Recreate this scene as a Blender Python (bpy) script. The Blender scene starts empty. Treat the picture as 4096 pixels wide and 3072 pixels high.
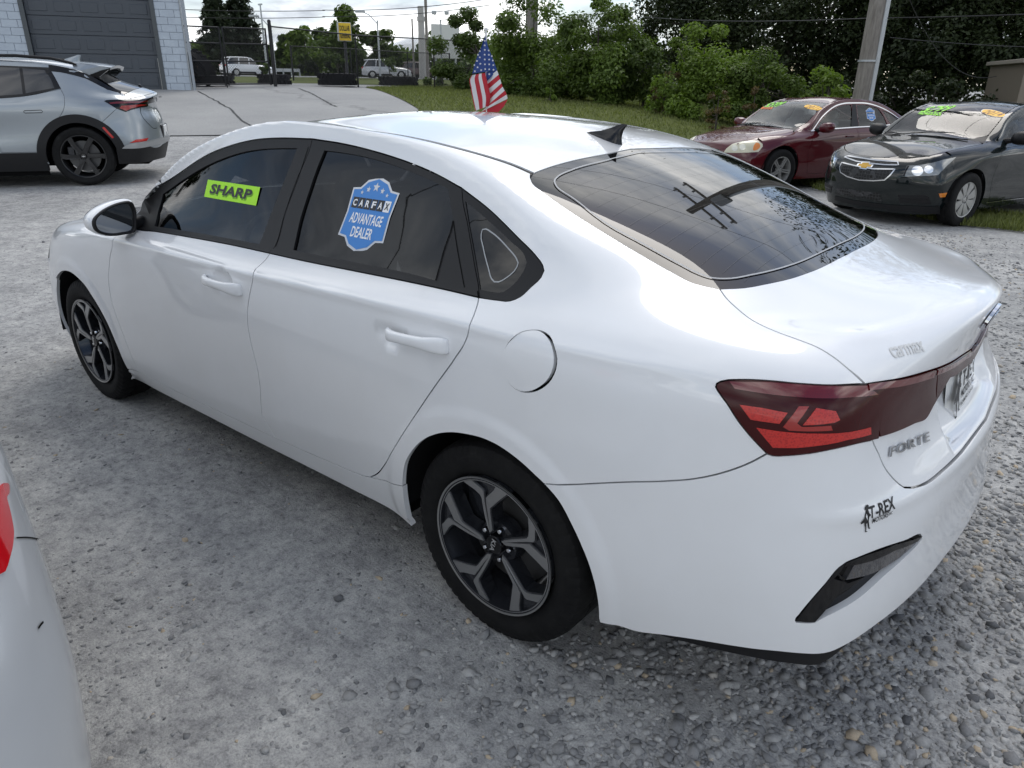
import bpy, bmesh, math, random
import numpy as np
from mathutils import Vector, Matrix
from mathutils.bvhtree import BVHTree
from mathutils.geometry import delaunay_2d_cdt
random.seed(7); rng = np.random.default_rng(7)
scene = bpy.context.scene
COL = scene.collection
R = math.radians
# ------------------------------------------------------------------ camera (solved from the white car's wheels and known size)
FPX, CAMP = 2910.0, np.array([-1.1621, 2.1733, 1.5333])
YAW, PITCH, ROLL = -0.8756, 0.3910, 0.0107
_f = np.array([math.cos(PITCH)*math.cos(YAW), math.cos(PITCH)*math.sin(YAW), -math.sin(PITCH)])
_r = np.cross(_f, [0, 0, 1]); _r /= np.linalg.norm(_r); _u = np.cross(_r, _f)
_c, _s = math.cos(ROLL), math.sin(ROLL)
CF, CR, CU = _f, _c*_r + _s*_u, -_s*_r + _c*_u
cd = bpy.data.cameras.new('camera'); cam = bpy.data.objects.new('camera', cd); COL.objects.link(cam)
M = Matrix.Identity(4)
for i in range(3):
    M[i][0], M[i][1], M[i][2], M[i][3] = CR[i], CU[i], -CF[i], CAMP[i]
cam.matrix_world = M
cd.sensor_fit = 'HORIZONTAL'; cd.sensor_width = 36.0; cd.lens = 36.0*FPX/4096.0
cd.clip_start = 0.02; cd.clip_end = 5000
scene.camera = cam
def pray(x, y):                      # photo pixel -> direction
    return CF + CR*((x-2048)/FPX) - CU*((y-1536)/FPX)
def pinv(x, y, ax, val):             # photo pixel -> point on the plane coordinate[ax] = val
    d = pray(x, y); t = (val-CAMP[ax])/d[ax]
    return CAMP + t*d
# ------------------------------------------------------------------ light: veiled sun behind broken cloud
SUN_AZ, SUN_EL = R(-70), R(58)
SUND = Vector((math.cos(SUN_AZ)*math.cos(SUN_EL), math.sin(SUN_AZ)*math.cos(SUN_EL), math.sin(SUN_EL)))
sl = bpy.data.lights.new('sun', 'SUN'); sun = bpy.data.objects.new('sun', sl); COL.objects.link(sun)
sl.energy = 0.7; sl.angle = R(30); sl.color = (1.0, 0.96, 0.90)
sun.rotation_euler = SUND.to_track_quat('Z', 'Y').to_euler(); sun.location = (0, 0, 30)
world = bpy.data.worlds.new('World'); scene.world = world; world.use_nodes = True
wn, wl = world.node_tree.nodes, world.node_tree.links
wn.clear()
def WN(t, **k):
    n = wn.new(t)
    for a, b in k.items(): setattr(n, a, b)
    return n
wout = WN('ShaderNodeOutputWorld')
sky = WN('ShaderNodeTexSky', sky_type='NISHITA', sun_disc=False, sun_elevation=SUN_EL,
         sun_rotation=math.atan2(SUND.x, SUND.y), air_density=1.0, dust_density=1.2, ozone_density=1.0)
bg_sky = WN('ShaderNodeBackground'); bg_sky.inputs[1].default_value = 0.10
wl.new(sky.outputs[0], bg_sky.inputs[0])
tc = WN('ShaderNodeTexCoord')
sep = WN('ShaderNodeSeparateXYZ'); wl.new(tc.outputs['Generated'], sep.inputs[0])
def wmath(op, a, b=None, clamp=False):
    n = WN('ShaderNodeMath', operation=op, use_clamp=clamp)
    for i, v in enumerate((a, b)):
        if v is None: continue
        if isinstance(v, (int, float)): n.inputs[i].default_value = v
        else: wl.new(v, n.inputs[i])
    return n.outputs[0]
zc = wmath('ADD', wmath('ABSOLUTE', sep.outputs[2]), 0.16)        # project the directions on a cloud layer
comb = WN('ShaderNodeCombineXYZ')
wl.new(wmath('DIVIDE', sep.outputs[0], zc), comb.inputs[0]); wl.new(wmath('DIVIDE', sep.outputs[1], zc), comb.inputs[1])
comb.inputs[2].default_value = 3.7
def wnoise(scale, detail, rough, dist=0.0):
    n = WN('ShaderNodeTexNoise'); n.inputs['Scale'].default_value = scale; n.inputs['Detail'].default_value = detail
    n.inputs['Roughness'].default_value = rough; n.inputs['Distortion'].default_value = dist
    wl.new(comb.outputs[0], n.inputs['Vector']); return n.outputs[0]
def wramp(src, stops):
    r = WN('ShaderNodeValToRGB'); cr = r.color_ramp
    while len(cr.elements) < len(stops): cr.elements.new(0.5)
    for e, (p, c) in zip(cr.elements, stops): e.position = p; e.color = (*c, 1) if len(c) == 3 else c
    wl.new(src, r.inputs[0]); return r
cover = wramp(wnoise(0.75, 8, 0.58, 0.25), [(0.40, (0, 0, 0)), (0.54, (1, 1, 1))])
shade = wramp(wnoise(1.15, 9, 0.60, 0.35), [(0.34, (0.26, 0.29, 0.34)), (0.46, (0.58, 0.62, 0.67)), (0.57, (1.08, 1.09, 1.10)), (0.68, (1.7, 1.68, 1.64))])
bg_cl = WN('ShaderNodeBackground'); bg_cl.inputs[1].default_value = 1.0
wl.new(shade.outputs[0], bg_cl.inputs[0])
mixw = WN('ShaderNodeMixShader')
wl.new(cover.outputs[0], mixw.inputs[0]); wl.new(bg_sky.outputs[0], mixw.inputs[1]); wl.new(bg_cl.outputs[0], mixw.inputs[2])
wl.new(mixw.outputs[0], wout.inputs[0])
vs = scene.view_settings
vs.view_transform = 'Standard'; vs.look = 'None'; vs.gamma = 1.0; vs.exposure = 0.70; vs.use_curve_mapping = False
scene.render.engine = 'CYCLES'
scene.cycles.use_denoising = True
scene.cycles.max_bounces = 8; scene.cycles.transparent_max_bounces = 16
scene.cycles.caustics_reflective = False; scene.cycles.caustics_refractive = False
# ------------------------------------------------------------------ materials
def nm(name):
    m = bpy.data.materials.new(name); m.use_nodes = True
    nt = m.node_tree; b = nt.nodes['Principled BSDF']
    return m, nt, b
def mat(name, col, rough=0.5, metal=0.0, coat=0.0, spec=0.5, **kw):
    m, nt, b = nm(name)
    b.inputs['Base Color'].default_value = (*col, 1); b.inputs['Roughness'].default_value = rough
    b.inputs['Metallic'].default_value = metal; b.inputs['Coat Weight'].default_value = coat
    b.inputs['Coat Roughness'].default_value = kw.get('coat_rough', 0.03)
    b.inputs['Specular IOR Level'].default_value = spec
    if 'emit' in kw:
        b.inputs['Emission Color'].default_value = (*kw['emit'], 1); b.inputs['Emission Strength'].default_value = kw.get('estr', 1)
    return m
def N(nt, t, **k):
    n = nt.nodes.new(t)
    for a, b in k.items(): setattr(n, a, b)
    return n
def noise(nt, vec, scale, detail=4, rough=0.55, dist=0.0):
    n = N(nt, 'ShaderNodeTexNoise'); n.inputs['Scale'].default_value = scale; n.inputs['Detail'].default_value = detail
    n.inputs['Roughness'].default_value = rough; n.inputs['Distortion'].default_value = dist
    if vec is not None: nt.links.new(vec, n.inputs['Vector'])
    return n.outputs[0]
def ramp(nt, src, stops, interp='LINEAR'):
    r = N(nt, 'ShaderNodeValToRGB'); cr = r.color_ramp; cr.interpolation = interp
    while len(cr.elements) < len(stops): cr.elements.new(0.5)
    for e, (p, c) in zip(cr.elements, stops): e.position = p; e.color = (*c, 1) if len(c) == 3 else c
    nt.links.new(src, r.inputs[0]); return r.outputs[0]
def mixc(nt, fac, a, b, mode='MIX'):
    n = N(nt, 'ShaderNodeMix', data_type='RGBA', blend_type=mode)
    for v, s in ((fac, n.inputs[0]), (a, n.inputs[6]), (b, n.inputs[7])):
        if isinstance(v, (int, float)): s.default_value = v
        elif isinstance(v, tuple): s.default_value = (*v, 1) if len(v) == 3 else v
        else: nt.links.new(v, s)
    return n.outputs[2]
def mth(nt, op, a, b=None, clamp=False):
    n = N(nt, 'ShaderNodeMath', operation=op, use_clamp=clamp)
    for i, v in enumerate((a, b)):
        if v is None: continue
        if isinstance(v, (int, float)): n.inputs[i].default_value = v
        else: nt.links.new(v, n.inputs[i])
    return n.outputs[0]
def bump(nt, b, h, strength=0.3, dist=0.01):
    n = N(nt, 'ShaderNodeBump'); n.inputs['Strength'].default_value = strength; n.inputs['Distance'].default_value = dist
    nt.links.new(h, n.inputs['Height']); nt.links.new(n.outputs[0], b.inputs['Normal']); return n
def opos(nt):
    return N(nt, 'ShaderNodeTexCoord').outputs['Object']
def wpos(nt):
    return N(nt, 'ShaderNodeNewGeometry').outputs['Position']
# ------------------------------------------------------------------ objects
def tag(o, label=None, cat=None, group=None, kind=None):
    if label: o['label'] = label
    if cat: o['category'] = cat
    if group: o['group'] = group
    if kind: o['kind'] = kind
    return o
def empty(name, loc=(0, 0, 0), rz=0.0, label=None, cat=None, group=None):
    o = bpy.data.objects.new(name, None); COL.objects.link(o)
    o.location = loc; o.rotation_euler = (0, 0, rz); o.empty_display_size = 0.1
    return tag(o, label, cat, group)
def mesh_obj(name, verts, faces, m=None, parent=None, smooth=False, mats=None, fm=None):
    me = bpy.data.meshes.new(name)
    me.from_pydata([tuple(v) for v in verts], [], [tuple(f) for f in faces])
    for x in (mats or ([m] if m else [])): me.materials.append(x)
    if fm is not None: me.polygons.foreach_set('material_index', list(fm))
    if smooth: me.polygons.foreach_set('use_smooth', [True]*len(me.polygons))
    me.update()
    o = bpy.data.objects.new(name, me); COL.objects.link(o)
    if parent: o.parent = parent
    return o
class MB:                                        # collects simple shapes, builds ONE mesh
    def __init__(s): s.v = []; s.f = []; s.m = []; s.cur = 0
    def add(s, vs, fs):
        o = len(s.v); s.v += [tuple(map(float, v)) for v in vs]; s.f += [tuple(i+o for i in f) for f in fs]; s.m += [s.cur]*len(fs)
    def box(s, c, d, rz=0.0, bev=0.0):
        x, y, z = d[0]/2, d[1]/2, d[2]/2
        ca, sa = math.cos(rz), math.sin(rz)
        if bev <= 0:
            vs = [(-x, -y, -z), (x, -y, -z), (x, y, -z), (-x, y, -z), (-x, -y, z), (x, -y, z), (x, y, z), (-x, y, z)]
            fs = [(3, 2, 1, 0), (4, 5, 6, 7), (0, 1, 5, 4), (1, 2, 6, 5), (2, 3, 7, 6), (3, 0, 4, 7)]
        else:
            b = min(bev, x*.9, y*.9, z*.9)
            bm = bmesh.new(); bmesh.ops.create_cube(bm, size=1)
            for v in bm.verts: v.co = Vector((v.co.x*2*x, v.co.y*2*y, v.co.z*2*z))
            bmesh.ops.bevel(bm, geom=bm.edges[:], offset=b, segments=1, affect='EDGES')
            bm.verts.index_update()
            vs = [v.co[:] for v in bm.verts]; fs = [[v.index for v in f.verts] for f in bm.faces]; bm.free()
        s.add([(c[0]+ca*a-sa*b, c[1]+sa*a+ca*b, c[2]+h) for a, b, h in vs], fs)
    def tube(s, pts, r, n=8, cap=True):
        pts = [Vector(p) for p in pts]; k = len(pts)
        rs = r if isinstance(r, (list, tuple)) else [r]*k
        vs = []; up = None
        for i, p in enumerate(pts):
            t = (pts[min(i+1, k-1)]-pts[max(i-1, 0)]).normalized()
            if up is None: up = Vector((0, 0, 1)) if abs(t.z) < .9 else Vector((1, 0, 0))
            a = t.cross(up).normalized(); b = a.cross(t); up = b
            for j in range(n):
                th = 2*math.pi*j/n; vs.append(p+(a*math.cos(th)+b*math.sin(th))*rs[i])
        fs = [(i*n+j, i*n+(j+1) % n, (i+1)*n+(j+1) % n, (i+1)*n+j) for i in range(k-1) for j in range(n)]
        if cap: fs += [tuple(range(n-1, -1, -1)), tuple((k-1)*n+j for j in range(n))]
        s.add(vs, fs)
    def lathe(s, prof, n=32, axis='y', c=(0, 0, 0), close=False):
        vs = []; k = len(prof)
        for i in range(n):
            th = 2*math.pi*i/n; ca, sa = math.cos(th), math.sin(th)
            for r, h in prof:
                p = (r*ca, h, r*sa) if axis == 'y' else (r*ca, r*sa, h)
                vs.append((c[0]+p[0], c[1]+p[1], c[2]+p[2]))
        kk = k if close else k-1
        fs = [(i*k+j, ((i+1) % n)*k+j, ((i+1) % n)*k+(j+1) % k, i*k+(j+1) % k) for i in range(n) for j in range(kk)]
        s.add(vs, fs)
    def prism(s, poly, h0, h1, fn):              # 2-D polygon extruded between h0 and h1; fn(x, y, h) -> point
        n = len(poly)
        vs = [fn(x, y, h0) for x, y in poly]+[fn(x, y, h1) for x, y in poly]
        s.add(vs, [tuple(range(n-1, -1, -1)), tuple(range(n, 2*n))]+[(i, (i+1) % n, n+(i+1) % n, n+i) for i in range(n)])
    def build(s, name, m, parent=None, smooth=False):
        mats = m if isinstance(m, list) else [m]
        o = mesh_obj(name, s.v, s.f, None, parent, False, mats, s.m if len(mats) > 1 else None)
        if smooth:
            o.data.polygons.foreach_set('use_smooth', [True]*len(o.data.polygons))
            o.data.set_sharp_from_angle(angle=R(smooth if smooth is not True else 38))
        return o
def copy_tree(o, parent=None):
    c = o.copy(); COL.objects.link(c); c.parent = parent
    for ch in list(o.children): copy_tree(ch, c)
    return c
def crv(pts, n, closed=False):                   # Catmull-Rom (centripetal-free) through 2-D/3-D points
    pts = [np.array(p, float) for p in pts]
    if len(pts) == 2: return [pts[0]+(pts[1]-pts[0])*t for t in np.linspace(0, 1, max(2, n))]
    out = []; k = len(pts); segs = k if closed else k-1
    L = [np.linalg.norm(pts[(i+1) % k]-pts[i]) for i in range(segs)]; T = sum(L)
    for i in range(segs):
        p1, p2 = pts[i], pts[(i+1) % k]
        p0 = pts[i-1] if (i > 0 or closed) else 2*p1-p2
        p3 = pts[(i+2) % k] if (i+2 < k or closed) else 2*p2-p1
        d = max(L[i], 1e-6); d0 = max(np.linalg.norm(p1-p0), 1e-6); d2 = max(np.linalg.norm(p3-p2), 1e-6)
        m1 = ((p2-p1)/d*d0+(p1-p0)/d0*d)/(d+d0)*d
        m2 = ((p3-p2)/d2*d+(p2-p1)/d*d2)/(d+d2)*d
        q = max(1, int(round(n*L[i]/T)))
        for t in np.arange(q)/q:
            out.append((2*t**3-3*t*t+1)*p1+(t**3-2*t*t+t)*m1+(-2*t**3+3*t*t)*p2+(t**3-t*t)*m2)
    if not closed: out.append(pts[-1])
    return out
def pch(knots, x):                               # smooth interpolation of tabulated rows, knots sorted by first value
    k = sorted(knots); xs = np.array([q[0] for q in k]); ys = np.array([q[1:] for q in k], float)
    if len(k) == 1: return ys[0]
    h = np.diff(xs); d = np.diff(ys, axis=0)/h[:, None]; m = np.zeros_like(ys)
    m[0], m[-1] = d[0], d[-1]
    for i in range(1, len(k)-1):
        m[i] = (d[i-1]*h[i]+d[i]*h[i-1])/(h[i]+h[i-1])
        s = (d[i-1]*d[i]) <= 0; m[i] = np.where(s, 0, m[i])
    x = min(max(x, xs[0]), xs[-1]); i = min(max(int(np.searchsorted(xs, x))-1, 0), len(h)-1)
    t = (x-xs[i])/h[i]
    return (2*t**3-3*t*t+1)*ys[i]+(t**3-2*t*t+t)*m[i]*h[i]+(-2*t**3+3*t*t)*ys[i+1]+(t**3-t*t)*m[i+1]*h[i]
def in_poly(pts, poly):                          # vectorised even-odd test
    pts = np.asarray(pts); poly = np.asarray(poly); x, y = pts[:, 0], pts[:, 1]
    c = np.zeros(len(pts), bool); j = len(poly)-1
    for i in range(len(poly)):
        xi, yi = poly[i]; xj, yj = poly[j]
        if yi != yj: c ^= ((yi > y) != (yj > y)) & (x < (xj-xi)*(y-yi)/(yj-yi)+xi)
        j = i
    return c
def seg_dist(pts, poly):
    pts = np.asarray(pts); a = np.asarray(poly); b = np.roll(a, -1, 0); best = np.full(len(pts), 1e9)
    for p, q in zip(a, b):
        d = q-p; L = d@d
        t = np.clip(((pts-p)@d)/L, 0, 1) if L > 0 else np.zeros(len(pts))
        best = np.minimum(best, np.hypot(*(pts-p-t[:, None]*d).T))
    return best
def area2(poly):
    a = np.asarray(poly); b = np.roll(a, -1, 0); return float(np.sum(a[:, 0]*b[:, 1]-b[:, 0]*a[:, 1]))/2
def inset(poly, g):
    a = np.asarray(poly, float)
    keep = [i for i in range(len(a)) if np.hypot(*(a[i]-a[i-1])) > 1e-5]; a = a[keep]
    if area2(a) < 0: a = a[::-1]
    if g == 0: return a
    e = np.roll(a, -1, 0)-a; e /= np.hypot(*e.T)[:, None]; n = np.stack([-e[:, 1], e[:, 0]], 1); n0 = np.roll(n, 1, 0)
    m = n+n0; s = np.maximum((m*m).sum(1), 0.8); return a+m*(2*g/s)[:, None]
# ------------------------------------------------------------------ car bodies: a smooth master surface, cut into panels
class Body:
    """rows: 7 side rows (bottom..belt) + 3 top rows; every control point lies ON the surface (solved)."""
    def __init__(s, st, side, front, rear, top, level=4, T=None, crease=()):
        ns = len(st); V = []; idx = {}
        def put(key, p):
            idx[key] = len(V); V.append(np.array(p, float))
        nr = len(side)
        for r in range(nr):
            for k in range(3): put((r, k), front[r][2-k])                 # front centre .. front corner
            for i, u in enumerate(st):
                if i == ns-1 and len(rear[r]) == 4: put((r, 3+i), rear[r][0]); continue
                if i == 0 and len(front[r]) == 4: put((r, 3+i), front[r][3]); continue
                v, w = pch(side[r], u); put((r, 3+i), (u, v, w))
            for k in range(3): put((r, 3+ns+k), rear[r][-3+k])
        for t in range(3):
            for i in range(1, ns-1):
                v, w = top[t][i-1]; put((nr+t, 3+i), (st[i], v, w))
        nc = ns+6
        def at(r, c):
            if r < nr: return idx[(r, c)]
            t = r-nr
            if c == 3: return idx[(nr-1, 2-t)]
            if c == 2+ns: return idx[(nr-1, 3+ns+t)]
            return idx[(r, c)]
        F = []
        for r in range(nr-1):
            for c in range(nc-1): F.append((at(r, c), at(r, c+1), at(r+1, c+1), at(r+1, c)))
        for r in range(nr-1, nr+2):
            for c in range(3, 2+ns): F.append((at(r, c), at(r, c+1), at(r+1, c+1), at(r+1, c)))
        cre = {}
        for r, c0, c1, wt in crease:
            for c in range(c0 if c0 >= 0 else nc+c0, (c1 if c1 >= 0 else nc+c1)): cre[frozenset((at(r, c), at(r, c+1)))] = wt
        # mirror
        n = len(V); mir = {}
        W = list(V)
        for i, p in enumerate(V):
            if abs(p[1]) < 1e-6: mir[i] = i
            else: mir[i] = len(W); W.append(p*np.array([1, -1, 1]))
        F2 = F+[tuple(mir[i] for i in reversed(f)) for f in F]
        tgt = np.array(W); cage = tgt.copy()
        me = bpy.data.meshes.new('m'); me.from_pydata([tuple(p) for p in W], [], F2); me.update()
        if cre:
            inv_m = {b: a for a, b in mir.items()}
            at_c = me.attributes.new('crease_edge', 'FLOAT', 'EDGE')
            for e in me.edges:
                a, b = (inv_m.get(q, q) for q in e.vertices)
                at_c.data[e.index].value = cre.get(frozenset((a, b)), 0.0)
        ob = bpy.data.objects.new('m', me); COL.objects.link(ob)
        mod = ob.modifiers.new('s', 'SUBSURF'); mod.levels = 1; mod.render_levels = 1
        dg = bpy.context.evaluated_depsgraph_get()
        for it in range(5):
            me.vertices.foreach_set('co', cage.ravel()); me.update(); ob.update_tag(); dg.update()
            ev = ob.evaluated_get(dg).data
            co = np.empty(len(ev.vertices)*3); ev.vertices.foreach_get('co', co); co = co.reshape(-1, 3)[:len(W)]
            cage += (tgt-co)*0.8
        mod.levels = level
        me.vertices.foreach_set('co', cage.ravel()); me.update(); ob.update_tag(); dg.update()
        ev = ob.evaluated_get(dg).data
        nv = len(ev.vertices); co = np.empty(nv*3); ev.vertices.foreach_get('co', co); s.co = co.reshape(-1, 3)
        no = np.empty(nv*3); ev.vertices.foreach_get('normal', no); s.no = no.reshape(-1, 3)
        q = np.empty(len(ev.loops), int); ev.loops.foreach_get('vertex_index', q); q = q.reshape(-1, 4)
        s.quads = q
        c = s.co.mean(0)                                                   # normals outward
        if np.mean(np.sum(s.no*(s.co-c), 1)) < 0: s.no = -s.no; s.flip = True
        else: s.flip = False
        s.tri = np.concatenate([q[:, [0, 1, 2]], q[:, [0, 2, 3]]])
        s.bvh = BVHTree.FromPolygons(s.co.tolist(), s.tri.tolist())
        bpy.data.objects.remove(ob)
        s.T = T if T is not None else Matrix.Identity(4)                   # car space -> world
        s.Ti = s.T.inverted()
        s.disp = None
        s.w0, s.cu, s.ru, s.tu, s.tw = 0.55, 1.2, -0.2, -0.5, 0.72
    def smooth_n(s, hit, tri):
        i0, i1, i2 = s.tri[tri]; a, b, c = s.co[i0], s.co[i1], s.co[i2]; p = np.array(hit)
        v0, v1, v2 = b-a, c-a, p-a
        d00, d01, d11, d20, d21 = v0@v0, v0@v1, v1@v1, v2@v0, v2@v1
        D = d00*d11-d01*d01
        if abs(D) < 1e-14: return s.no[i0]
        y = (d11*d20-d01*d21)/D; z = (d00*d21-d01*d20)/D
        n = s.no[i0]*(1-y-z)+s.no[i1]*y+s.no[i2]*z
        return n/np.linalg.norm(n)
    def cast(s, o, d):
        h = s.bvh.ray_cast(Vector(o), Vector(d))
        if h[0] is None: return None
        return np.array(h[0]), s.smooth_n(h[0], h[2])
    def pix(s, x, y):                             # photo pixel -> point on the body (car space)
        o = s.Ti @ Vector(CAMP); d = (s.Ti.to_3x3() @ Vector(pray(x, y))).normalized()
        h = s.bvh.ray_cast(o, d)
        if h[0] is None:
            # just off the silhouette: nearest surface point to the ray
            best = None
            for t in np.linspace(0.3, 30, 900):
                q = s.bvh.find_nearest(o+d*t)
                if q[0] is not None and (best is None or q[3] < best[1]): best = (q[0], q[3])
            return np.array(best[0])
        return np.array(h[0])
    # --- domains: 2-D charts of the body, each a family of rays
    def dray(s, dom, a, b):
        if dom == 'side':
            f = b/0.85; return (a, 0, s.w0), (0, math.cos(f), math.sin(f))
        if dom == 'rear':
            f = a/0.85; return (s.ru, 0, b), (-math.cos(f), math.sin(f), 0)
        if dom == 'front':
            f = a/0.85; return (s.fu, 0, b), (math.cos(f), math.sin(f), 0)
        if dom == 'tail':
            f = b/0.45; return (s.tu, a, s.tw), (-math.cos(f), 0, math.sin(f))
        if dom == 'top':
            return (a, b, 4.0), (0, 0, -1)
    def dinv(s, dom, p):
        if dom == 'side': return (p[0], 0.85*math.atan2(p[2]-s.w0, p[1]))
        if dom == 'rear': return (0.85*math.atan2(p[1], s.ru-p[0]), p[2])
        if dom == 'front': return (0.85*math.atan2(p[1], p[0]-s.fu), p[2])
        if dom == 'tail': return (p[1], 0.45*math.atan2(p[2]-s.tw, s.tu-p[0]))
        if dom == 'top': return (p[0], p[1])
    def surf(s, dom, a, b, off=0.0, disp=None):
        h = s.cast(*s.dray(dom, a, b))
        if h is None:
            o, d = s.dray(dom, a, b); o = Vector(o); d = Vector(d); best = None
            for t in np.linspace(0, 5, 120):
                q = s.bvh.find_nearest(o+d*t)
                if best is None or q[3] < best[2]: best = (q[0], q[2], q[3])
            p = np.array(best[0]); n = s.smooth_n(best[0], best[1])
        else: p, n = h
        return s.fin(p, n, off, disp)
    def fin(s, p, n, off=0.0, disp=None):
        d0 = off
        if disp is not None:
            e = 0.003; q = disp(p); d0 += q
            g = np.array([(disp(p+np.array(k))-q)/e for k in ((e, 0, 0), (0, e, 0), (0, 0, e))])
            n2 = n-(g-n*(n@g)); n2 /= np.linalg.norm(n2)
            return p+n*d0, n2
        return p+n*d0, n
    # --- outlines: list of segments, every segment a smooth run of photo pixels, corners where segments meet
    def outline(s, dom, segs, step=0.012, space='px', closed_smooth=False):
        out = []
        def tr(q): return s.dinv(dom, s.pix(*q)) if space == 'px' else (s.dinv(dom, np.array(q)) if space == 'uvw' else q)
        if closed_smooth:
            pts = [tr(q) for q in segs]; L = sum(np.hypot(*(np.array(pts[i])-pts[i-1])) for i in range(len(pts)))
            return [tuple(p) for p in crv(pts, int(L/step), True)]
        for sg in segs:
            pts = [q if (len(q) == 3 and q[0] == 'd') else None for q in sg]
            pts = [q[1:] if d is not None else tr(q) for q, d in zip(sg, pts)]
            L = sum(np.hypot(*(np.array(pts[i+1])-pts[i])) for i in range(len(pts)-1))
            c = crv(pts, max(2, int(L/step)))
            out += [tuple(p) for p in c[:-1]]
        return out
    def panel(s, name, dom, poly, m, parent, gap=0.002, holes=(), sp=0.03, off=0.0, flange=0.014, disp=None, mirror=False, hole_gap=None, dense=()):
        """cut the master surface along poly -> mesh object; the rim is turned inward by flange"""
        poly = inset(poly, gap); holes = [inset(h, -(gap if hole_gap is None else hole_gap)) for h in holes]
        loops = [poly]+holes
        lo, hi = poly.min(0), poly.max(0)
        gx, gy = np.meshgrid(np.arange(lo[0]+sp*.5, hi[0], sp), np.arange(lo[1]+sp*.5, hi[1], sp*.9))
        gx[1::2] += sp*.5
        g = np.stack([gx.ravel(), gy.ravel()], 1)
        for fn_, s2 in dense:
            g = g[~fn_(g)]
            hx, hy = np.meshgrid(np.arange(lo[0]+s2*.5, hi[0], s2), np.arange(lo[1]+s2*.5, hi[1], s2*.9)); hx[1::2] += s2*.5
            h2 = np.stack([hx.ravel(), hy.ravel()], 1); h2 = h2[fn_(h2)]; g = np.concatenate([g, h2])
        if len(g):
            ok = in_poly(g, poly)
            for h in holes: ok &= ~in_poly(g, h)
            g = g[ok]
        if len(g):
            d = seg_dist(g, poly)
            for h in holes: d = np.minimum(d, seg_dist(g, h))
            g = g[d > (sp*.35 if not dense else .004)]
        pts = []; ed = []
        for lp in loops:
            o = len(pts); k = len(lp); pts += [tuple(q) for q in lp]; ed += [(o+i, o+(i+1) % k) for i in range(k)]
        nb = len(pts); pts += [tuple(q) for q in g]
        res = delaunay_2d_cdt([Vector(q) for q in pts], ed, [], 0, 1e-7)
        vv = np.array([q[:] for q in res[0]]); tri = [tuple(f) for f in res[2]]
        if not tri: return None
        ta = np.array(tri); cen = vv[ta].mean(1); ok = in_poly(cen, poly)
        for h in holes: ok &= ~in_poly(cen, h)
        ta = ta[ok]
        P = []; Nn = []
        for q in vv:
            p, n = s.surf(dom, q[0], q[1], off, disp); P.append(p); Nn.append(n)
        P = np.array(P); Nn = np.array(Nn)
        # orient
        fn = np.cross(P[ta[:, 1]]-P[ta[:, 0]], P[ta[:, 2]]-P[ta[:, 0]])
        bad = np.sum(fn*Nn[ta[:, 0]], 1) < 0; ta[bad] = ta[bad][:, ::-1]
        used = np.unique(ta); mp = -np.ones(len(P), int); mp[used] = np.arange(len(used))
        P = P[used]; Nn = Nn[used]; ta = mp[ta]
        faces = [tuple(f) for f in ta]; LN = [Nn[i] for f in faces for i in f]
        verts = [p for p in P]
        if flange:
            cnt = {}
            for f in faces:
                for i in range(3): cnt[(f[i], f[(i+1) % 3])] = 1
            be = [e for e in cnt if (e[1], e[0]) not in cnt]
            top = {}; low = {}
            for a, b in be:
                for i in (a, b):
                    if i not in top:
                        top[i] = len(verts); verts.append(P[i]); low[i] = len(verts); verts.append(P[i]-Nn[i]*flange)
            for a, b in be:
                f = (top[b], top[a], low[a], low[b]); faces.append(f)
                fnn = np.cross(verts[f[1]]-verts[f[0]], verts[f[3]]-verts[f[0]]); L = np.linalg.norm(fnn); fnn = fnn/L if L > 0 else Nn[a]
                LN += [fnn]*4
        objs = []
        for sgn in ((-1,) if mirror == 'right' else (1, -1) if mirror else (1,)):
            vs = np.array(verts)*np.array([1, sgn, 1]); ln = np.array(LN)*np.array([1, sgn, 1])
            fs = faces
            if sgn < 0:
                fs = []; l2 = []; k = 0
                for f in faces:
                    fs.append(f[::-1]); l2 += list(ln[k:k+len(f)][::-1]); k += len(f)
                ln = l2
            o = mesh_obj(name, vs, fs, m, parent, True)
            o.data.normals_split_custom_set([tuple(q) for q in ln])
            objs.append(o)
        return objs[0] if len(objs) == 1 else objs
    def ribbon(s, name, dom, line, width, m, parent, off=0.001, closed=False, mirror=False, h=0.0):
        """narrow strip laid on the body along a chart polyline"""
        a = np.array(line, float); k = len(a)
        t = np.roll(a, -1, 0)-np.roll(a, 1, 0)
        if not closed: t[0] = a[1]-a[0]; t[-1] = a[-1]-a[-2]
        t /= np.maximum(np.hypot(*t.T), 1e-9)[:, None]; n = np.stack([-t[:, 1], t[:, 0]], 1)*width/2
        vs = []
        for q, d in zip(a, n):
            for e in (q-d, q+d): vs.append(s.surf(dom, e[0], e[1], off)[0])
        fs = [(2*i, 2*((i+1) % k), 2*((i+1) % k)+1, 2*i+1) for i in range(k if closed else k-1)]
        out = []
        for sgn in ((1, -1) if mirror else (1,)):
            out.append(mesh_obj(name, [np.array(v)*np.array([1, sgn, 1]) for v in vs], fs, m, parent, True))
        return out[0] if len(out) == 1 else out
    def shell(s, name, m, parent, inner, drop):   # dark inner skin seen through the gaps
        co = s.co-s.no*inner; cen = s.co[s.quads].mean(1)
        keep = ~drop(cen); q = s.quads[keep]
        return mesh_obj(name, co, [tuple(f[::-1]) if s.flip else tuple(f) for f in q], m, parent, True)
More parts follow.
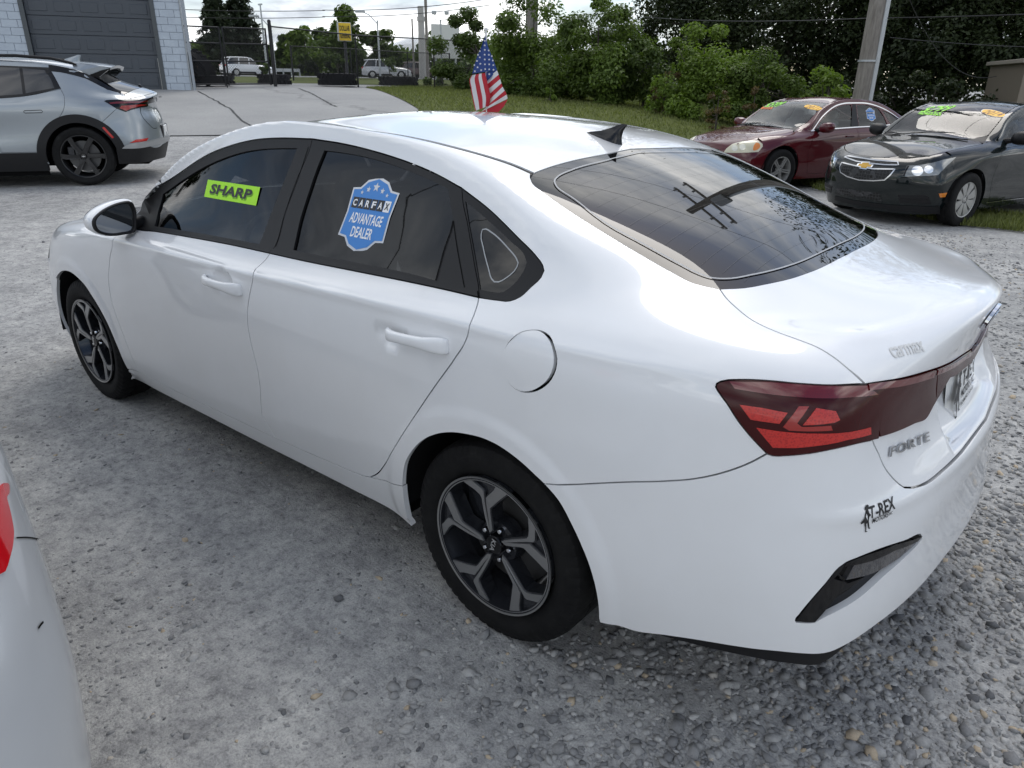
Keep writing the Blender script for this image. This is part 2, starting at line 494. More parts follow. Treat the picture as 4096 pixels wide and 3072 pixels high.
# ------------------------------------------------------------------ terrain: a lot that rises to a fenced yard
FH = np.array([math.cos(YAW), math.sin(YAW), 0.0]); RH = np.array([FH[1], -FH[0], 0.0])
def pf(x, y, f):                                  # photo pixel at forward distance f (metres along the ground)
    d = pray(x, y); return CAMP+d*(f/float(d @ FH))
def fr_of(p): q = np.asarray(p)-CAMP; return float(q @ FH), float(q @ RH)
def depth_of(p): return float((np.asarray(p)-CAMP) @ CF)
_ctrl = []
def ctl(x, y, h): _ctrl.append((x, y, h))
def ctl_fr(f, r, h): p = CAMP+FH*f+RH*r; ctl(p[0], p[1], h)
def ctl_car(P, wb, half):
    for u in (0, wb):
        for v in (half, -half):
            c, s = math.cos(P[3]), math.sin(P[3]); ctl(P[0]+c*u-s*v, P[1]+s*u+c*v, P[2])
ctl_car((0, 0, 0, 0), 2.70, .78); ctl_car((.87, 2.72, 0, 0), 2.70, .78)
ctl_car((3.2207, -13.2988, -.0872, 1.1649), 2.807, .8); ctl_car((.4071, -11.473, -.0873, 1.232), 2.685, .8); ctl_car((10.615, -2.436, .199, R(58)), 2.954, .82)
for f, r, h in [(-6, 0, 0), (-6, -10, 0), (-6, 10, 0), (0, 8, -.02), (3, 9, -.03), (5, 4, -.02), (2, -8, .02), (6, -10, .06), (7, -2, 0), (9.5, -1, .06), (9.5, 2, -.03), (12.5, -1, .28), (13, 1.2, .2), (11, 8, -.1), (15, 8.5, -.09), (14, 13, -.1), (18, 13, 0), (17, 6.6, .2),
                (15.2, -5.5, .54), (15.2, -1, .50), (15.2, -10, .52), (18, -8, .76), (18, -1, .76), (20, -1.7, .93), (20.5, -5, .97), (19.5, 3.7, .745), (17.5, 4.1, .5), (22, 2.0, 1.0), (26, .2, 1.15), (24, 6, .7), (28, 10, .5), (34, 4, 1.3), (34, 14, .7), (40, 25, .6), (24, 20, .1),
                (30, -14, 1.35), (30, -6, 1.36), (36, -8, 1.5), (45, -20, 1.6), (45, 5, 1.6), (60, -25, 1.75), (60, 0, 1.72), (60, 30, 1.2), (78, -40, 2.0), (78, -20, 2.0), (78, -8, 1.85), (78, 20, 1.7), (110, -60, 2.3), (110, 0, 2.2), (110, 60, 1.8), (200, -100, 2.6), (200, 0, 2.6), (200, 100, 2.4), (20, -30, .8), (0, -30, .1), (-20, 0, 0), (-20, -30, 0), (-20, 30, -.1), (0, 30, -.1)]: ctl_fr(f, r, h)
for x, y, f in [(739, 364, 24.5), (650, 360, 24.1), (725, 354, 24.6), (1099, 347, 26.4), (1434, 354, 29.8), (1739, 354, 32.4), (2015, 340, 38)]:
    p = pf(x, y, f); ctl(*p)
_C = np.array(_ctrl); _n = len(_C)
_A = np.hypot(_C[:, None, 0]-_C[None, :, 0], _C[:, None, 1]-_C[None, :, 1])
_M = np.block([[_A, np.ones((_n, 1))], [np.ones((1, _n)), np.zeros((1, 1))]])
_w = np.linalg.solve(_M+np.diag([1e-6]*_n+[0]), np.append(_C[:, 2], 0))
def hz(x, y):
    x = np.atleast_1d(np.asarray(x, float)); y = np.atleast_1d(np.asarray(y, float)); out = np.empty(len(x))
    for i in range(0, len(x), 4000):
        d = np.hypot(x[i:i+4000, None]-_C[None, :, 0], y[i:i+4000, None]-_C[None, :, 1]); out[i:i+4000] = d @ _w[:-1]+_w[-1]
    return out
def hz1(x, y): return float(hz(x, y)[0])
def gpix(x, y, fmax=140):                         # photo pixel -> ground
    d = pray(x, y); t = np.linspace(.8, fmax, 1800); P = CAMP[None]+d[None]*t[:, None]
    k = np.argmax(P[:, 2] < hz(P[:, 0], P[:, 1])); p = P[k]; return np.array([p[0], p[1], hz1(p[0], p[1])])
def frp(f, r, dz=0.0): p = CAMP+FH*f+RH*r; return np.array([p[0], p[1], hz1(p[0], p[1])+dz])
def ground_mat():
    m, nt, b = nm('gravel_ground'); p = wpos(nt)
    n1 = noise(nt, p, .55, 5, .6); n2 = noise(nt, p, 4.0, 6, .65); n3 = noise(nt, p, 38, 5, .7); n4 = noise(nt, p, 150, 3, .7)
    big = ramp(nt, n1, [(.36, (.36, .36, .352)), (.50, (.43, .427, .416)), (.66, (.50, .496, .48))])
    mid = ramp(nt, n2, [(.30, (.74, .74, .75)), (.55, (1, 1, 1)), (.75, (1.12, 1.11, 1.09))])
    c = mixc(nt, 1.0, big, mid, 'MULTIPLY')
    fin = ramp(nt, n3, [(.33, (.50, .50, .51)), (.47, (.93, .93, .93)), (.62, (1.05, 1.05, 1.04)), (.72, (1.4, 1.39, 1.36))]); c = mixc(nt, .9, c, fin, 'MULTIPLY')
    fin2 = ramp(nt, n4, [(.30, (.60, .60, .61)), (.55, (1, 1, 1)), (.75, (1.25, 1.24, 1.22))]); c = mixc(nt, .75, c, fin2, 'MULTIPLY')
    c = mixc(nt, .8, c, ramp(nt, noise(nt, p, 13, 4, .7), [(.38, (.80, .80, .81)), (.60, (1.16, 1.155, 1.14))]), 'MULTIPLY')
    v = N(nt, 'ShaderNodeTexVoronoi'); v.inputs['Scale'].default_value = 42; nt.links.new(p, v.inputs['Vector'])
    sp = ramp(nt, v.outputs['Color'], [(.0, (.62, .62, .64)), (.5, (.95, .95, .95)), (1.0, (1.25, 1.24, 1.2))]); edge = ramp(nt, v.outputs['Distance'], [(.25, (1, 1, 1)), (.42, (0, 0, 0))])
    patch = ramp(nt, noise(nt, p, 1.7, 4, .6), [(.46, (0, 0, 0)), (.60, (1, 1, 1))])
    c = mixc(nt, mth(nt, 'MULTIPLY', edge, mth(nt, 'MULTIPLY', patch, .75)), c, mixc(nt, 1.0, c, sp, 'MULTIPLY'))
    nt.links.new(c, b.inputs['Base Color']); b.inputs['Roughness'].default_value = .92; b.inputs['Specular IOR Level'].default_value = .25
    hgt = mth(nt, 'ADD', mth(nt, 'MULTIPLY', n3, .6), mth(nt, 'ADD', mth(nt, 'MULTIPLY', n4, .35), mth(nt, 'MULTIPLY', n2, .5)))
    bump(nt, b, hgt, .85, .012); return m
def conform(name, poly_fr, m, dz, sp, kind='structure', parent=None):
    """sheet that follows the terrain inside a polygon given in (forward, right) metres"""
    P = np.asarray(poly_fr, float); lo, hi = P.min(0), P.max(0)
    gx, gy = np.meshgrid(np.arange(lo[0], hi[0], sp), np.arange(lo[1], hi[1], sp)); g = np.stack([gx.ravel(), gy.ravel()], 1)
    g = g[in_poly(g, P)]; g = g[seg_dist(g, P) > sp*.4]
    b = []
    for i in range(len(P)):
        q = P[(i+1) % len(P)]; L = np.hypot(*(q-P[i])); b += [P[i]+(q-P[i])*t for t in np.arange(max(1, int(L/sp)))/max(1, int(L/sp))]
    k = len(b); res = delaunay_2d_cdt([Vector(q) for q in b]+[Vector(q) for q in g], [(i, (i+1) % k) for i in range(k)], [], 0, 1e-6)
    vv = np.array([q[:] for q in res[0]]); ta = np.array([f for f in res[2]]); ta = ta[in_poly(vv[ta].mean(1), P)]
    W = CAMP[None, :2]+vv[:, :1]*FH[None, :2]+vv[:, 1:]*RH[None, :2]
    V = np.concatenate([W, (hz(W[:, 0], W[:, 1])+dz)[:, None]], 1)
    a = V[ta[0][1]]-V[ta[0][0]]; c = V[ta[0][2]]-V[ta[0][0]]
    if np.cross(a, c)[2] < 0: ta = ta[:, ::-1]
    o = mesh_obj(name, V, ta.tolist(), m, parent, True)
    if kind: o['kind'] = kind
    return o
fs = np.concatenate([np.linspace(-260, -12, 16)[:-1], np.arange(-12, 42, .4), np.linspace(42, 120, 40), np.linspace(130, 700, 20)])
rs = np.concatenate([np.linspace(-500, -26, 18)[:-1], np.arange(-26, 26, .4), np.linspace(26, 500, 18)])
GF, GR = np.meshgrid(fs, rs, indexing='ij')
GX = CAMP[0]+GF*FH[0]+GR*RH[0]; GY = CAMP[1]+GF*FH[1]+GR*RH[1]; GZ = hz(GX.ravel(), GY.ravel())
GZ = np.where(np.hypot(GF.ravel(), GR.ravel()) > 260, 2.4, GZ)
nf, nr_ = GF.shape
gfaces = [(i*nr_+j, (i+1)*nr_+j, (i+1)*nr_+j+1, i*nr_+j+1) for i in range(nf-1) for j in range(nr_-1)]
gv = np.stack([GX.ravel(), GY.ravel(), GZ], 1)
g0 = gfaces[0]; 
if np.cross(gv[g0[1]]-gv[g0[0]], gv[g0[2]]-gv[g0[0]])[2] < 0: gfaces = [f[::-1] for f in gfaces]
M_GROUND = ground_mat()
ground = mesh_obj('ground', gv, gfaces, M_GROUND, None, True); ground['kind'] = 'structure'
# asphalt drive
def asphalt_mat():
    m, nt, b = nm('old_asphalt'); p = wpos(nt)
    c = ramp(nt, noise(nt, p, .5, 5, .6), [(.3, (.28, .28, .276)), (.7, (.36, .357, .345))])
    c = mixc(nt, .8, c, ramp(nt, noise(nt, p, 30, 5, .7), [(.3, (.72, .72, .72)), (.7, (1.15, 1.15, 1.14))]), 'MULTIPLY')
    w = N(nt, 'ShaderNodeTexVoronoi', feature='DISTANCE_TO_EDGE'); w.inputs['Scale'].default_value = .07; w.inputs['Randomness'].default_value = 1.0
    vm = N(nt, 'ShaderNodeVectorMath', operation='ADD'); nn = N(nt, 'ShaderNodeTexNoise'); nn.inputs['Scale'].default_value = .9; nn.inputs['Detail'].default_value = 6
    nt.links.new(p, nn.inputs['Vector']); sc = N(nt, 'ShaderNodeVectorMath', operation='SCALE'); sc.inputs[3].default_value = 1.6; nt.links.new(nn.outputs['Color'], sc.inputs[0]); nt.links.new(p, vm.inputs[0]); nt.links.new(sc.outputs[0], vm.inputs[1]); nt.links.new(vm.outputs[0], w.inputs['Vector'])
    cr = ramp(nt, w.outputs['Distance'], [(.002, (.72, .72, .72)), (.005, (1, 1, 1))]); c = mixc(nt, 1.0, c, cr, 'MULTIPLY')
    nt.links.new(c, b.inputs['Base Color']); b.inputs['Roughness'].default_value = .85; bump(nt, b, noise(nt, p, 60, 4, .7), .4, .008); return m
def frpx(x, y): return fr_of(gpix(x, y))
edge = [frpx(x, y) for x, y in [(1670, 440), (1620, 410), (1560, 382), (1500, 361), (1460, 353)]]
ASPH = [(15.3, -30), (15.2, -12), (15.0, -8), (15.2, -5), (15.4, -1.6)]+[(edge[0][0]-2.2, edge[0][1]+.35)]+edge+[(33, -4.6), (33.5, -10), (31, -16), (24, -30)]
conform('asphalt_drive', ASPH, asphalt_mat(), .02, .6)
M_CRACK = mat('crack_filler', (.05, .05, .05), .9)
for path in ([(795, 368), (850, 400), (905, 430), (940, 455), (960, 480), (1000, 508), (1030, 525)], [(1195, 357), (1260, 385), (1320, 420), (1350, 432)]):
    pts = [gpix(*q) for q in crv(path, 26)]; vs = []
    for i, q in enumerate(pts):
        t = pts[min(i+1, len(pts)-1)]-pts[max(i-1, 0)]; n = np.array([-t[1], t[0], 0]); n /= np.linalg.norm(n); w_ = .018+.012*random.random(); jit = n*random.uniform(-.03, .03)
        vs += [q+n*w_+jit+np.array([0, 0, .028]), q-n*w_+jit+np.array([0, 0, .028])]
    o = mesh_obj('asphalt_crack', vs, [(2*i, 2*i+1, 2*i+3, 2*i+2) for i in range(len(pts)-1)], M_CRACK); o['kind'] = 'structure'
# grass bank, far lawn, far road
def lawn_mat(name, a, b_):
    m, nt, b = nm(name); p = wpos(nt)
    c = ramp(nt, noise(nt, p, 1.1, 6, .65), [(.3, a), (.7, b_)]); c = mixc(nt, .8, c, ramp(nt, noise(nt, p, 22, 4, .7), [(.3, (.55, .55, .5)), (.7, (1.3, 1.3, 1.2))]), 'MULTIPLY')
    nt.links.new(c, b.inputs['Base Color']); b.inputs['Roughness'].default_value = .95; b.inputs['Specular IOR Level'].default_value = .15
    bump(nt, b, noise(nt, p, 40, 4, .7), .8, .03); return m
M_LAWN = lawn_mat('lawn_soil', (.085, .105, .032), (.14, .16, .055))
BANK = [(edge[0][0]-2.2, edge[0][1]+.37)]+[(a, b+.02) for a, b in edge]+[(33, -4.4), (40, 2), (44, 14), (34, 20), (24, 17), (16.2, 9.5), (15.6, 6.5), (16.0, 4.6), (14.6, 2.6), (14.2, 1.0), (15.0, -.8)]
conform('grass_bank', BANK, M_LAWN, .03, .6)
conform('far_lawn', [(33.6, -40), (33.6, -10), (34, -4.6), (41, 2), (45, 14), (60, 40), (70, 60), (69, -60)], M_LAWN, .02, 2.5)
M_ROAD = mat('far_road_asphalt', (.32, .32, .315), .9)
conform('far_road', [(69.5, -70), (69.5, 60), (86, 70), (86, -80)], M_ROAD, .05, 4)
conform('far_verge', [(86.3, -80), (86.3, 70), (140, 110), (140, -120)], M_LAWN, .04, 6)
# weedy strip by the parked cars
STRIP = [frpx(x, y) for x, y in [(3100, 640), (3250, 760), (3420, 800), (3600, 860), (3800, 905), (4000, 925), (4250, 960), (4250, 880), (4090, 860)]]+[(9.8, 7.2), (11.0, 6.0), (13.2, 5.4), (16, 8), (16, 4.6), (14.4, 2.7), (12.8, 2.0), (11.6, 2.4)]
# ------------------------------------------------------------------ leaves
def leaf_mat(name, dark, light, trans=.35):
    m, nt, b = nm(name)
    at = N(nt, 'ShaderNodeAttribute', attribute_name='shade'); c = ramp(nt, at.outputs['Fac'], [(0.0, dark), (1.0, light)])
    nt.links.new(c, b.inputs['Base Color']); b.inputs['Roughness'].default_value = .55; b.inputs['Specular IOR Level'].default_value = .3
    out = nt.nodes['Material Output']; tr = N(nt, 'ShaderNodeBsdfTranslucent'); nt.links.new(mixc(nt, 1.0, c, (1.1, 1.25, .55), 'MULTIPLY'), tr.inputs[0])
    mx = N(nt, 'ShaderNodeMixShader'); mx.inputs[0].default_value = trans; nt.links.new(b.outputs[0], mx.inputs[1]); nt.links.new(tr.outputs[0], mx.inputs[2]); nt.links.new(mx.outputs[0], out.inputs[0]); return m
def leaves(name, P, Nn, L, m, parent, shade, aspect=.5, fold=True, kind=None):
    """P: positions, Nn: facing, L: lengths; rhombic leaves in one mesh"""
    k = len(P); a = rng.normal(size=(k, 3)); a -= Nn*np.sum(a*Nn, 1)[:, None]; a /= np.linalg.norm(a, axis=1)[:, None]; b = np.cross(Nn, a)
    L = np.asarray(L)[:, None]; drop = Nn*L*.12
    V = np.stack([P-a*L*.5-drop, P+b*L*aspect*.5, P+a*L*.5-drop, P-b*L*aspect*.5], 1).reshape(-1, 3)
    me = bpy.data.meshes.new(name); me.vertices.add(4*k); me.vertices.foreach_set('co', V.ravel())
    me.loops.add(4*k); me.loops.foreach_set('vertex_index', np.arange(4*k)); me.polygons.add(k); me.polygons.foreach_set('loop_start', np.arange(0, 4*k, 4)); me.polygons.foreach_set('loop_total', np.full(k, 4))
    me.materials.append(m); at = me.attributes.new('shade', 'FLOAT', 'FACE'); at.data.foreach_set('value', np.clip(shade, 0, 1).astype(np.float32)); me.update(calc_edges=True)
    o = bpy.data.objects.new(name, me); COL.objects.link(o); o.parent = parent
    if kind: o['kind'] = kind
    return o
def crown_pts(c, rad, n, clumps, clump_r, seed, flat=.0):
    g = np.random.default_rng(seed); c = np.array(c); rad = np.array(rad)
    d = g.normal(size=(clumps, 3)); d /= np.linalg.norm(d, axis=1)[:, None]; q = g.random(clumps)**.45
    C = c+d*q[:, None]*rad*.92; cs = clump_r*(0.6+.8*g.random(clumps)); sh = g.random(clumps)
    i = g.integers(0, clumps, n); e = g.normal(size=(n, 3)); e /= np.linalg.norm(e, axis=1)[:, None]; rr = g.random(n)**.5
    P = C[i]+e*(rr*cs[i])[:, None]*np.array([1, 1, .75]); nn = e*.6+np.array([0, 0, .7])+g.normal(size=(n, 3))*.5; nn /= np.linalg.norm(nn, axis=1)[:, None]
    return P, nn, .55*sh[i]+.45*g.random(n), C
def bark_mat(name, a, b_):
    m, nt, b = nm(name); p = opos(nt); mp = N(nt, 'ShaderNodeMapping'); mp.inputs['Scale'].default_value = (8, 8, .9); nt.links.new(p, mp.inputs[0])
    n = noise(nt, mp.outputs[0], 3.0, 6, .7); nt.links.new(ramp(nt, n, [(.3, a), (.7, b_)]), b.inputs['Base Color']); b.inputs['Roughness'].default_value = .9; bump(nt, b, n, .7, .02); return m
M_BARK = bark_mat('bark', (.03, .025, .02), (.10, .085, .07))
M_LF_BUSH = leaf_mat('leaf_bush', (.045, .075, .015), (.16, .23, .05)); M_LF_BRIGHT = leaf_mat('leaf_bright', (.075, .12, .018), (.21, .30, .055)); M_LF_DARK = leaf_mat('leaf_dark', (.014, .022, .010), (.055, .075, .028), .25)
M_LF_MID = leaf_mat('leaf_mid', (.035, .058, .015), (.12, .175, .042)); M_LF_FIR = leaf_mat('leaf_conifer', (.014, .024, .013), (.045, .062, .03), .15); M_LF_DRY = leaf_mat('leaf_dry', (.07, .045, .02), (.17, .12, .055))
def plant(name, base, rx, ry, h, n, L, m, label, cat, group, seed, clumps=26, clump_r=None, trunk=True, low=-.35, part='crown', aspect=.5, lean=(0, 0)):
    t = empty(name, tuple(base), 0, label, cat, group); zb = h*low
    c = (lean[0], lean[1], (h+zb)/2); cr = clump_r or .30*min(rx, h*.5)
    P, nn, sh, C = crown_pts(c, (rx, ry, (h-zb)/2), n, clumps, cr, seed)
    ok = P[:, 2] > .02; P, nn, sh = P[ok], nn[ok], sh[ok]
    g = np.random.default_rng(seed+1); leaves(part, P, nn, L*(.6+.8*g.random(len(P))), m, t, sh, aspect)
    if trunk:
        mb = MB(); r0 = max(.02, h*.016); top = Vector((c[0], c[1], h*.72)); mb.tube([(0, 0, -.15), (c[0]*.3, c[1]*.3, h*.3), top], [r0*1.3, r0, r0*.35], 7)
        for q in C[:9]: mb.tube([Vector((c[0]*.3, c[1]*.3, h*(.2+.35*g.random()))), Vector(q)*.55+Vector((0, 0, h*.12)), Vector(q)], [r0*.5, r0*.32, r0*.12], 5)
        mb.build('trunk', M_BARK, t, True)
    return t
def at_px(x, f):                                   # ground point under photo column x at forward distance f
    lo, hi = -2000, 3000
    for _ in range(40):
        y = (lo+hi)/2; p = pf(x, y, f)
        if p[2] > hz1(p[0], p[1]): lo = y
        else: hi = y
    return np.array([p[0], p[1], hz1(p[0], p[1])])
def plant_px(name, x, f, wpx, top, n, L, m, label, cat, group, seed, **k):
    b = at_px(x, f); s = depth_of(b)/FPX; h = max(.3, pf(x, top, f)[2]-b[2])
    return plant(name, b, wpx*s/2, wpx*s/2*.8, h, n, L, m, label, cat, group, seed, **k)
GB = 'bushes along the bank'
plant_px('bush', 1905, 31, 430, 10, 15000, .13, M_LF_MID, 'tall leafy bush behind the corner of the chain-link fence', 'bush', GB, 11)
plant_px('bush', 2130, 26.5, 560, -60, 24000, .12, M_LF_BUSH, 'broad green bush rising behind the flag', 'bush', GB, 12, clumps=44)
plant_px('bush', 2380, 24, 540, -30, 24000, .115, M_LF_BUSH, 'dense green bush on the bank below the cut-off pole', 'bush', GB, 13, clumps=46)
plant_px('bush', 2790, 20.8, 440, 85, 17000, .10, M_LF_BRIGHT, 'bright yellow-green bush behind the maroon sedan hood', 'bush', GB, 14, clumps=46)
plant_px('bush', 3030, 20.0, 330, 170, 11000, .10, M_LF_BUSH, 'green bush behind the maroon sedan windscreen', 'bush', GB, 15, clumps=30)
plant_px('bush', 2570, 23.5, 320, 120, 11000, .11, M_LF_MID, 'low green bush in the gap with sky above', 'bush', GB, 16, clumps=26)
plant_px('bush', 1770, 35, 230, 200, 4000, .12, M_LF_MID, 'scrubby bush growing inside the fence by the last tyre', 'bush', GB, 17, clumps=18)
plant_px('sumac_shrub', 3280, 18.6, 230, 225, 3600, .17, M_LF_BRIGHT, 'feathery light green shrub left of the wooden pole', 'shrub', None, 18, clumps=22, aspect=.28)
plant_px('sumac_shrub', 2200, 22.5, 150, 330, 1800, .10, M_LF_BRIGHT, 'small pale shrub at the foot of the tall bushes', 'shrub', None, 19, clumps=12)
for i, (x, f, w, tp, lb) in enumerate([(2650, 21, 130, 215, 'dry brown weed standing tall between two green bushes'), (2860, 18.3, 110, 330, 'rusty brown dead weed above the maroon hood'), (3000, 18.2, 100, 320, 'dead brown weed beside the maroon windscreen'), (3600, 16.5, 90, 410, 'brown seed-head weed between the maroon and green sedans')]):
    plant_px('dry_weed', x, f, w, tp, 900, .07, M_LF_DRY, lb, 'weed', None, 60+i, clumps=14, aspect=.35)
for i, (x, f, w, tp, n) in enumerate([(2760, 31, 560, -330, 26000), (3120, 29.5, 640, -420, 32000), (3480, 27.5, 560, -380, 30000), (3790, 25.5, 560, -420, 32000), (4130, 25, 500, -430, 26000)]):
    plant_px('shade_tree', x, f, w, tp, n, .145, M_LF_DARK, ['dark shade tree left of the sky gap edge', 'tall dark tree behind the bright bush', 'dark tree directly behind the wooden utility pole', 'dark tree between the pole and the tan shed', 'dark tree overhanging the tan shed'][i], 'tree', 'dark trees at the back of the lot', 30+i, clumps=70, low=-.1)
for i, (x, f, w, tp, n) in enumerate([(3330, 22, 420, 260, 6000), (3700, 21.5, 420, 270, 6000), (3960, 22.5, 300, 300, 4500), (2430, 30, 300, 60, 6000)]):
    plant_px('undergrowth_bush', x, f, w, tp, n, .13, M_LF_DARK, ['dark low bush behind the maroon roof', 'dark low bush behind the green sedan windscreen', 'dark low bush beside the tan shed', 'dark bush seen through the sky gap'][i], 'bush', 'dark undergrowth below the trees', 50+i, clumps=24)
def conifer(x, f, wpx, top, label, seed):
    b = at_px(x, f); s = depth_of(b)/FPX; h = pf(x, top, f)[2]-b[2]; rad = wpx*s/2; g = np.random.default_rng(seed)
    t = empty('spruce_tree', tuple(b), 0, label, 'tree', 'spruce trees behind the gate'); P = []; Nn = []; sh = []
    mb = MB(); mb.tube([(0, 0, -.2), (0, 0, h*.5), (0, 0, h)], [h*.018, h*.012, .02], 7); mb.build('trunk', M_BARK, t, True)
    for k in range(330):
        z = h*(.06+.93*g.random()**.85); r = rad*(1-z/h)**.75*(.6+.5*g.random())+.15; a = g.random()*6.283; m = 34
        u = g.random(m)**.7; w = g.normal(size=(m, 3))*np.array([.10, .10, .10])*(.4+r*.35)
        P.append(np.stack([np.cos(a)*r*u, np.sin(a)*r*u, z-.32*r*u**1.5], 1)+w); nn = g.normal(size=(m, 3))+np.array([0, 0, .8]); Nn.append(nn/np.linalg.norm(nn, axis=1)[:, None]); sh.append(.5*g.random()+.5*g.random(m))
    P = np.concatenate(P); leaves('crown', P, np.concatenate(Nn), .55*(.6+.8*g.random(len(P))), M_LF_FIR, t, np.concatenate(sh), .35); return t
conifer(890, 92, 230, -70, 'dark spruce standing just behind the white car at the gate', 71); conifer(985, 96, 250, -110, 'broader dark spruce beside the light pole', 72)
for i, (x, f, w, tp, n, m, lb) in enumerate([(1150, 100, 260, 110, 5000, M_LF_MID, 'rounded green tree between the spruces and the yellow sign'), (1230, 96, 210, 70, 4500, M_LF_BRIGHT, 'light green tree left of the yellow sign'), (1380, 92, 250, 25, 7000, M_LF_MID, 'tall dark-limbed tree behind the yellow sign'), (1520, 94, 240, 75, 6000, M_LF_MID, 'wide tree under the arm of the street lamp'), (1060, 104, 160, 160, 2600, M_LF_MID, 'small tree behind the thin light pole'), (780, 90, 150, 150, 2500, M_LF_MID, 'small tree between the garage and the spruces')]):
    plant_px('far_tree', x, f, w, tp, n, .55, m, lb, 'tree', 'trees beyond the road', 80+i, clumps=26)
for i, (x, w, tp, wh) in enumerate([(1120, 170, 235, 'behind the guard rail'), (1270, 180, 230, 'left of the sign post'), (1420, 170, 240, 'right of the sign post'), (1570, 170, 245, 'above the silver-white SUV'), (1690, 130, 240, 'at the foot of the concrete pole')]):
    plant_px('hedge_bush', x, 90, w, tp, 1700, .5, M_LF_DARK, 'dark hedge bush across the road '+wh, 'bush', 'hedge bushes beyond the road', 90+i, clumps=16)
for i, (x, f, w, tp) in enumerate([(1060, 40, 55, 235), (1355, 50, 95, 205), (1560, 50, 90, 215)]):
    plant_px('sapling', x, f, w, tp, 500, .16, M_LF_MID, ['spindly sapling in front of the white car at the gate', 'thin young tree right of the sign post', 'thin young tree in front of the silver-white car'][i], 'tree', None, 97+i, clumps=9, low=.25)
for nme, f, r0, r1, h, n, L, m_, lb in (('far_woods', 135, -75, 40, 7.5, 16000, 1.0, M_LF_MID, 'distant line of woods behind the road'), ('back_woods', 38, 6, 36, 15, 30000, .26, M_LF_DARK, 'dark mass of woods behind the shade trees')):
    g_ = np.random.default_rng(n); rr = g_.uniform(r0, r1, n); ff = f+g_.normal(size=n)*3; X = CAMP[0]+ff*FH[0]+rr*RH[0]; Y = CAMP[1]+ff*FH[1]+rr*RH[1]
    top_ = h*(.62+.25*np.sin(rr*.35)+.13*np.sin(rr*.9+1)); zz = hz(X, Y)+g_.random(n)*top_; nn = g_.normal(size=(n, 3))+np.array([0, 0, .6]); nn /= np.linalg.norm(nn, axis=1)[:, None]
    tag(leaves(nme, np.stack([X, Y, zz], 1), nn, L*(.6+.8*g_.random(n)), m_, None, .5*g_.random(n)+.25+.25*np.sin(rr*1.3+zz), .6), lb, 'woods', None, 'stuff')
# trees across the lot: seen only as reflections in the white car's windows
for i, (f, r, h, w) in enumerate([(26, -34, 9, 5), (18, -38, 8, 5), (34, -30, 8, 4.5), (8, -40, 9, 5.5)]):
    plant('lot_tree', frp(f, r), w, w, h, 3500, .5, M_LF_DARK, 'dark tree across the lot, mirrored in the side windows', 'tree', 'trees across the lot', 110+i, clumps=26)
# ------------------------------------------------------------------ grass blades (uncountable)
def blades(name, poly, n, h, m, label, seed, mask=None, w=.012):
    g = np.random.default_rng(seed); P = np.asarray(poly); lo, hi = P.min(0), P.max(0); q = []
    while sum(len(a) for a in q) < n:
        a = lo+(hi-lo)*g.random((n*2, 2)); a = a[in_poly(a, P)]
        if mask is not None: a = a[mask(a)]
        q.append(a)
        if len(q) > 30: break
    q = np.concatenate(q)[:n]; X = CAMP[0]+q[:, 0]*FH[0]+q[:, 1]*RH[0]; Y = CAMP[1]+q[:, 0]*FH[1]+q[:, 1]*RH[1]; Zz = hz(X, Y)+.02; k = len(X)
    a = g.random(k)*6.283; H = h*(.5+.9*g.random(k)); ln = g.normal(size=(k, 2))*.35*H[:, None]; dx, dy = np.cos(a)*w, np.sin(a)*w
    V = np.stack([np.stack([X-dx, Y-dy, Zz], 1), np.stack([X+dx, Y+dy, Zz], 1), np.stack([X+ln[:, 0], Y+ln[:, 1], Zz+H], 1)], 1).reshape(-1, 3)
    me = bpy.data.meshes.new(name); me.vertices.add(3*k); me.vertices.foreach_set('co', V.ravel()); me.loops.add(3*k); me.loops.foreach_set('vertex_index', np.arange(3*k))
    me.polygons.add(k); me.polygons.foreach_set('loop_start', np.arange(0, 3*k, 3)); me.polygons.foreach_set('loop_total', np.full(k, 3)); me.materials.append(m)
    at = me.attributes.new('shade', 'FLOAT', 'FACE'); at.data.foreach_set('value', g.random(k).astype(np.float32)); me.update(calc_edges=True)
    o = bpy.data.objects.new(name, me); COL.objects.link(o); tag(o, label, 'grass', None, 'stuff'); return o
M_BLADE = leaf_mat('grass_blade', (.09, .11, .03), (.24, .26, .09), .3)
blades('grass', BANK, 90000, .07, M_BLADE, 'mown grass covering the sloping bank', 5, w=.016)
def patchy(a):
    return (np.sin(a[:, 0]*3.1+1)*np.cos(a[:, 1]*2.7)+.6*np.sin(a[:, 1]*7.3+a[:, 0]*5.1)) > -.25
blades('weed_grass', STRIP, 26000, .085, M_BLADE, 'patchy weeds and grass under the parked sedans', 6, patchy, w=.009)
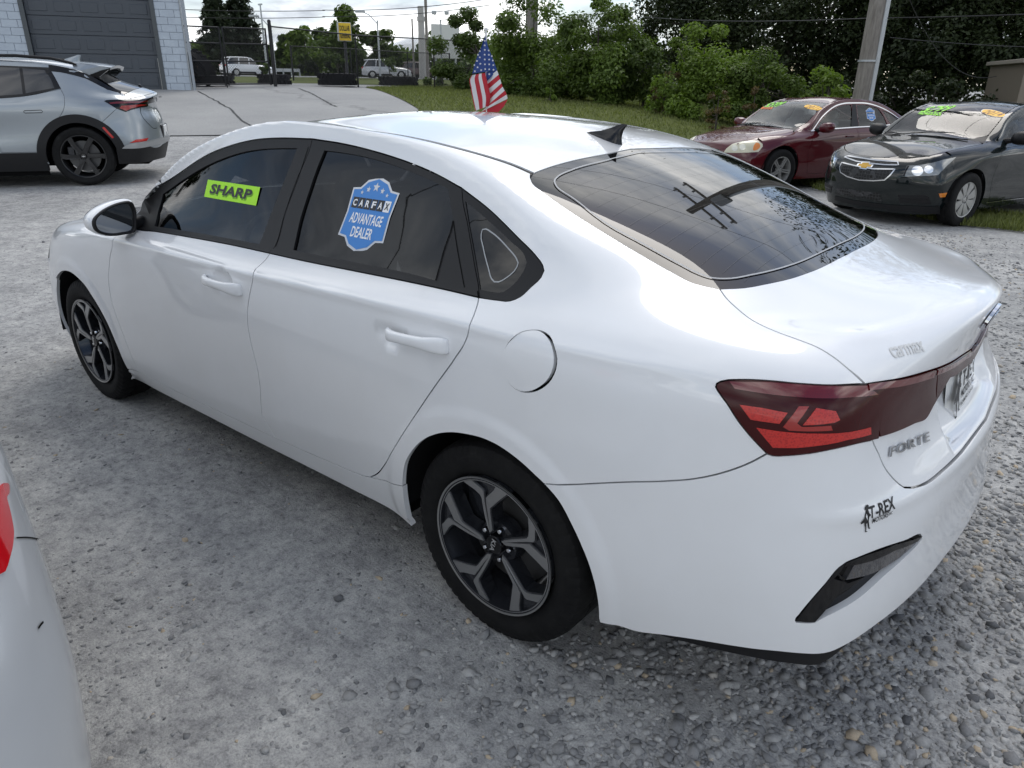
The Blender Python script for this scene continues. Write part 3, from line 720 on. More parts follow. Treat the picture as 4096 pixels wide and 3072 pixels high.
# ------------------------------------------------------------------ the white sedan: master surface
# car space = world space: x forward (0 = rear axle), y to the car's left, z up
W_ST = [3.28, 3.05, 2.70, 2.38, 2.18, 2.02, 1.86, 1.66, 1.30, .95, .55, .20, -.12, -.42, -.64, -.80]
W_SIDE = [
 [(3.28,.70,.16),(3.05,.81,.15),(2.7,.815,.14),(2.0,.835,.14),(.5,.84,.14),(0,.845,.15),(-.4,.862,.17),(-.64,.835,.20)],
 [(3.28,.77,.32),(3.05,.86,.31),(2.7,.885,.31),(2.3,.88,.29),(1.5,.868,.28),(.6,.872,.31),(.2,.885,.34),(0,.892,.35),(-.4,.886,.36),(-.64,.852,.39)],
 [(3.28,.79,.47),(3.05,.87,.48),(2.7,.897,.48),(2.3,.892,.46),(1.5,.882,.45),(.6,.886,.48),(0,.900,.51),(-.4,.893,.53),(-.64,.858,.55)],
 [(3.28,.775,.60),(3.05,.86,.64),(2.7,.896,.67),(2.3,.894,.66),(1.5,.892,.65),(.6,.896,.67),(0,.902,.70),(-.4,.892,.71),(-.64,.854,.72)],
 [(3.28,.75,.67),(3.05,.845,.73),(2.7,.888,.77),(2.3,.892,.79),(1.5,.894,.80),(.6,.898,.82),(0,.900,.84),(-.4,.886,.845),(-.64,.843,.855)],
 [(3.28,.72,.72),(3.05,.815,.80),(2.7,.866,.865),(2.3,.880,.898),(1.8,.883,.915),(1.1,.885,.931),(.54,.888,.953),(.06,.889,.967),(-.2,.884,.972),(-.4,.868,.976),(-.64,.812,.982)],
 [(3.28,.66,.77),(3.05,.74,.85),(2.7,.775,.905),(2.35,.80,.945),(2.05,.812,.958),(1.7,.818,.968),(1.3,.822,.984),(.95,.826,.997),(.55,.83,1.010),(.2,.831,1.025),(-.12,.815,1.045),(-.42,.78,1.050),(-.64,.70,1.044)],
]
W_FRONT = [[(3.50,.50,.20),(3.57,.25,.20),(3.585,0,.20)],[(3.49,.55,.33),(3.575,.28,.33),(3.595,0,.33)],[(3.50,.55,.48),(3.58,.28,.48),(3.60,0,.48)],
 [(3.47,.53,.60),(3.555,.27,.60),(3.58,0,.60)],[(3.44,.50,.68),(3.53,.26,.69),(3.56,0,.69)],[(3.42,.48,.735),(3.505,.25,.75),(3.53,0,.755)],[(3.37,.46,.775),(3.46,.24,.80),(3.49,0,.805)]]
W_REAR = [[(-.84,.755,.22),(-.955,.53,.22),(-1.005,.27,.22),(-1.02,0,.22)],
 [(-.845,.77,.405),(-.97,.55,.41),(-1.025,.28,.41),(-1.04,0,.41)],
 [(-.84,.778,.55),(-.965,.55,.56),(-1.008,.28,.57),(-1.02,0,.575)],
 [(-.84,.765,.70),(-.95,.55,.695),(-.995,.27,.70),(-1.008,0,.705)],
 [(-.825,.745,.845),(-.895,.53,.82),(-.93,.26,.815),(-.942,0,.815)],
 [(-.80,.71,.978),(-.885,.50,.972),(-.925,.26,.982),(-.942,0,.990)],
 [(-.755,.60,1.034),(-.818,.46,1.032),(-.892,.25,1.042),(-.928,0,1.056)]]
W_TOP = [
 [(.55,.868),(.58,.932),(.68,.968),(.752,.992),(.775,1.045),(.745,1.150),(.706,1.252),(.665,1.343),(.645,1.356),(.655,1.324),(.702,1.252),(.745,1.135),(.68,1.086),(.555,1.057)],
 [(.30,.885),(.30,.953),(.38,1.000),(.58,1.035),(.705,1.082),(.678,1.190),(.635,1.294),(.58,1.386),(.57,1.396),(.57,1.378),(.575,1.327),(.60,1.222),(.42,1.138),(.32,1.078)],
 [(0,.89),(0,.962),(0,1.020),(0,1.095),(0,1.178),(0,1.252),(0,1.328),(0,1.418),(0,1.435),(0,1.419),(0,1.353),(0,1.258),(0,1.150),(0,1.085)]]
WB = Body(W_ST, W_SIDE, W_FRONT, W_REAR, W_TOP)
WB.fu = 2.6; WB.ru = -0.25; WB.tu = -0.5; WB.tw = 0.80
# ------------------------------------------------------------------ paints
def paint(name, col, metallic=0.0, spec=0.5, rough=0.30):
    m, nt, b = nm(name)
    p = opos(nt)
    dirt = ramp(nt, noise(nt, p, 3.1, 6, 0.6), [(0.35, (1, 1, 1)), (0.75, (0.955, 0.95, 0.94))])
    c = mixc(nt, 1.0, (*col, 1), dirt, 'MULTIPLY')
    nt.links.new(c, b.inputs['Base Color'])
    b.inputs['Metallic'].default_value = metallic; b.inputs['Roughness'].default_value = rough
    b.inputs['Coat Weight'].default_value = 1.0; b.inputs['Specular IOR Level'].default_value = spec
    nt.links.new(ramp(nt, noise(nt, p, 9.0, 5, 0.6), [(0.3, (0.02,)*3), (0.8, (0.07,)*3)]), b.inputs['Coat Roughness'])
    return m
def glass_mat(name, tint, fac=1.0):
    m = bpy.data.materials.new(name); m.use_nodes = True; nt = m.node_tree; nt.nodes.clear()
    o = N(nt, 'ShaderNodeOutputMaterial'); t = N(nt, 'ShaderNodeBsdfTransparent'); t.inputs[0].default_value = (*tint, 1)
    g = N(nt, 'ShaderNodeBsdfGlossy'); g.inputs['Roughness'].default_value = 0.015; g.inputs[0].default_value = (fac,)*3+(1,)
    fr = N(nt, 'ShaderNodeFresnel'); fr.inputs[0].default_value = 1.50
    mx = N(nt, 'ShaderNodeMixShader'); nt.links.new(fr.outputs[0], mx.inputs[0]); nt.links.new(t.outputs[0], mx.inputs[1]); nt.links.new(g.outputs[0], mx.inputs[2])
    nt.links.new(mx.outputs[0], o.inputs[0]); return m
M_WHITE = paint('white_paint', (0.80, 0.81, 0.82))
M_BLKPL = mat('black_trim_plastic', (0.0075, 0.0075, 0.0085), 0.48, spec=.32)
M_BLKGL = mat('gloss_black', (0.004, 0.004, 0.005), 0.10, spec=.4)
M_DARK = mat('dark_inner', (0.006, 0.006, 0.006), 0.9, spec=0.1)
M_LINER = mat('wheel_liner', (0.008, 0.008, 0.009), 0.85, spec=0.2)
M_TINT = glass_mat('tinted_glass', (0.13, 0.135, 0.14))
M_TINT2 = glass_mat('rear_tinted_glass', (0.05, 0.052, 0.055))
M_CLEAR = glass_mat('clear_glass', (0.72, 0.78, 0.76))
M_CHROME = mat('chrome', (0.75, 0.76, 0.78), 0.07, 1.0)
M_MIRROR = mat('mirror_glass', (0.20, 0.21, 0.22), 0.03, 1.0)
M_ALU = mat('machined_alloy', (0.36, 0.36, 0.36), 0.34, 0.85)
M_RIMD = mat('dark_alloy', (0.03, 0.032, 0.038), 0.22, 0.5, coat=0.5)
M_DISC = mat('brake_disc', (0.10, 0.10, 0.10), 0.45, 0.7)
M_LUG = mat('lug_nut_chrome', (0.8, 0.8, 0.82), 0.12, 1.0)
M_SEAT = mat('interior_fabric', (0.03, 0.03, 0.033), 0.9)
M_SEATL = mat('interior_light', (0.22, 0.22, 0.21), 0.9)
M_INK = mat('decal_black', (0.012, 0.012, 0.014), 0.5)
M_INKW = mat('decal_white', (0.8, 0.8, 0.8), 0.5)
def tyre_mat():
    m, nt, b = nm('tyre_rubber'); p = opos(nt)
    dust = noise(nt, p, 14, 8, 0.7)
    nt.links.new(ramp(nt, dust, [(0.40, (0.0065, 0.0065, 0.007)), (0.62, (0.011, 0.011, 0.011)), (0.82, (0.034, 0.033, 0.031))]), b.inputs['Base Color'])
    b.inputs['Roughness'].default_value = 0.75; b.inputs['Specular IOR Level'].default_value = 0.2
    bump(nt, b, noise(nt, p, 90, 3), 0.15, 0.004)
    return m
M_TYRE = tyre_mat()
def lamp_mat(name, c0, c1, scale=220):
    m, nt, b = nm(name); p = opos(nt)
    v = N(nt, 'ShaderNodeTexVoronoi'); v.inputs['Scale'].default_value = scale; nt.links.new(p, v.inputs['Vector'])
    nt.links.new(mixc(nt, ramp(nt, v.outputs['Distance'], [(0.1, (0, 0, 0)), (0.6, (1, 1, 1))]), (*c0, 1), (*c1, 1)), b.inputs['Base Color'])
    b.inputs['Roughness'].default_value = 0.25; b.inputs['Coat Weight'].default_value = .4; b.inputs['Coat Roughness'].default_value = 0.02
    return m
M_LAMPD = mat('lamp_dark_red', (0.042, 0.001, 0.0018), 0.12, spec=.3)
M_LAMPM = mat('lamp_mid_red', (0.13, 0.005, 0.007), 0.10, coat=.8)
M_LAMPR = lamp_mat('lamp_reflector_red', (0.34, 0.006, 0.005), (0.52, 0.016, 0.010))
M_LAMPO = mat('lamp_orange_red', (0.30, 0.010, 0.006), 0.2, coat=.6)
M_PLATE = mat('plate_white', (0.72, 0.72, 0.70), 0.4)
# ------------------------------------------------------------------ text as flat meshes
def text_mesh(txt, size=1.0, bold=0.0, spacing=1.0, extrude=0.0):
    cu = bpy.data.curves.new('t', 'FONT'); cu.body = txt; cu.size = size; cu.align_x = 'CENTER'; cu.align_y = 'CENTER'
    cu.offset = bold; cu.space_character = spacing; cu.extrude = extrude; cu.resolution_u = 3
    ob = bpy.data.objects.new('t', cu); COL.objects.link(ob); dg = bpy.context.evaluated_depsgraph_get(); dg.update()
    me = ob.evaluated_get(dg).to_mesh()
    V = [tuple(v.co) for v in me.vertices]; F = [tuple(p.vertices) for p in me.polygons]
    ob.evaluated_get(dg).to_mesh_clear(); bpy.data.objects.remove(ob); bpy.data.curves.remove(cu)
    return V, F
def frame_at(p, n, xdir):
    if isinstance(p, np.ndarray) and p[0] < -.6: p = p+np.array(n)*(w_disp(p)+lid_disp(p))
    n = Vector(n).normalized(); x = Vector(xdir); x = (x-n*x.dot(n)).normalized(); y = n.cross(x)
    return Vector(p), x, y, n
def flat_pts(V, fr, lift=0.002, shear=0.0):
    p, x, y, n = fr
    return [p+x*(a+shear*b)+y*b+n*(c+lift) for a, b, c in V]
def text_on(name, txt, fr, w, m, parent, bold=0.0, shear=0.0, lift=0.002, height=None, extrude=0.0, spacing=1.0):
    V, F = text_mesh(txt, 1.0, bold, spacing, 0.0)
    xs = [v[0] for v in V]; ys = [v[1] for v in V]; sc = w/(max(xs)-min(xs)); cx = (max(xs)+min(xs))/2; cy = (max(ys)+min(ys))/2
    sy = sc if height is None else height/(max(ys)-min(ys))
    V = [((a-cx)*sc, (b-cy)*sy, 0) for a, b, c in V]
    if extrude:
        n0 = len(V); cnt = {}
        for f in F:
            for i in range(len(f)): cnt[(f[i], f[(i+1) % len(f)])] = 1
        V = V+[(a, b, extrude) for a, b, c in V]
        F2 = [tuple(i+n0 for i in f) for f in F]
        F = F2+[(a, b, b+n0, a+n0) for a, b in cnt if (b, a) not in cnt]
    return mesh_obj(name, flat_pts(V, fr, lift, shear), F, m, parent)
def wrap_on(name, V, F, B, dom, pa, pb, w, h, m, parent, shear=0.0, off=.0015, disp=None, extrude=0.0):
    xs = [v[0] for v in V]; ys = [v[1] for v in V]; cx, cy = (max(xs)+min(xs))/2, (max(ys)+min(ys))/2
    sx, sy = w/(max(xs)-min(xs)), h/(max(ys)-min(ys)); mid = (pa+pb)/2; n = B.surf(dom, *B.dinv(dom, mid))[1]
    p, x, y, n = [np.array(q) for q in (Vector(mid),)+frame_at(Vector(mid), n, pb-pa)[1:]]
    def put(a, b, e):
        q = mid+x*((a-cx)*sx+shear*(b-cy)*sy)+y*((b-cy)*sy); return B.surf(dom, *B.dinv(dom, q), off=off+e, disp=disp)[0]
    vs = [put(a, b, extrude) for a, b, c in V]; fs = list(F)
    if extrude:
        n0 = len(vs); cnt = {}
        for f in F:
            for i in range(len(f)): cnt[(f[i], f[(i+1) % len(f)])] = 1
        vs += [put(a, b, -.001) for a, b, c in V]; fs += [(a+n0, b+n0, b, a) for a, b in cnt if (b, a) not in cnt]
    return mesh_obj(name, vs, fs, m, parent)
def wrap_text(name, txt, B, dom, pxa, pxb, h, m, parent, bold=0.0, spacing=1.0, **k):
    V, F = text_mesh(txt, 1.0, bold, spacing); pa, pb = B.pix(*pxa), B.pix(*pxb)
    return wrap_on(name, V, F, B, dom, pa, pb, float(np.linalg.norm(pb-pa)), h, m, parent, **k)
def poly_on(name, polys, fr, m, parent, lift=0.002):
    vs = []; fs = []
    for P in polys:
        o = len(vs); vs += flat_pts([(a, b, 0) for a, b in P], fr, lift); fs.append(tuple(range(o, o+len(P))))
    return mesh_obj(name, vs, fs, m, parent)
DINO = [[(-.50,-.05),(-.46,.02),(-.38,.05),(-.28,.12),(-.18,.30),(-.10,.42),(-.16,.46),(-.16,.52),(-.02,.60),(.14,.60),(.20,.54),(.14,.50),(.20,.45),(.08,.42),(.10,.30),(.16,.22),(.22,.20),(.20,.12),(.12,.14),(.08,.02),(.10,-.10),(.16,-.25),(.20,-.40),(.30,-.44),(.16,-.46),(.10,-.40),(.04,-.22),(-.02,-.12),(-.08,-.18),(-.04,-.34),(-.06,-.50),(.06,-.54),(-.14,-.54),(-.13,-.34),(-.20,-.20),(-.24,-.06),(-.34,-.08),(-.44,-.10)]]
# ------------------------------------------------------------------ wheels (built at the origin, axle along y, face towards +y)
def arc_pts(r, a0, a1, n): return [(r*math.cos(a0+(a1-a0)*i/n), r*math.sin(a0+(a1-a0)*i/n)) for i in range(n+1)]
def make_tyre(r, rim, width, parent, notch=60, name='tyre'):
    w = width/2; n = notch*4; vs = []; k = None
    for i in range(n):
        a = 2*math.pi*i/n; lug = (i % 4) in (0,); g = 0.0035 if lug else 0.0
        g2 = 0.005 if (i % 8) in (2, 3) else 0.0
        prof = [(rim-.010, w*.66), (rim+.004, w*.82), (rim+.012, w*.90), (rim+(r-rim)*.40, w*.985), (rim+(r-rim)*.62, w), (r-.030, w*.965-g*.6), (r-.012, w*.90-g), (r-.004-g, w*.78),
                (r-g2*.6, w*.60), (r-g2, w*.34), (r-.007, w*.32), (r-.007, w*.26), (r-g2, w*.24), (r, 0), (r, -w*.5), (r-.012, -w*.9), (rim+(r-rim)*.5, -w), (rim, -w*.8), (rim-.010, -w*.66)]
        k = len(prof); ca, sa = math.cos(a), math.sin(a)
        vs += [(q*ca, h, q*sa) for q, h in prof]
    fs = [(i*k+j, i*k+j+1, ((i+1) % n)*k+j+1, ((i+1) % n)*k+j) for i in range(n) for j in range(k-1)]
    o = mesh_obj(name, vs, fs, M_TYRE, parent, True); o.data.set_sharp_from_angle(angle=R(30)); return o
def spoke_wheel(name, loc, flip, r, rim, width, spokes, m_face, m_side, parent, nsp=5, rot=0.0, lug_r=0.057, cap_r=0.032, nlug=5, depth=0.045, groove=(), cap_m=None, rim_lip=None, face_h=None, notch=60):
    """spokes: list of polygons (x,z) for ONE spoke in wheel units (metres)"""
    t = bpy.data.objects.new(name, None); COL.objects.link(t); t.parent = parent; t.empty_display_size = 0.1
    t.location = loc; t.rotation_euler = (0, 0, math.pi if flip else 0)
    make_tyre(r, rim, width, t, notch)
    w = width/2; fy = face_h if face_h is not None else w*.80
    mb = MB(); mb.lathe([(rim-.002, fy+.004), (rim-.009, fy+.002), (rim-.012, fy-.010), (rim-.02, fy-.03), (rim-.035, fy-.09), (rim-.04, -w*.7)], 72)
    mb.build('rim_barrel', m_side, t, 40)
    mb = MB(); mb.lathe([(rim-.001, fy+.004), (rim+.004, fy+.006), (rim+.004, fy+.001), (rim-.008, fy+.0035)], 72, close=False); mb.build('rim_lip', rim_lip or m_face, t, 50)
    f = MB(); b = MB()
    for i in range(nsp):
        a = rot+2*math.pi*i/nsp; ca, sa = math.cos(a), math.sin(a)
        dish = lambda x, z: -0.012*(1-min(1, math.hypot(x, z)/rim))**2
        fn = lambda x, z, h: (ca*x-sa*z, h+dish(x, z), sa*x+ca*z)
        for P in spokes:
            if area2(P) > 0: P = P[::-1]
            f.prism(P, fy-.004, fy, fn)
            Q = inset(P, -0.004)
            if area2(Q) > 0: Q = Q[::-1]
            b.prism([tuple(q) for q in Q], fy-depth, fy-.0035, fn)
        for P in groove:
            if area2(P) > 0: P = P[::-1]
            b.prism(P, fy-depth, fy-.010, fn)
    f.build('spoke_face', m_face, t); b.build('spoke_body', m_side, t)
    mb = MB(); mb.lathe([(0, fy-.028), (lug_r+.016, fy-.030), (lug_r+.022, fy-.045), (lug_r+.022, fy-depth-.02), (0, fy-depth-.02)], 40); mb.build('hub', m_side, t, 40)
    mb = MB(); mb.lathe([(0, fy-.006), (cap_r*.9, fy-.008), (cap_r, fy-.013), (cap_r, fy-.032)], 32); mb.build('centre_cap', cap_m or m_side, t, 40)
    for i in range(nlug):
        a = rot+2*math.pi*(i+.5)/nlug; c = (lug_r*math.cos(a), 0, lug_r*math.sin(a))
        mb = MB(); mb.lathe([(0, fy-.012), (.006, fy-.013), (.009, fy-.018), (.010, fy-.034)], 10, 'y', c); mb.build('lug_nut', M_LUG, t, 50)
    mb = MB(); mb.lathe([(.055, fy-.085), (rim*.72, fy-.085), (rim*.72, fy-.105), (.055, fy-.105)], 40, close=True); mb.build('brake_disc', M_DISC, t, 40)
    mb = MB(); mb.box((rim*.55, fy-.09, rim*.22), (.09, .05, .13), 0, .012); mb.build('brake_caliper', M_RIMD, t)
    return t
# ------------------------------------------------------------------ photo crops used for tracing: origin x, y, scale
ZC = {1: (180, 450, 1100/2212), 2: (1400, 1100, 1100/2212), 3: (2700, 1000, 1396/2212), 4: (2000, 400, 1600/2212), 5: (1200, 400, 1200/2212),
      6: (200, 1050, 450/1244), 7: (1600, 1700, 900/1659), 10: (480, 1400, 1200/2212), 11: (180, 820, 300/830), 12: (2350, 1700, 1700/2212), 13: (1000, 420, 1400/2212), 14: (340, 780, 280/2212), 15: (150, 500, 1200/1659)}
def Z(k, *pts):
    x, y, s = ZC[k]; return [(x+s*a, y+s*b) for a, b in pts]
# ------------------------------------------------------------------ the white sedan
car = empty('white_sedan', (0, 0, 0), 0, 'white four-door sedan with tinted windows, a lime SHARP sticker and dark red tail lights', 'car')
L_AF = [(524, 897), (495, 922), (472, 944), (457, 960), (449, 989), (441, 1022), (436, 1071), (434.6, 1111), (437.6, 1156), (448.5, 1211), (468, 1273), (493, 1339), (514.7, 1397), (536, 1451), (550.5, 1488)]
L_B1 = [(1079.5, 1013), (1070, 1029), (1050, 1052), (1025, 1079), (1018, 1096.5), (1005.5, 1146), (995.6, 1196), (989.6, 1252), (990.5, 1295), (996, 1332), (1010.6, 1400), (1022.5, 1443), (1033, 1492), (1040, 1546), (1044, 1617), (1048, 1663)]
L_B2 = [(1048, 1663), (1096, 1757)]
L_S1 = Z(10, (130, 163), (165, 180), (260, 235), (400, 305), (600, 400), (800, 495), (1000, 590), (1138, 658))
L_S2 = Z(10, (1138, 658), (1350, 755), (1550, 842), (1700, 910), (1780, 940), (1830, 950))
L_C = Z(2, (1035, 180), (1030, 215), (1010, 285), (985, 370), (960, 450), (920, 550), (850, 660), (700, 870), (550, 1090), (430, 1280), (330, 1440), (260, 1545), (200, 1610), (140, 1638))
L_BELT1 = [(524, 897), (549, 917), (620, 926), (776.7, 952), (926, 979.6), (1079.5, 1013)]
L_BELT2 = [(1079.5, 1013), (1200, 1040), (1417, 1083.5), (1634, 1127), (1797, 1162), (1914.7, 1189.5)]
L_T1 = [(524, 897), (530, 858), (545, 833), (590, 788), (642, 743), (727, 686), (826, 622), (926, 582), (1025, 559), (1125, 553), (1247, 556)]
L_T2 = [(1247, 556), (1363, 574), (1525, 614), (1634, 650), (1742, 696), (1845.6, 752.6)]
L_T3 = [(1845.6, 752.6), (1960, 842), (2068, 948), (2149, 1032), (2170, 1062), (2175, 1083), (2164, 1108), (2122, 1149), (2082, 1186), (2041, 1203), (1990, 1200), (1914.7, 1189.5)]
L_BP = [(1247, 556), (1240.5, 584.5), (1183.5, 720), (1135, 860), (1097, 985), (1079.5, 1013)]
L_CP = [(1845.6, 752.6), (1849, 799), (1867, 888), (1884, 985), (1900, 1078), (1913, 1150), (1914.7, 1189.5)]
L_ARCHR = Z(7, (30, 400), (50, 280), (100, 190), (180, 110), (280, 65), (390, 52), (500, 65), (620, 95), (720, 140), (820, 205), (920, 285), (1000, 360), (1073, 428))
L_ARCHB = Z(7, (1073, 428), (1170, 540), (1270, 720), (1340, 870), (1400, 1020), (1450, 1200), (1470, 1330), (1475, 1440))
L_SEAM = [(2182, 1932)]+Z(12, (-60, 310), (0, 307), (200, 298), (400, 293), (560, 280), (700, 250), (850, 195), (935, 150))
L_LAMPL = Z(3, (585, 1290), (480, 1180), (400, 1080), (330, 970), (275, 895), (260, 868), (266, 848), (290, 835), (340, 825))
L_LAMPT = Z(3, (340, 825), (450, 823), (600, 830), (800, 848), (1000, 857), (1205, 850))
L_LAMPR = Z(3, (1205, 850), (1290, 912), (1291, 1000), (1283, 1195))
L_LAMPB = Z(3, (1283, 1195), (1150, 1225), (1000, 1260), (850, 1288), (700, 1302), (620, 1303), (585, 1290))
L_TRUNK = Z(3, (1205, 850), (1100, 755), (1000, 675), (900, 615), (800, 575), (650, 520), (500, 450), (400, 375), (310, 285), (287, 250))
L_GLS = [(2879, 1157), (2781, 1134), (2687, 1087), (2579, 1025.7), (2434, 939), (2289, 848.5), (2181, 772.5), (2134, 736), (2123, 711)]
L_DITCH = [(2123, 695), (2044, 660.5), (1949, 629), (1823, 594), (1696, 562), (1570, 537), (1443, 518)]
L_LIDS = Z(3, (1250, 1203), (1268, 1245), (1290, 1290), (1330, 1380), (1400, 1465), (1450, 1505), (1480, 1512))
L_LIDB = [(3634, 1954)]+Z(12, (1740, 310), (1850, 230), (1950, 130))
# small-scale relief that the coarse surface lacks: arch lips, door crease, sill, cups behind the handles
def sstep(x): x = min(1.0, max(0.0, x)); return x*x*(3-2*x)
HC = [WB.pix(1575, 1338), WB.pix(893, 1112)]          # handle cups: rear door, front door
def w_disp(p):
    d = 0.0; u, v, w = p; a = abs(v)
    if a > .60:
        for cu in (0.0, 2.70):
            r = math.hypot(u-cu, w-.308)
            if w > .24 and r < .56: d += 0.006*(1-sstep((r-.40)/.045)) if r < .45 else 0.0
        if .25 < u < 2.35 and w < .6:
            wc = .335+(.485-.335)*((2.17-u)/1.73)**2.2 if u < 2.17 else .335
            if w < wc: d -= 0.075*(wc-w)*sstep((u-.28)/.2)
        for h in HC:
            e = ((u-h[0]-.012)/.075)**2+((w-h[2]+.004)/.042)**2
            if e < 1: d -= 0.020*(1-e)**1.0*sstep((1-e)*2)
    if a > .5 and -.75 < u < 2.6 and .85 < w < 1.06:      # shoulder crease
        wc = float(np.interp(u, [-.66, -.4, -.2, .06, .54, 1.1, 1.8, 2.6], [.982, .976, .972, .967, .953, .931, .915, .885])); t = abs(w-wc)
        if t < .05: d += .0055*math.exp(-(t/.017)**2)*sstep((u+.72)/.3)*sstep((2.6-u)/.5)
    if u < -.70 and .55 < w < .85:                          # bumper ridge
        wc = .70+.01*a; t = abs(w-wc)
        if t < .05: d += .006*math.exp(-(t/.020)**2)*sstep((-.74-u)/.20)
    return d
def lid_disp(p):
    u, v, w = p; d = 0.0; a = abs(v)
    ul = float(np.interp(a, [0, .15, .35, .5, .6], [-.925, -.91, -.855, -.80, -.755])); t = abs(u-ul)
    if w > .96 and t < .09: d += .0055*math.exp(-(t/.030)**2)*sstep((.66-a)/.15)
    return d
side = lambda segs: WB.outline('side', segs)
def dom_pts(dom, uvw): return [('d',)+tuple(WB.dinv(dom, np.array(q))) for q in uvw]
D3 = lambda dom, *q: [('d',)+tuple(WB.dinv(dom, np.array(x))) for x in q]
def fine(g):                                       # finer mesh along the arches and the shoulder crease
    wz = .55+.88*np.tan(np.clip(g[:, 1]/.85, -1, 1)); m = np.zeros(len(g), bool)
    for cu in (0.0, 2.70): m |= (np.hypot(g[:, 0]-cu, wz-.308) < .48)
    wc = np.interp(g[:, 0], [-.66, -.4, -.2, .06, .54, 1.1, 1.8, 2.6], [.982, .976, .972, .967, .953, .931, .915, .885])
    return m | (np.abs(wz-wc) < .055) | ((g[:, 1] > .55) & (g[:, 0] > .85)) | (g[:, 1] > .74)
kw = dict(disp=w_disp, sp=0.024, dense=[(fine, .0115)])
def seg(*parts): return [p for p in parts]
# --- shell, wheel wells
def w_drop(c):
    u, v, w = c[:, 0], np.abs(c[:, 1]), c[:, 2]
    d = (u < -.75) | ((np.hypot(u, w-.308) < .42) | (np.hypot(u-2.7, w-.308) < .44)) & (v > .35)
    d |= (w > .99) & (v > .05) & (u < 2.4) & (u > -.5)
    d |= (w > 1.0) & (u < 2.3) & (u > -.42)
    d |= (w < .42) | ((u < -.3) & (w < .5))
    return d
WB.shell('inner_skin', M_DARK, car, 0.028, w_drop)
for cu in (0.0, 2.70):
    for sg in (1, -1):
        mb = MB(); n = 28; vs = []
        for i in range(n+1):
            a = R(-4)+R(188)*i/n; rr = .372
            for y in (.88, .52): vs.append((cu+rr*math.cos(a), sg*y if y < .8 else sg*.868, .315+rr*math.sin(a)))
        fs = [(2*i, 2*i+1, 2*i+3, 2*i+2) for i in range(n)]
        mb.add(vs, fs)
        mb.add([(cu, sg*.52, .315)]+[vs[2*i+1] for i in range(n+1)], [(0, i+1, i+2) for i in range(n)])
        mb.build('wheel_arch_liner', M_LINER, car, True)
mb = MB(); mb.box((1.35, 0, .21), (4.3, 1.2, .04)); mb.box((1.35, 0, .25), (1.9, 1.62, .04)); mb.build('underbody', M_DARK, car)
# --- doors, fender, quarter, sill
belt_pt = L_BELT1[0]
WB.panel('front_door', 'side', side([L_AF[::-1], L_BELT1, L_B1, L_B2, L_S1[::-1]]), M_WHITE, car, mirror=True, **kw)
WB.panel('rear_door', 'side', side([L_B2[::-1], L_B1[::-1], L_BELT2, L_C, L_S2[::-1]]), M_WHITE, car, mirror=True, **kw)
fuel_hole = Z(2, (1225, 700), (1232, 640), (1262, 565), (1310, 510), (1385, 458), (1470, 440), (1545, 447), (1612, 492), (1652, 570), (1669, 670), (1658, 760), (1622, 840), (1550, 910), (1450, 947), (1370, 938), (1295, 890), (1248, 810), (1230, 760))
fuel_door = Z(2, (1225, 700), (1232, 640), (1262, 565), (1310, 510), (1385, 458), (1470, 442), (1535, 452), (1592, 500), (1628, 570), (1646, 665), (1636, 750), (1600, 832), (1530, 900), (1440, 938), (1370, 934), (1295, 888), (1248, 810), (1230, 760))
fh = WB.outline('side', fuel_hole, closed_smooth=True); fd = WB.outline('side', fuel_door, closed_smooth=True)
ARCHF0 = Z(10, (2140, 1310), (2120, 1240), (2100, 1120), (2092, 1000))
A_IN = D3('side', (1.05, .572, 1.395), (1.30, .582, 1.385), (1.50, .610, 1.345), (1.66, .638, 1.294), (1.86, .682, 1.190), (2.02, .712, 1.082), (2.12, .745, 1.02), (2.20, .775, .985))
quarter = side([L_T1, L_T2, L_T3, L_C, Z(2, (140, 1638))+Z(10, (1990, 985), (2092, 1000)), Z(10, (2092, 1000))+L_ARCHR, L_SEAM, L_LAMPL, L_LAMPT, L_TRUNK, L_GLS, [L_GLS[-1], L_DITCH[0]], L_DITCH+A_IN, A_IN[-1:]+[L_T1[0]]])
WB.panel('body_side_panel', 'side', quarter, M_WHITE, car, holes=[fh], hole_gap=0.0, **kw)
WB.panel('body_side_panel', 'side', quarter, M_WHITE, car, mirror='right', **kw)
o = WB.panel('fuel_door', 'side', fd, M_WHITE, car, gap=0.0012, sp=.02, off=0.0015)
mb = MB(); p, n = WB.surf('side', *WB.dinv('side', WB.pix(2120, 1445)))
pts = [WB.surf('side', *q, off=-.012)[0] for q in fh]; mb.add(pts, [tuple(range(len(pts)))]); mb.build('fuel_door_pocket', M_DARK, car)
sill = side([Z(10, (62, 145), (130, 163)), L_S1, L_S2, Z(10, (1830, 950), (1990, 985), (2092, 1000)), ARCHF0[::-1], Z(10, (2140, 1310), (1950, 1190), (1700, 1055), (1140, 762), (600, 480), (250, 300), (150, 245), (85, 218)), Z(10, (85, 218), (72, 190), (62, 145))])
WB.panel('sill_panel', 'side', sill, M_WHITE, car, gap=.0015, mirror=True, flange=.018, **kw)
ARCHF = Z(11, (133, 815), (160, 770), (200, 735), (240, 728), (300, 745))+Z(6, (340, 185), (400, 250), (480, 370), (560, 500), (640, 650), (720, 830), (790, 1000), (862, 1178))
fend = side([L_AF, [L_AF[-1]]+Z(6, (865, 1180)), ARCHF[::-1], [ARCHF[0]]+D3('side', (3.10, .84, .62)), D3('side', (3.10, .84, .62), (3.06, .85, .72), (3.04, .78, .835)), D3('side', (3.04, .78, .835), (2.70, .735, .918), (2.40, .745, .962), (2.20, .775, .99)), D3('side', (2.20, .775, .99))+[L_AF[0]]])
WB.panel('front_fender', 'side', fend, M_WHITE, car, mirror=True, **kw)
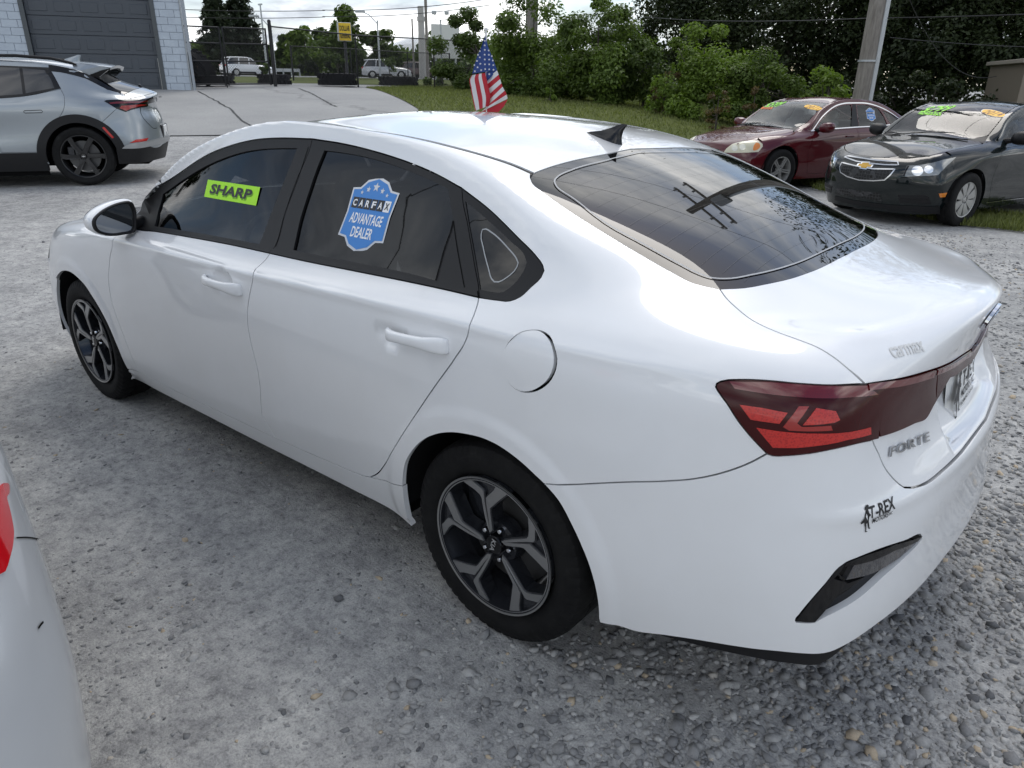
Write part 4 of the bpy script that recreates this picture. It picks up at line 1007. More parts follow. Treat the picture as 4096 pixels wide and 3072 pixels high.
# --- roof, hood, glass (charts seen from above, left half traced, then mirrored)
def half_top(segs): return WB.outline('top', segs)
def mirror_poly(half): return list(half)+[(a, -b) for a, b in half[::-1]]
def mirror0(half): return list(half)+[(-a, b) for a, b in half[::-1]]
ditch = [WB.dinv('top', WB.pix(*q)) for q in L_DITCH]
def zero_end(half, u=None):                       # clip a half outline at v = 0
    h = [q for q in half if q[1] > 0.004]; return h
roof_l = [(a, b-.016) for a, b in ditch]
rear_e = [WB.dinv('top', WB.pix(*q)) for q in [(2134, 691.5), (2188, 671), (2289, 642), (2434, 613)]]
uc = rear_e[-1][0]+.012
front_e = [(1.33, .555), (1.385, .30), (1.405, .0)]
rl = crv([(uc, 0.004)]+[q for q in rear_e[::-1] if q[1] > .05], 30)+crv(roof_l+[(1.0, .555), (1.18, .558), front_e[0]], 90)+crv(front_e, 16)
WB.panel('roof', 'top', mirror_poly([tuple(q) for q in rl if q[1] >= .003]), M_WHITE, car, gap=.0005, sp=.035)
for sg in (1,):
    o = WB.ribbon('roof_moulding', 'top', [tuple(q) for q in crv([(a, b-.008) for a, b in ditch]+[(1.0, .564), (1.18, .568), (1.33, .567)], 90)], .017, M_BLKPL, car, off=-.004, mirror=True)
gl = [WB.dinv('top', WB.pix(*q)) for q in L_GLS[::-1]]
gb = [WB.dinv('top', WB.pix(*q)) for q in [(2879, 1157), (2976, 1152), (3066, 1136), (3157, 1116), (3230, 1092)]]
gb = [q for q in gb if q[1] > .02]
ub = gb[-1][0]-.008
gtop = [(uc, .004)]+[q for q in rear_e[::-1] if q[1] > .05]
glass = crv(gtop, 24)[:-1]+crv([rear_e[0]]+gl, 70)+crv(gb+[(ub, .004)], 40)[1:]
glass = [tuple(q) for q in glass if q[1] >= .003]
WB.panel('rear_window', 'top', mirror_poly(glass), M_TINT2, car, gap=.001, sp=.035, off=-.002, flange=.004)
wl_px = Z(4, (800, 292), (600, 330), (400, 385), (325, 420), (301, 450), (316, 482), (400, 540), (600, 690), (800, 800), (1000, 910), (1100, 960), (1180, 985), (1250, 988), (1400, 965), (1550, 930), (1620, 908))
wlp = [WB.dinv('top', WB.pix(*q)) for q in wl_px]
M_FRIT = mat('glass_print_line', (0.34, 0.35, 0.36), 0.5)
WB.ribbon('defroster_border', 'top', [tuple(q) for q in crv([(wlp[0][0]+.01, 0)]+[q for q in wlp if q[1] > .02]+[(wlp[-1][0]-.006, 0)], 120)], .0045, M_FRIT, car, off=.0008, mirror=True)
M_WIRE = mat('defroster_wire', (0.03, 0.028, 0.026), 0.5)
for i in range(12):
    t = (i+.6)/12.3; uu = uc-.06+(ub+.05-uc+.06)*t
    vmax = np.interp(uu, [q[0] for q in sorted(gl)], [q[1] for q in sorted(gl)])-.085
    WB.ribbon('defroster_wire', 'top', [(uu+.02*(1-(k/8-1)**2), vmax*(k/8-1)) for k in range(17)], .0004, M_WIRE, car, off=.0004)
# windscreen, hood, front end
ws = crv([(1.335, .562), (1.50, .600), (1.66, .628), (1.86, .672), (2.02, .702), (2.15, .745)], 40)+crv([(2.15, .745), (2.30, .50), (2.36, .25), (2.38, .004)], 30)[1:]
ws = [tuple(q) for q in crv([(1.40, .004), (1.385, .30), (1.335, .562)], 14)[:-1]]+[tuple(q) for q in ws]
WB.panel('windscreen', 'top', mirror_poly(ws), M_CLEAR, car, gap=.001, sp=.05, off=-.002, flange=.004)
cowl = [(2.37, .004), (2.30, .50), (2.18, .752), (2.25, .758), (2.40, .742), (2.42, .30), (2.43, .004)]
WB.panel('cowl_panel', 'top', mirror_poly(cowl), M_BLKPL, car, gap=.001, sp=.05, off=-.006)
hood = [(2.43, .004), (2.42, .30), (2.395, .735)]+[(2.70, .728), (3.0, .69), (3.2, .60), (3.35, .42), (3.42, .20), (3.44, .004)]
hood = [tuple(q) for q in hood[:2]]+[tuple(q) for q in crv(hood[2:], 50)]
WB.panel('hood', 'top', mirror_poly(hood), M_WHITE, car, gap=.002, sp=.05)
# headlamps and front bumper (hardly seen)
hl = WB.outline('front', [D3('front', (3.03, .80, .84), (3.20, .66, .80), (3.36, .46, .775)), D3('front', (3.36, .46, .775), (3.42, .48, .70)), D3('front', (3.42, .48, .70), (3.28, .75, .655), (3.14, .835, .66)), D3('front', (3.14, .835, .66), (3.06, .848, .74), (3.03, .80, .84))])
WB.panel('headlamp', 'front', hl, mat('headlamp_lens', (0.30, 0.30, 0.29), 0.12, 0.3, coat=1.0), car, mirror=True, sp=.03)
fb = [(1.0, .0)]
fbp = WB.outline('front', [D3('front', (3.44, .004, .80), (3.36, .44, .772)), D3('front', (3.36, .44, .772), (3.42, .48, .70)), D3('front', (3.42, .48, .70), (3.28, .75, .655), (3.12, .836, .655)), D3('front', (3.12, .836, .655), (2.945, .88, .60)), D3('front', (2.945, .88, .60), (3.01, .875, .505), (3.045, .87, .42), (3.055, .86, .33), (3.04, .85, .24)), D3('front', (3.04, .85, .24), (3.3, .72, .22), (3.58, .004, .22))])
WB.panel('front_bumper', 'front', mirror0([q for q in fbp if q[0] > .003]), M_WHITE, car, sp=.05)
# --- window frames and glass
def zclosed(k, *pts): return WB.outline('side', Z(k, *pts), closed_smooth=True)
gf = side([Z(1, (945, 655), (935, 700), (905, 800), (878, 912)), Z(1, (878, 912), (1100, 947), (1360, 990), (1722, 1058)), Z(1, (1722, 1058), (1800, 850), (1900, 600), (1980, 400), (2024, 285)), Z(1, (2024, 285), (1900, 285), (1750, 292), (1600, 315), (1450, 360), (1300, 425), (1100, 545), (945, 655))])
gr = side([[(1295, 601)]+Z(5, (130, 480), (60, 680), (0, 870))+[(1171, 999)], [(1171, 999), (1308, 1028), (1471, 1059), (1634, 1092), (1742, 1121)], [(1742, 1121)]+Z(5, (1060, 1110), (1127, 890)), Z(5, (1127, 890), (1105, 760), (1090, 655)), Z(5, (1090, 655), (950, 585), (800, 520), (600, 450), (420, 405), (250, 378), (175, 370))])
gq = side([Z(5, (1215, 745), (1240, 900), (1285, 1150), (1325, 1395)), Z(5, (1325, 1395), (1400, 1412), (1450, 1418), (1500, 1412), (1540, 1385), (1640, 1270), (1662, 1225), (1668, 1195), (1655, 1150), (1550, 1040), (1400, 900), (1215, 745))])
def belt_cut(a, b): return [a, b]
WB.panel('front_window_frame', 'side', side([L_T1, L_BP, L_BELT1[::-1]]), M_BLKPL, car, holes=[gf], hole_gap=0, gap=.0012, mirror=True, off=-.002, sp=.03)
WB.panel('rear_window_frame', 'side', side([L_T2, L_CP, L_BELT2[::-1], L_BP[::-1]]), M_BLKPL, car, holes=[gr], hole_gap=0, gap=.0012, mirror=True, off=-.002, sp=.03)
WB.panel('quarter_window_frame', 'side', side([L_T3, L_CP[::-1]]), M_BLKPL, car, holes=[gq], hole_gap=0, gap=.0012, mirror=True, off=-.002, sp=.03)
WB.panel('front_side_window', 'side', gf, M_TINT, car, gap=-.004, mirror=True, off=-.009, sp=.05, flange=.003)
WB.panel('rear_side_window', 'side', gr, M_TINT2, car, gap=-.004, mirror=True, off=-.009, sp=.05, flange=.003)
WB.panel('quarter_window', 'side', gq, M_TINT2, car, gap=-.003, mirror=True, off=-.0045, sp=.04, flange=.003)
ql = zclosed(5, (1340, 952), (1331, 985), (1345, 1080), (1385, 1240), (1408, 1315), (1428, 1337), (1460, 1338), (1510, 1312), (1596, 1225), (1604, 1198), (1594, 1172), (1530, 1090), (1400, 968), (1365, 948))
WB.ribbon('quarter_window_line', 'side', ql, .0032, M_FRIT, car, off=-.003, closed=True, mirror=True)
for nmx, a, b, k0 in (('belt_moulding', L_BELT1[1:], Z(1, (780, 925), (870, 935), (1100, 972), (1360, 1015), (1722, 1083), (1835, 1105)), 0), ('belt_moulding', L_BELT2, [(1096, 995), (1172, 1013), (1308, 1040), (1471, 1071), (1634, 1105), (1742, 1133), (1911, 1163)], 0)):
    WB.panel(nmx, 'side', side([a, [a[-1], b[-1]], b[::-1], [b[0], a[0]]]), M_BLKPL, car, gap=.0008, mirror=True, off=.004, flange=.006, sp=.03)
# division bar and corner trim in the rear door window, B-pillar seams
WB.ribbon('window_seal', 'side', side([[(1742, 1121)]+Z(5, (1060, 1110), (1127, 890), (1128, 880))])+[], .004, M_DARK, car, off=0.0, mirror=True)
WB.ribbon('window_seal', 'side', side([Z(5, (1128, 890), (1150, 1050), (1180, 1220), (1210, 1380), (1211, 1385))]), .003, M_DARK, car, off=-.0012, mirror=True)
WB.ribbon('window_seal', 'side', side([Z(1, (2115, 275), (2020, 560), (1930, 800), (1850, 1080), (1849, 1082))]), .003, M_DARK, car, off=-.0012, mirror=True)
# --- trunk lid
tl = lambda segs: WB.outline('tail', segs)
BAND_T = Z(3, (1205, 850), (1400, 820), (1600, 768), (1757, 706), (1820, 665), (1900, 612), (1960, 560))
BAND_B = Z(3, (1285, 1183), (1400, 1145), (1500, 1100), (1588, 1052), (1600, 1030), (1640, 950), (1700, 832), (1760, 795), (1850, 725), (1930, 660))
band_t = [q for q in tl([BAND_T]) if q[0] > .02]; band_b = [q for q in tl([BAND_B]) if q[0] > .02]
zt, zb = band_t[-1][1]+.004, band_b[-1][1]+.003
band_t += [(.004, zt)]; band_b += [(.004, zb)]
gbt = [WB.dinv('tail', WB.surf('top', *q)[0]) for q in crv(gb+[(ub, .004)], 24)]
deck = [tuple(q) for q in gbt[::-1]]+tl([L_TRUNK[::-1]])[1:]+band_t
deck = [q for q in deck if q[0] > .003]
WB.panel('trunk_lid', 'tail', mirror0(deck), M_WHITE, car, sp=.022, gap=.002, disp=lid_disp, dense=[(lambda g: g[:, 1] < .42, .010)])
lidb = [q for q in tl([L_LIDB]) if q[0] > .02]
lids = tl([L_LIDS])
low = band_b[::-1]+[tuple(WB.dinv('tail', WB.pix(*L_LIDS[0])))]+lids[1:]+lidb[1:]+[(.004, lidb[-1][1]+.004)]
def plate_disp(p):
    e = max(abs(p[1])/.30, abs(p[2]-.822)/.090)
    return -0.030*sstep((1.0-e)/.22) if e < 1 else 0.0
WB.panel('trunk_lower_panel', 'tail', mirror0([q for q in low if q[0] > .003]), M_WHITE, car, sp=.018, gap=.002, disp=plate_disp, flange=.03)
LB = [q for q in band_t if q[0] > .385]; LBb = [q for q in band_b if q[0] > .33]
def clip_v(poly, v): return [q for q in poly if q[0] >= v]
il_poly = clip_v(band_t, .375)+[tuple(WB.dinv('tail', WB.pix(*Z(3, (1765, 742))[0])))]+clip_v(band_b, .345)[::-1]
il = WB.panel('inner_tail_lamp', 'tail', il_poly, M_LAMPD, car, gap=.0012, mirror=True, sp=.02, off=.006, flange=.02)
top_in = [(a, b-.0) for a, b in clip_v(band_t, .38)]
for sgn_i in range(1):
    WB.panel('lamp_top_strip', 'tail', top_in+[(a+.004, b-.018) for a, b in top_in[::-1]], M_LAMPM, car, gap=.002, mirror=True, off=.0075, flange=.001, sp=.02)
cb = [(a, b) for a, b in band_t if a < .372]; cbb = [(a, b) for a, b in band_b if a < .335]
WB.panel('centre_light_bar', 'tail', mirror_poly(cb[::1])[:len(cb)] and (cb+[(-a, b) for a, b in cb[::-1]]+[(-a, b) for a, b in cbb]+cbb[::-1]), M_LAMPD, car, gap=.0012, sp=.02, off=.006, flange=.02)
cbh = [(a, b-.016) for a, b in cb]
WB.panel('light_bar_strip', 'tail', cb+[(-a, b) for a, b in cb[::-1]]+[(-a, b) for a, b in cbh]+cbh[::-1], M_LAMPM, car, gap=.002, off=.0075, flange=.001, sp=.02)
# --- outer tail lamps (chart around the rear corner)
rr = lambda segs: WB.outline('rear', segs)
lamp = rr([L_LAMPL, L_LAMPT, L_LAMPR, L_LAMPB])
WB.panel('tail_lamp', 'rear', lamp, M_LAMPD, car, gap=.0015, mirror=True, sp=.016, off=.004, flange=.03)
def lampbit(name, m, pts, off=.0052): WB.panel(name, 'rear', rr([pts[i:i+2] for i in range(len(pts)-1)]+[[pts[-1], pts[0]]]), m, car, gap=0, mirror=True, sp=.02, off=off, flange=.001)
lampbit('tail_lamp_reflector', M_LAMPR, Z(3, (515, 1122), (700, 1150), (910, 1160), (1228, 1120), (1230, 1165), (1080, 1200), (905, 1235), (760, 1250), (620, 1248)))
lampbit('tail_lamp_reflector', M_LAMPR, Z(3, (410, 978), (560, 1000), (712, 1030), (660, 1098), (480, 1072)))
lampbit('tail_lamp_chevron', M_LAMPO, Z(3, (780, 990), (845, 990), (770, 1095), (800, 1118), (980, 1110), (990, 1140), (720, 1140), (682, 1118)))
lampbit('tail_lamp_bulb_window', M_LAMPR, Z(3, (890, 1000), (1010, 1020), (1036, 1075), (1000, 1092), (805, 1108), (860, 1040)))
lampbit('lamp_top_strip', M_LAMPM, Z(3, (345, 835), (600, 842), (800, 858), (1000, 868), (1210, 862), (1280, 915), (1100, 935), (800, 935), (600, 915), (380, 880)))
# --- rear bumper
bot = Z(12, (70, 1020), (175, 1050), (240, 1072), (400, 1095), (600, 1125), (850, 1165), (1000, 1180), (1120, 1191), (1200, 1193), (1260, 1183), (1330, 1152), (1500, 1040), (1650, 920), (1750, 820), (1830, 722))
bot_d = [q for q in rr([bot]) if q[0] > .02]+[]
zl = bot_d[-1][1]
bot_d += [(.10, zl+.004), (.004, zl+.006)]
top_d = rr([L_SEAM, [L_SEAM[-1]]+L_LAMPB[::-1][1:]])
lid_r = [WB.dinv('rear', WB.surf('tail', *q)[0]) for q in (lids+lidb[1:]+[(.004, lidb[-1][1]+.004)])]
lid_r = [q for q in lid_r if q[0] > .003]
arch_b = rr([L_ARCHB])
gapz = [q for q in top_d if q[0] > lid_r[0][0]+.005]
bump_half = bot_d[::-1]+arch_b[::-1]+gapz+[tuple(q) for q in lid_r]
vent_px = Z(12, (1740, 575), (1650, 600), (1500, 650), (1400, 690), (1345, 713), (1310, 738), (1240, 820), (1170, 900), (1100, 985), (1078, 1018), (1088, 1030), (1130, 1032), (1180, 1030), (1222, 1008), (1400, 910), (1550, 780), (1640, 700), (1720, 620), (1742, 592))
vent = WB.outline('rear', vent_px, closed_smooth=True)
vent_m = [(-a, b) for a, b in vent]
WB.panel('rear_bumper', 'rear', mirror0(bump_half), M_WHITE, car, gap=.0018, sp=.024, holes=[vent, vent_m], hole_gap=0, disp=w_disp, flange=.02, dense=[(lambda g: ((g[:, 1] > .63) & (g[:, 1] < .78)) | (g[:, 0] > 1.0), .012)])
val_low = Z(12, (290, 1084), (400, 1118), (600, 1170), (900, 1235), (1080, 1262), (1170, 1270), (1225, 1264), (1270, 1240), (1400, 1135), (1550, 1015), (1680, 890))
vd = [q for q in rr([val_low]) if q[0] > .02]
vd += [(.10, vd[-1][1]), (.004, vd[-1][1])]
vtop = [q for q in bot_d if q[0] < vd[0][0]]
WB.panel('rear_valance', 'rear', mirror0(vd[::-1]+vtop), M_BLKPL, car, gap=-.001, off=-.012, sp=.03, flange=.03)
WB.panel('bumper_vent', 'rear', vent, M_BLKGL, car, gap=-.002, mirror=True, off=-.016, sp=.02, flange=0)
def ventbit(name, m, pts, off): WB.panel(name, 'rear', rr([pts[i:i+2] for i in range(len(pts)-1)]+[[pts[-1], pts[0]]]), m, car, gap=0, mirror=True, sp=.02, off=off, flange=.012)
ventbit('bumper_vent_blade', M_BLKGL, Z(12, (1345, 716), (1305, 742), (1170, 905), (1082, 1020), (1182, 1026), (1350, 820), (1280, 800), (1318, 760)), .001)
ventbit('reverse_lamp', mat('smoked_lens', (0.05, 0.05, 0.055), 0.15, coat=1.0), Z(12, (1735, 590), (1560, 650), (1400, 725), (1352, 812), (1500, 775), (1640, 690), (1715, 625)), -.004)
ventbit('bumper_vent_blade', M_BLKGL, Z(12, (1740, 578), (1600, 620), (1450, 675), (1345, 716), (1335, 735), (1480, 705), (1600, 650), (1715, 605)), .002)
ventbit('bumper_vent_fin', M_BLKPL, Z(12, (1460, 805), (1320, 855), (1260, 925), (1400, 850)), -.010)
# --- handles
def handle(px_a, px_b):
    pa, pb = WB.pix(*px_a), WB.pix(*px_b)
    n = WB.surf('side', *WB.dinv('side', (pa+pb)/2))[1]
    x = Vector(pa-pb); L = x.length; p, x, y, n = frame_at((pa+pb)/2, n, x)
    # section sweep along the handle: (s along, height off surface, half-height, half-thickness)
    st = [(-.50, .000, .020, .006), (-.47, .010, .023, .010), (-.36, .020, .024, .011), (-.22, .030, .017, .011), (.0, .033, .0155, .0105), (.25, .032, .0155, .011), (.38, .026, .018, .012), (.46, .014, .019, .012), (.50, .002, .017, .008)]
    vs = []; k = 12
    for s, h, hh, ht in st:
        for j in range(k):
            a = 2*math.pi*j/k; e = .75
            cx = math.copysign(abs(math.cos(a))**e, math.cos(a)); sx = math.copysign(abs(math.sin(a))**e, math.sin(a))
            vs.append(p+x*(s*L)+n*(h+ht*cx)+y*(hh*sx-.003*(1-abs(2*s))))
    fs = [(i*k+j, i*k+(j+1) % k, (i+1)*k+(j+1) % k, (i+1)*k+j) for i in range(len(st)-1) for j in range(k)]+[tuple(range(k))[::-1], tuple((len(st)-1)*k+j for j in range(k))]
    for sg in (1, -1):
        o = mesh_obj('door_handle', [(v.x, sg*v.y, v.z) for v in vs], fs if sg < 0 else [f[::-1] for f in fs], M_WHITE, car, True)
        o.data.set_sharp_from_angle(angle=R(60))
        md = o.modifiers.new('s', 'SUBSURF'); md.levels = 1; md.render_levels = 1
handle((1556, 1328), (1797, 1386)); handle((826, 1112), (970, 1161))
# --- rear badges and decals
emb = WB.surf('tail', .0, WB.dinv('tail', WB.pix(3974, 1254))[1])
fr = frame_at(emb[0], emb[1], (0, -1, 0))
mb = MB()
def oval(rx, ry, n=40): return [(rx*math.cos(2*math.pi*i/n), ry*math.sin(2*math.pi*i/n)) for i in range(n)]
fnp = lambda x, y, h: fr[0]+fr[1]*x+fr[2]*y+fr[3]*h
mb.prism(oval(.071, .0365), 0, .008, fnp); eb = mb.build('badge', M_CHROME, car)
mb = MB(); mb.prism(oval(.060, .0285), .006, .009, fnp); mb.build('badge_field', M_INK, eb)
text_on('badge_letters', 'KIA', fr, .085, M_CHROME, eb, bold=.02, lift=.0095, height=.036, extrude=.002)
wrap_text('model_name_letters', 'FORTE', WB, 'tail', Z(3, (1352, 1280))[0], Z(3, (1600, 1180))[0], .021, mat('badge_satin_chrome', (.42, .43, .45), .22, 1.0), car, bold=.012, spacing=1.15, shear=.28, off=.003, disp=plate_disp, extrude=.002)
M_GHOST = mat('decal_residue', (0.60, 0.60, 0.59), 0.5)
wrap_text('decal_residue', 'carmax', WB, 'tail', Z(3, (1368, 655))[0], Z(3, (1575, 610))[0], .026, M_GHOST, car, bold=.015, shear=.15, disp=lid_disp)
wrap_text('dealer_decal', 'T-REX', WB, 'rear', Z(12, (1455, 455))[0], Z(12, (1585, 400))[0], .027, M_INK, car, bold=.02, disp=w_disp)
wrap_text('dealer_decal', 'MOTORS', WB, 'rear', Z(12, (1476, 497))[0], Z(12, (1556, 462))[0], .0125, M_INK, car, bold=.015, disp=w_disp)
wrap_text('dealer_decal', 'INC', WB, 'rear', Z(12, (1559, 461))[0], Z(12, (1577, 452))[0], .008, M_INK, car, bold=.01, disp=w_disp)
pa, pb = WB.pix(*Z(12, (1415, 500))[0]), WB.pix(*Z(12, (1468, 478))[0])
wrap_on('dealer_decal', [(x, y, 0) for x, y in DINO[0]], [tuple(range(len(DINO[0])))], WB, 'rear', pa, pb, float(np.linalg.norm(pb-pa)), .062, M_INK, car, disp=w_disp)
# licence plate insert
plf = frame_at(Vector((-.918, 0, .797)), (-1, 0, .14), (0, -1, 0))
mb = MB(); n_ = 16; vs = []
for i in range(n_+1):
    x = -.152+.304*i/n_; bow = .020*(1-(x/.152)**2)
    for z in (-.076, .076): vs.append(plf[0]+plf[1]*x+plf[2]*z+plf[3]*bow)
mb.add(vs, [(2*i, 2*i+2, 2*i+3, 2*i+1) for i in range(n_)]); plate = mb.build('licence_plate', M_PLATE, car)
plf2 = (plf[0]+plf[3]*.0200,)+plf[1:]
def plt(txt, x, z, w, h): text_on('plate_print', txt, (plf2[0]+plf[1]*x+plf[2]*z,)+plf[1:], w, M_INK, plate, bold=.02, height=h, lift=.0006)
plt('T-REX', .03, .028, .15, .045); plt('MOTORS INC.', .035, -.012, .165, .024); plt('RICHMOND, INDIANA', .035, -.042, .17, .013)
poly_on('plate_print', [[(a*.115, b*.115) for a, b in P] for P in DINO], (plf2[0]+plf[1]*-.095,)+plf[1:], M_INK, plate, lift=.0006)
# --- roof fin aerial
fp = WB.surf('top', .255, 0)[0]
fin = [(.085, 0), (.05, .012), (-.02, .036), (-.055, .058), (-.068, .060), (-.064, .04), (-.058, .018), (-.062, .0)]
mb = MB(); vs = []; k = len(fin)
prof_w = [.003, .012, .020, .010, .006, .012, .022, .026]
for a, b in fin[:]: pass
base_n = 14; rings = []
for h, x0, x1, wd in ((-.012, .088, -.070, .034), (.0, .085, -.068, .031), (.010, .060, -.066, .025), (.022, .018, -.066, .016), (.040, -.022, -.070, .008), (.056, -.052, -.080, .004), (.062, -.068, -.084, .0015)):
    ring = []
    for j in range(base_n):
        a = 2*math.pi*j/base_n; cx = math.cos(a); ring.append((fp[0]+(x0+x1)/2+(x0-x1)/2*cx, wd*math.sin(a)*(0.55+0.45*(-cx)), fp[2]+h-0.06*(x0-x1)*0+ (-.0)))
    rings.append(ring)
vs = [q for r_ in rings for q in r_]
fs = [(i*base_n+j, i*base_n+(j+1) % base_n, (i+1)*base_n+(j+1) % base_n, (i+1)*base_n+j) for i in range(len(rings)-1) for j in range(base_n)]+[tuple((len(rings)-1)*base_n+j for j in range(base_n))]
o = mesh_obj('fin_aerial', [(x, y, z+0.17*(x-fp[0])) for x, y, z in vs], fs, M_BLKGL, car, True); o.data.set_sharp_from_angle(angle=R(45))
# --- door mirrors
def mirror_build(sg):
    UM = 1.995
    out = Z(14, (270, 990), (255, 850), (300, 740), (420, 610), (600, 470), (800, 360), (1050, 260), (1300, 200), (1430, 190), (1510, 225), (1580, 350), (1635, 500), (1645, 700), (1648, 950), (1640, 1090), (1600, 1170), (1520, 1210), (1300, 1250), (1000, 1295), (750, 1290), (560, 1250), (400, 1180), (310, 1090))
    ol = [pinv(x, y, 0, UM)[1:] for x, y in out]; ol = np.array(crv(ol, 64, True)); c = ol.mean(0)
    def ring(sc, u, dz=0.0, dv=0.0): return [(u, sg*((q[0]-c[0])*sc+c[0]+dv), (q[1]-c[1])*sc+c[1]+dz) for q in ol]
    n = len(ol)
    def loft(rings, cap, flipf):
        vs = [q for r_ in rings for q in r_]; fs = [(i*n+j, i*n+(j+1) % n, (i+1)*n+(j+1) % n, (i+1)*n+j) for i in range(len(rings)-1) for j in range(n)]
        if cap: fs.append(tuple((len(rings)-1)*n+j for j in range(n)))
        return vs, (fs if flipf else [f[::-1] for f in fs])
    t = bpy.data.objects.new('door_mirror', None); COL.objects.link(t); t.parent = car; t.empty_display_size = .05
    v1, f1 = loft([ring(.99, UM+.012), ring(1.045, UM+.020), ring(1.06, UM+.045), ring(1.02, UM+.085), ring(.88, UM+.120), ring(.62, UM+.140), ring(.25, UM+.148)], True, sg > 0)
    o = mesh_obj('mirror_shell', v1, f1, None, t, True, [M_WHITE, M_BLKPL])
    for p in o.data.polygons:
        if p.center.z < c[1]-.055: p.material_index = 1
    v2, f2 = loft([ring(.84, UM+.016), ring(.86, UM+.003), ring(.93, UM-.004), ring(.99, UM+.002), ring(1.0, UM+.014)], False, sg > 0)
    mesh_obj('mirror_bezel', v2, f2, M_BLKPL, t, True)
    mg = ring(.87, UM+.012); mesh_obj('mirror_glass', mg, [tuple(range(n)) if sg < 0 else tuple(range(n))[::-1]], M_MIRROR, t)
    mb = MB(); vv = c[0]; mb.tube([(UM+.05, sg*(ol[:, 0].min()+.02), c[1]-.015), (UM+.055, sg*.83, c[1]-.03), (UM+.06, sg*.79, c[1]-.035)], [.026, .030, .034], 10); mb.build('mirror_arm', M_BLKPL, t, True)
    lp = [q for q in ol if q[0] > c[0]+.085 and -0.03 < q[1]-c[1] < .06]
mirror_build(1); mirror_build(-1)
# --- stickers on the glass
def glass_frame(px_c, px_r):
    a, b = WB.pix(*px_c), WB.pix(*px_r); n = WB.surf('side', *WB.dinv('side', a))[1]; return frame_at(a, n, b-a)
c4 = Z(1, (1298, 535), (1720, 597), (1685, 747), (1268, 672)); q4 = [WB.pix(*q) for q in c4]
ctr = sum(q4)/4; n = WB.surf('side', *WB.dinv('side', ctr))[1]
fr = frame_at(ctr, n, q4[1]-q4[0]); W_ = (np.linalg.norm(q4[1]-q4[0])+np.linalg.norm(q4[2]-q4[3]))/2; H_ = (np.linalg.norm(q4[3]-q4[0])+np.linalg.norm(q4[2]-q4[1]))/2
M_LIME = mat('sticker_lime', (0.42, 0.86, 0.02), 0.55)
st = poly_on('price_sticker', [[(-W_/2, -H_/2), (W_/2, -H_/2), (W_/2, H_/2), (-W_/2, H_/2)]], fr, M_LIME, car, lift=-.0060)
text_on('sticker_shadow', 'SHARP', (fr[0]+fr[1]*.002-fr[2]*.004,)+fr[1:], W_*.80, mat('sticker_green_dark', (.16, .36, .015), .6), st, bold=.022, shear=.22, height=H_*.56, lift=-.0054)
text_on('sticker_letters', 'SHARP', (fr[0]-fr[1]*.003+fr[2]*.002,)+fr[1:], W_*.79, M_INK, st, bold=.032, shear=.22, height=H_*.56, lift=-.0048)
def star(cx, cy, r, rot=math.pi/2): return [(cx+(r if i % 2 == 0 else r*.42)*math.cos(rot+math.pi*i/5), cy+(r if i % 2 == 0 else r*.42)*math.sin(rot+math.pi*i/5)) for i in range(10)]
M_BLUE = mat('sticker_blue', (0.03, 0.20, 0.55), 0.4); M_SILV = mat('sticker_silver', (0.55, 0.56, 0.58), 0.3, 0.6)
def dealer_badge(fr, w, parent, lift):
    """shield sticker; w = width"""
    def shield(s):
        pts = [(-.5, .32), (-.34, .335), (-.22, .44), (0, .50), (.22, .44), (.34, .335), (.5, .32), (.47, .0), (.5, -.32), (.34, -.335), (.22, -.44), (0, -.50), (-.22, -.44), (-.34, -.335), (-.5, -.32), (-.47, 0)]
        return [(a*s*w, b*s*w*1.12) for a, b in pts]
    b = poly_on('dealer_sticker', [shield(1.0)], fr, M_SILV, parent, lift)
    poly_on('sticker_field', [shield(.93)], fr, M_BLUE, b, lift+.0006)
    poly_on('sticker_star', [star(0, .40*w, .075*w), star(-.15*w, .355*w, .05*w), star(.15*w, .355*w, .05*w), star(-.27*w, .30*w, .035*w), star(.27*w, .30*w, .035*w)], fr, M_SILV, b, lift+.0012)
    for i, ch in enumerate('CARFAX'):
        x = (-.345+.138*i)*w; s = .064*w
        poly_on('sticker_letter_box', [[(x-s, .065*w), (x+s, .065*w), (x+s, .225*w), (x-s, .225*w)]], fr, M_INK if i < 5 else M_INKW, b, lift+.0012)
        text_on('sticker_letters', ch, (fr[0]+fr[1]*x+fr[2]*(.145*w),)+fr[1:], .085*w, M_INKW if i < 5 else M_INK, b, bold=.03, height=.10*w, lift=lift+.0018)
    text_on('sticker_letters', 'ADVANTAGE', (fr[0]+fr[2]*(-.075*w),)+fr[1:], .70*w, M_INKW, b, bold=.02, height=.155*w, lift=lift+.0012)
    text_on('sticker_letters', 'DEALER', (fr[0]+fr[2]*(-.275*w),)+fr[1:], .46*w, M_INKW, b, bold=.02, height=.155*w, lift=lift+.0012)
    return b
fr = glass_frame(Z(5, (490, 838))[0], Z(5, (640, 862))[0])
dw = np.linalg.norm(WB.pix(*Z(5, (302, 905))[0])-WB.pix(*Z(5, (622, 985))[0]))*1.02
dealer_badge(fr, dw, car, -.0062)
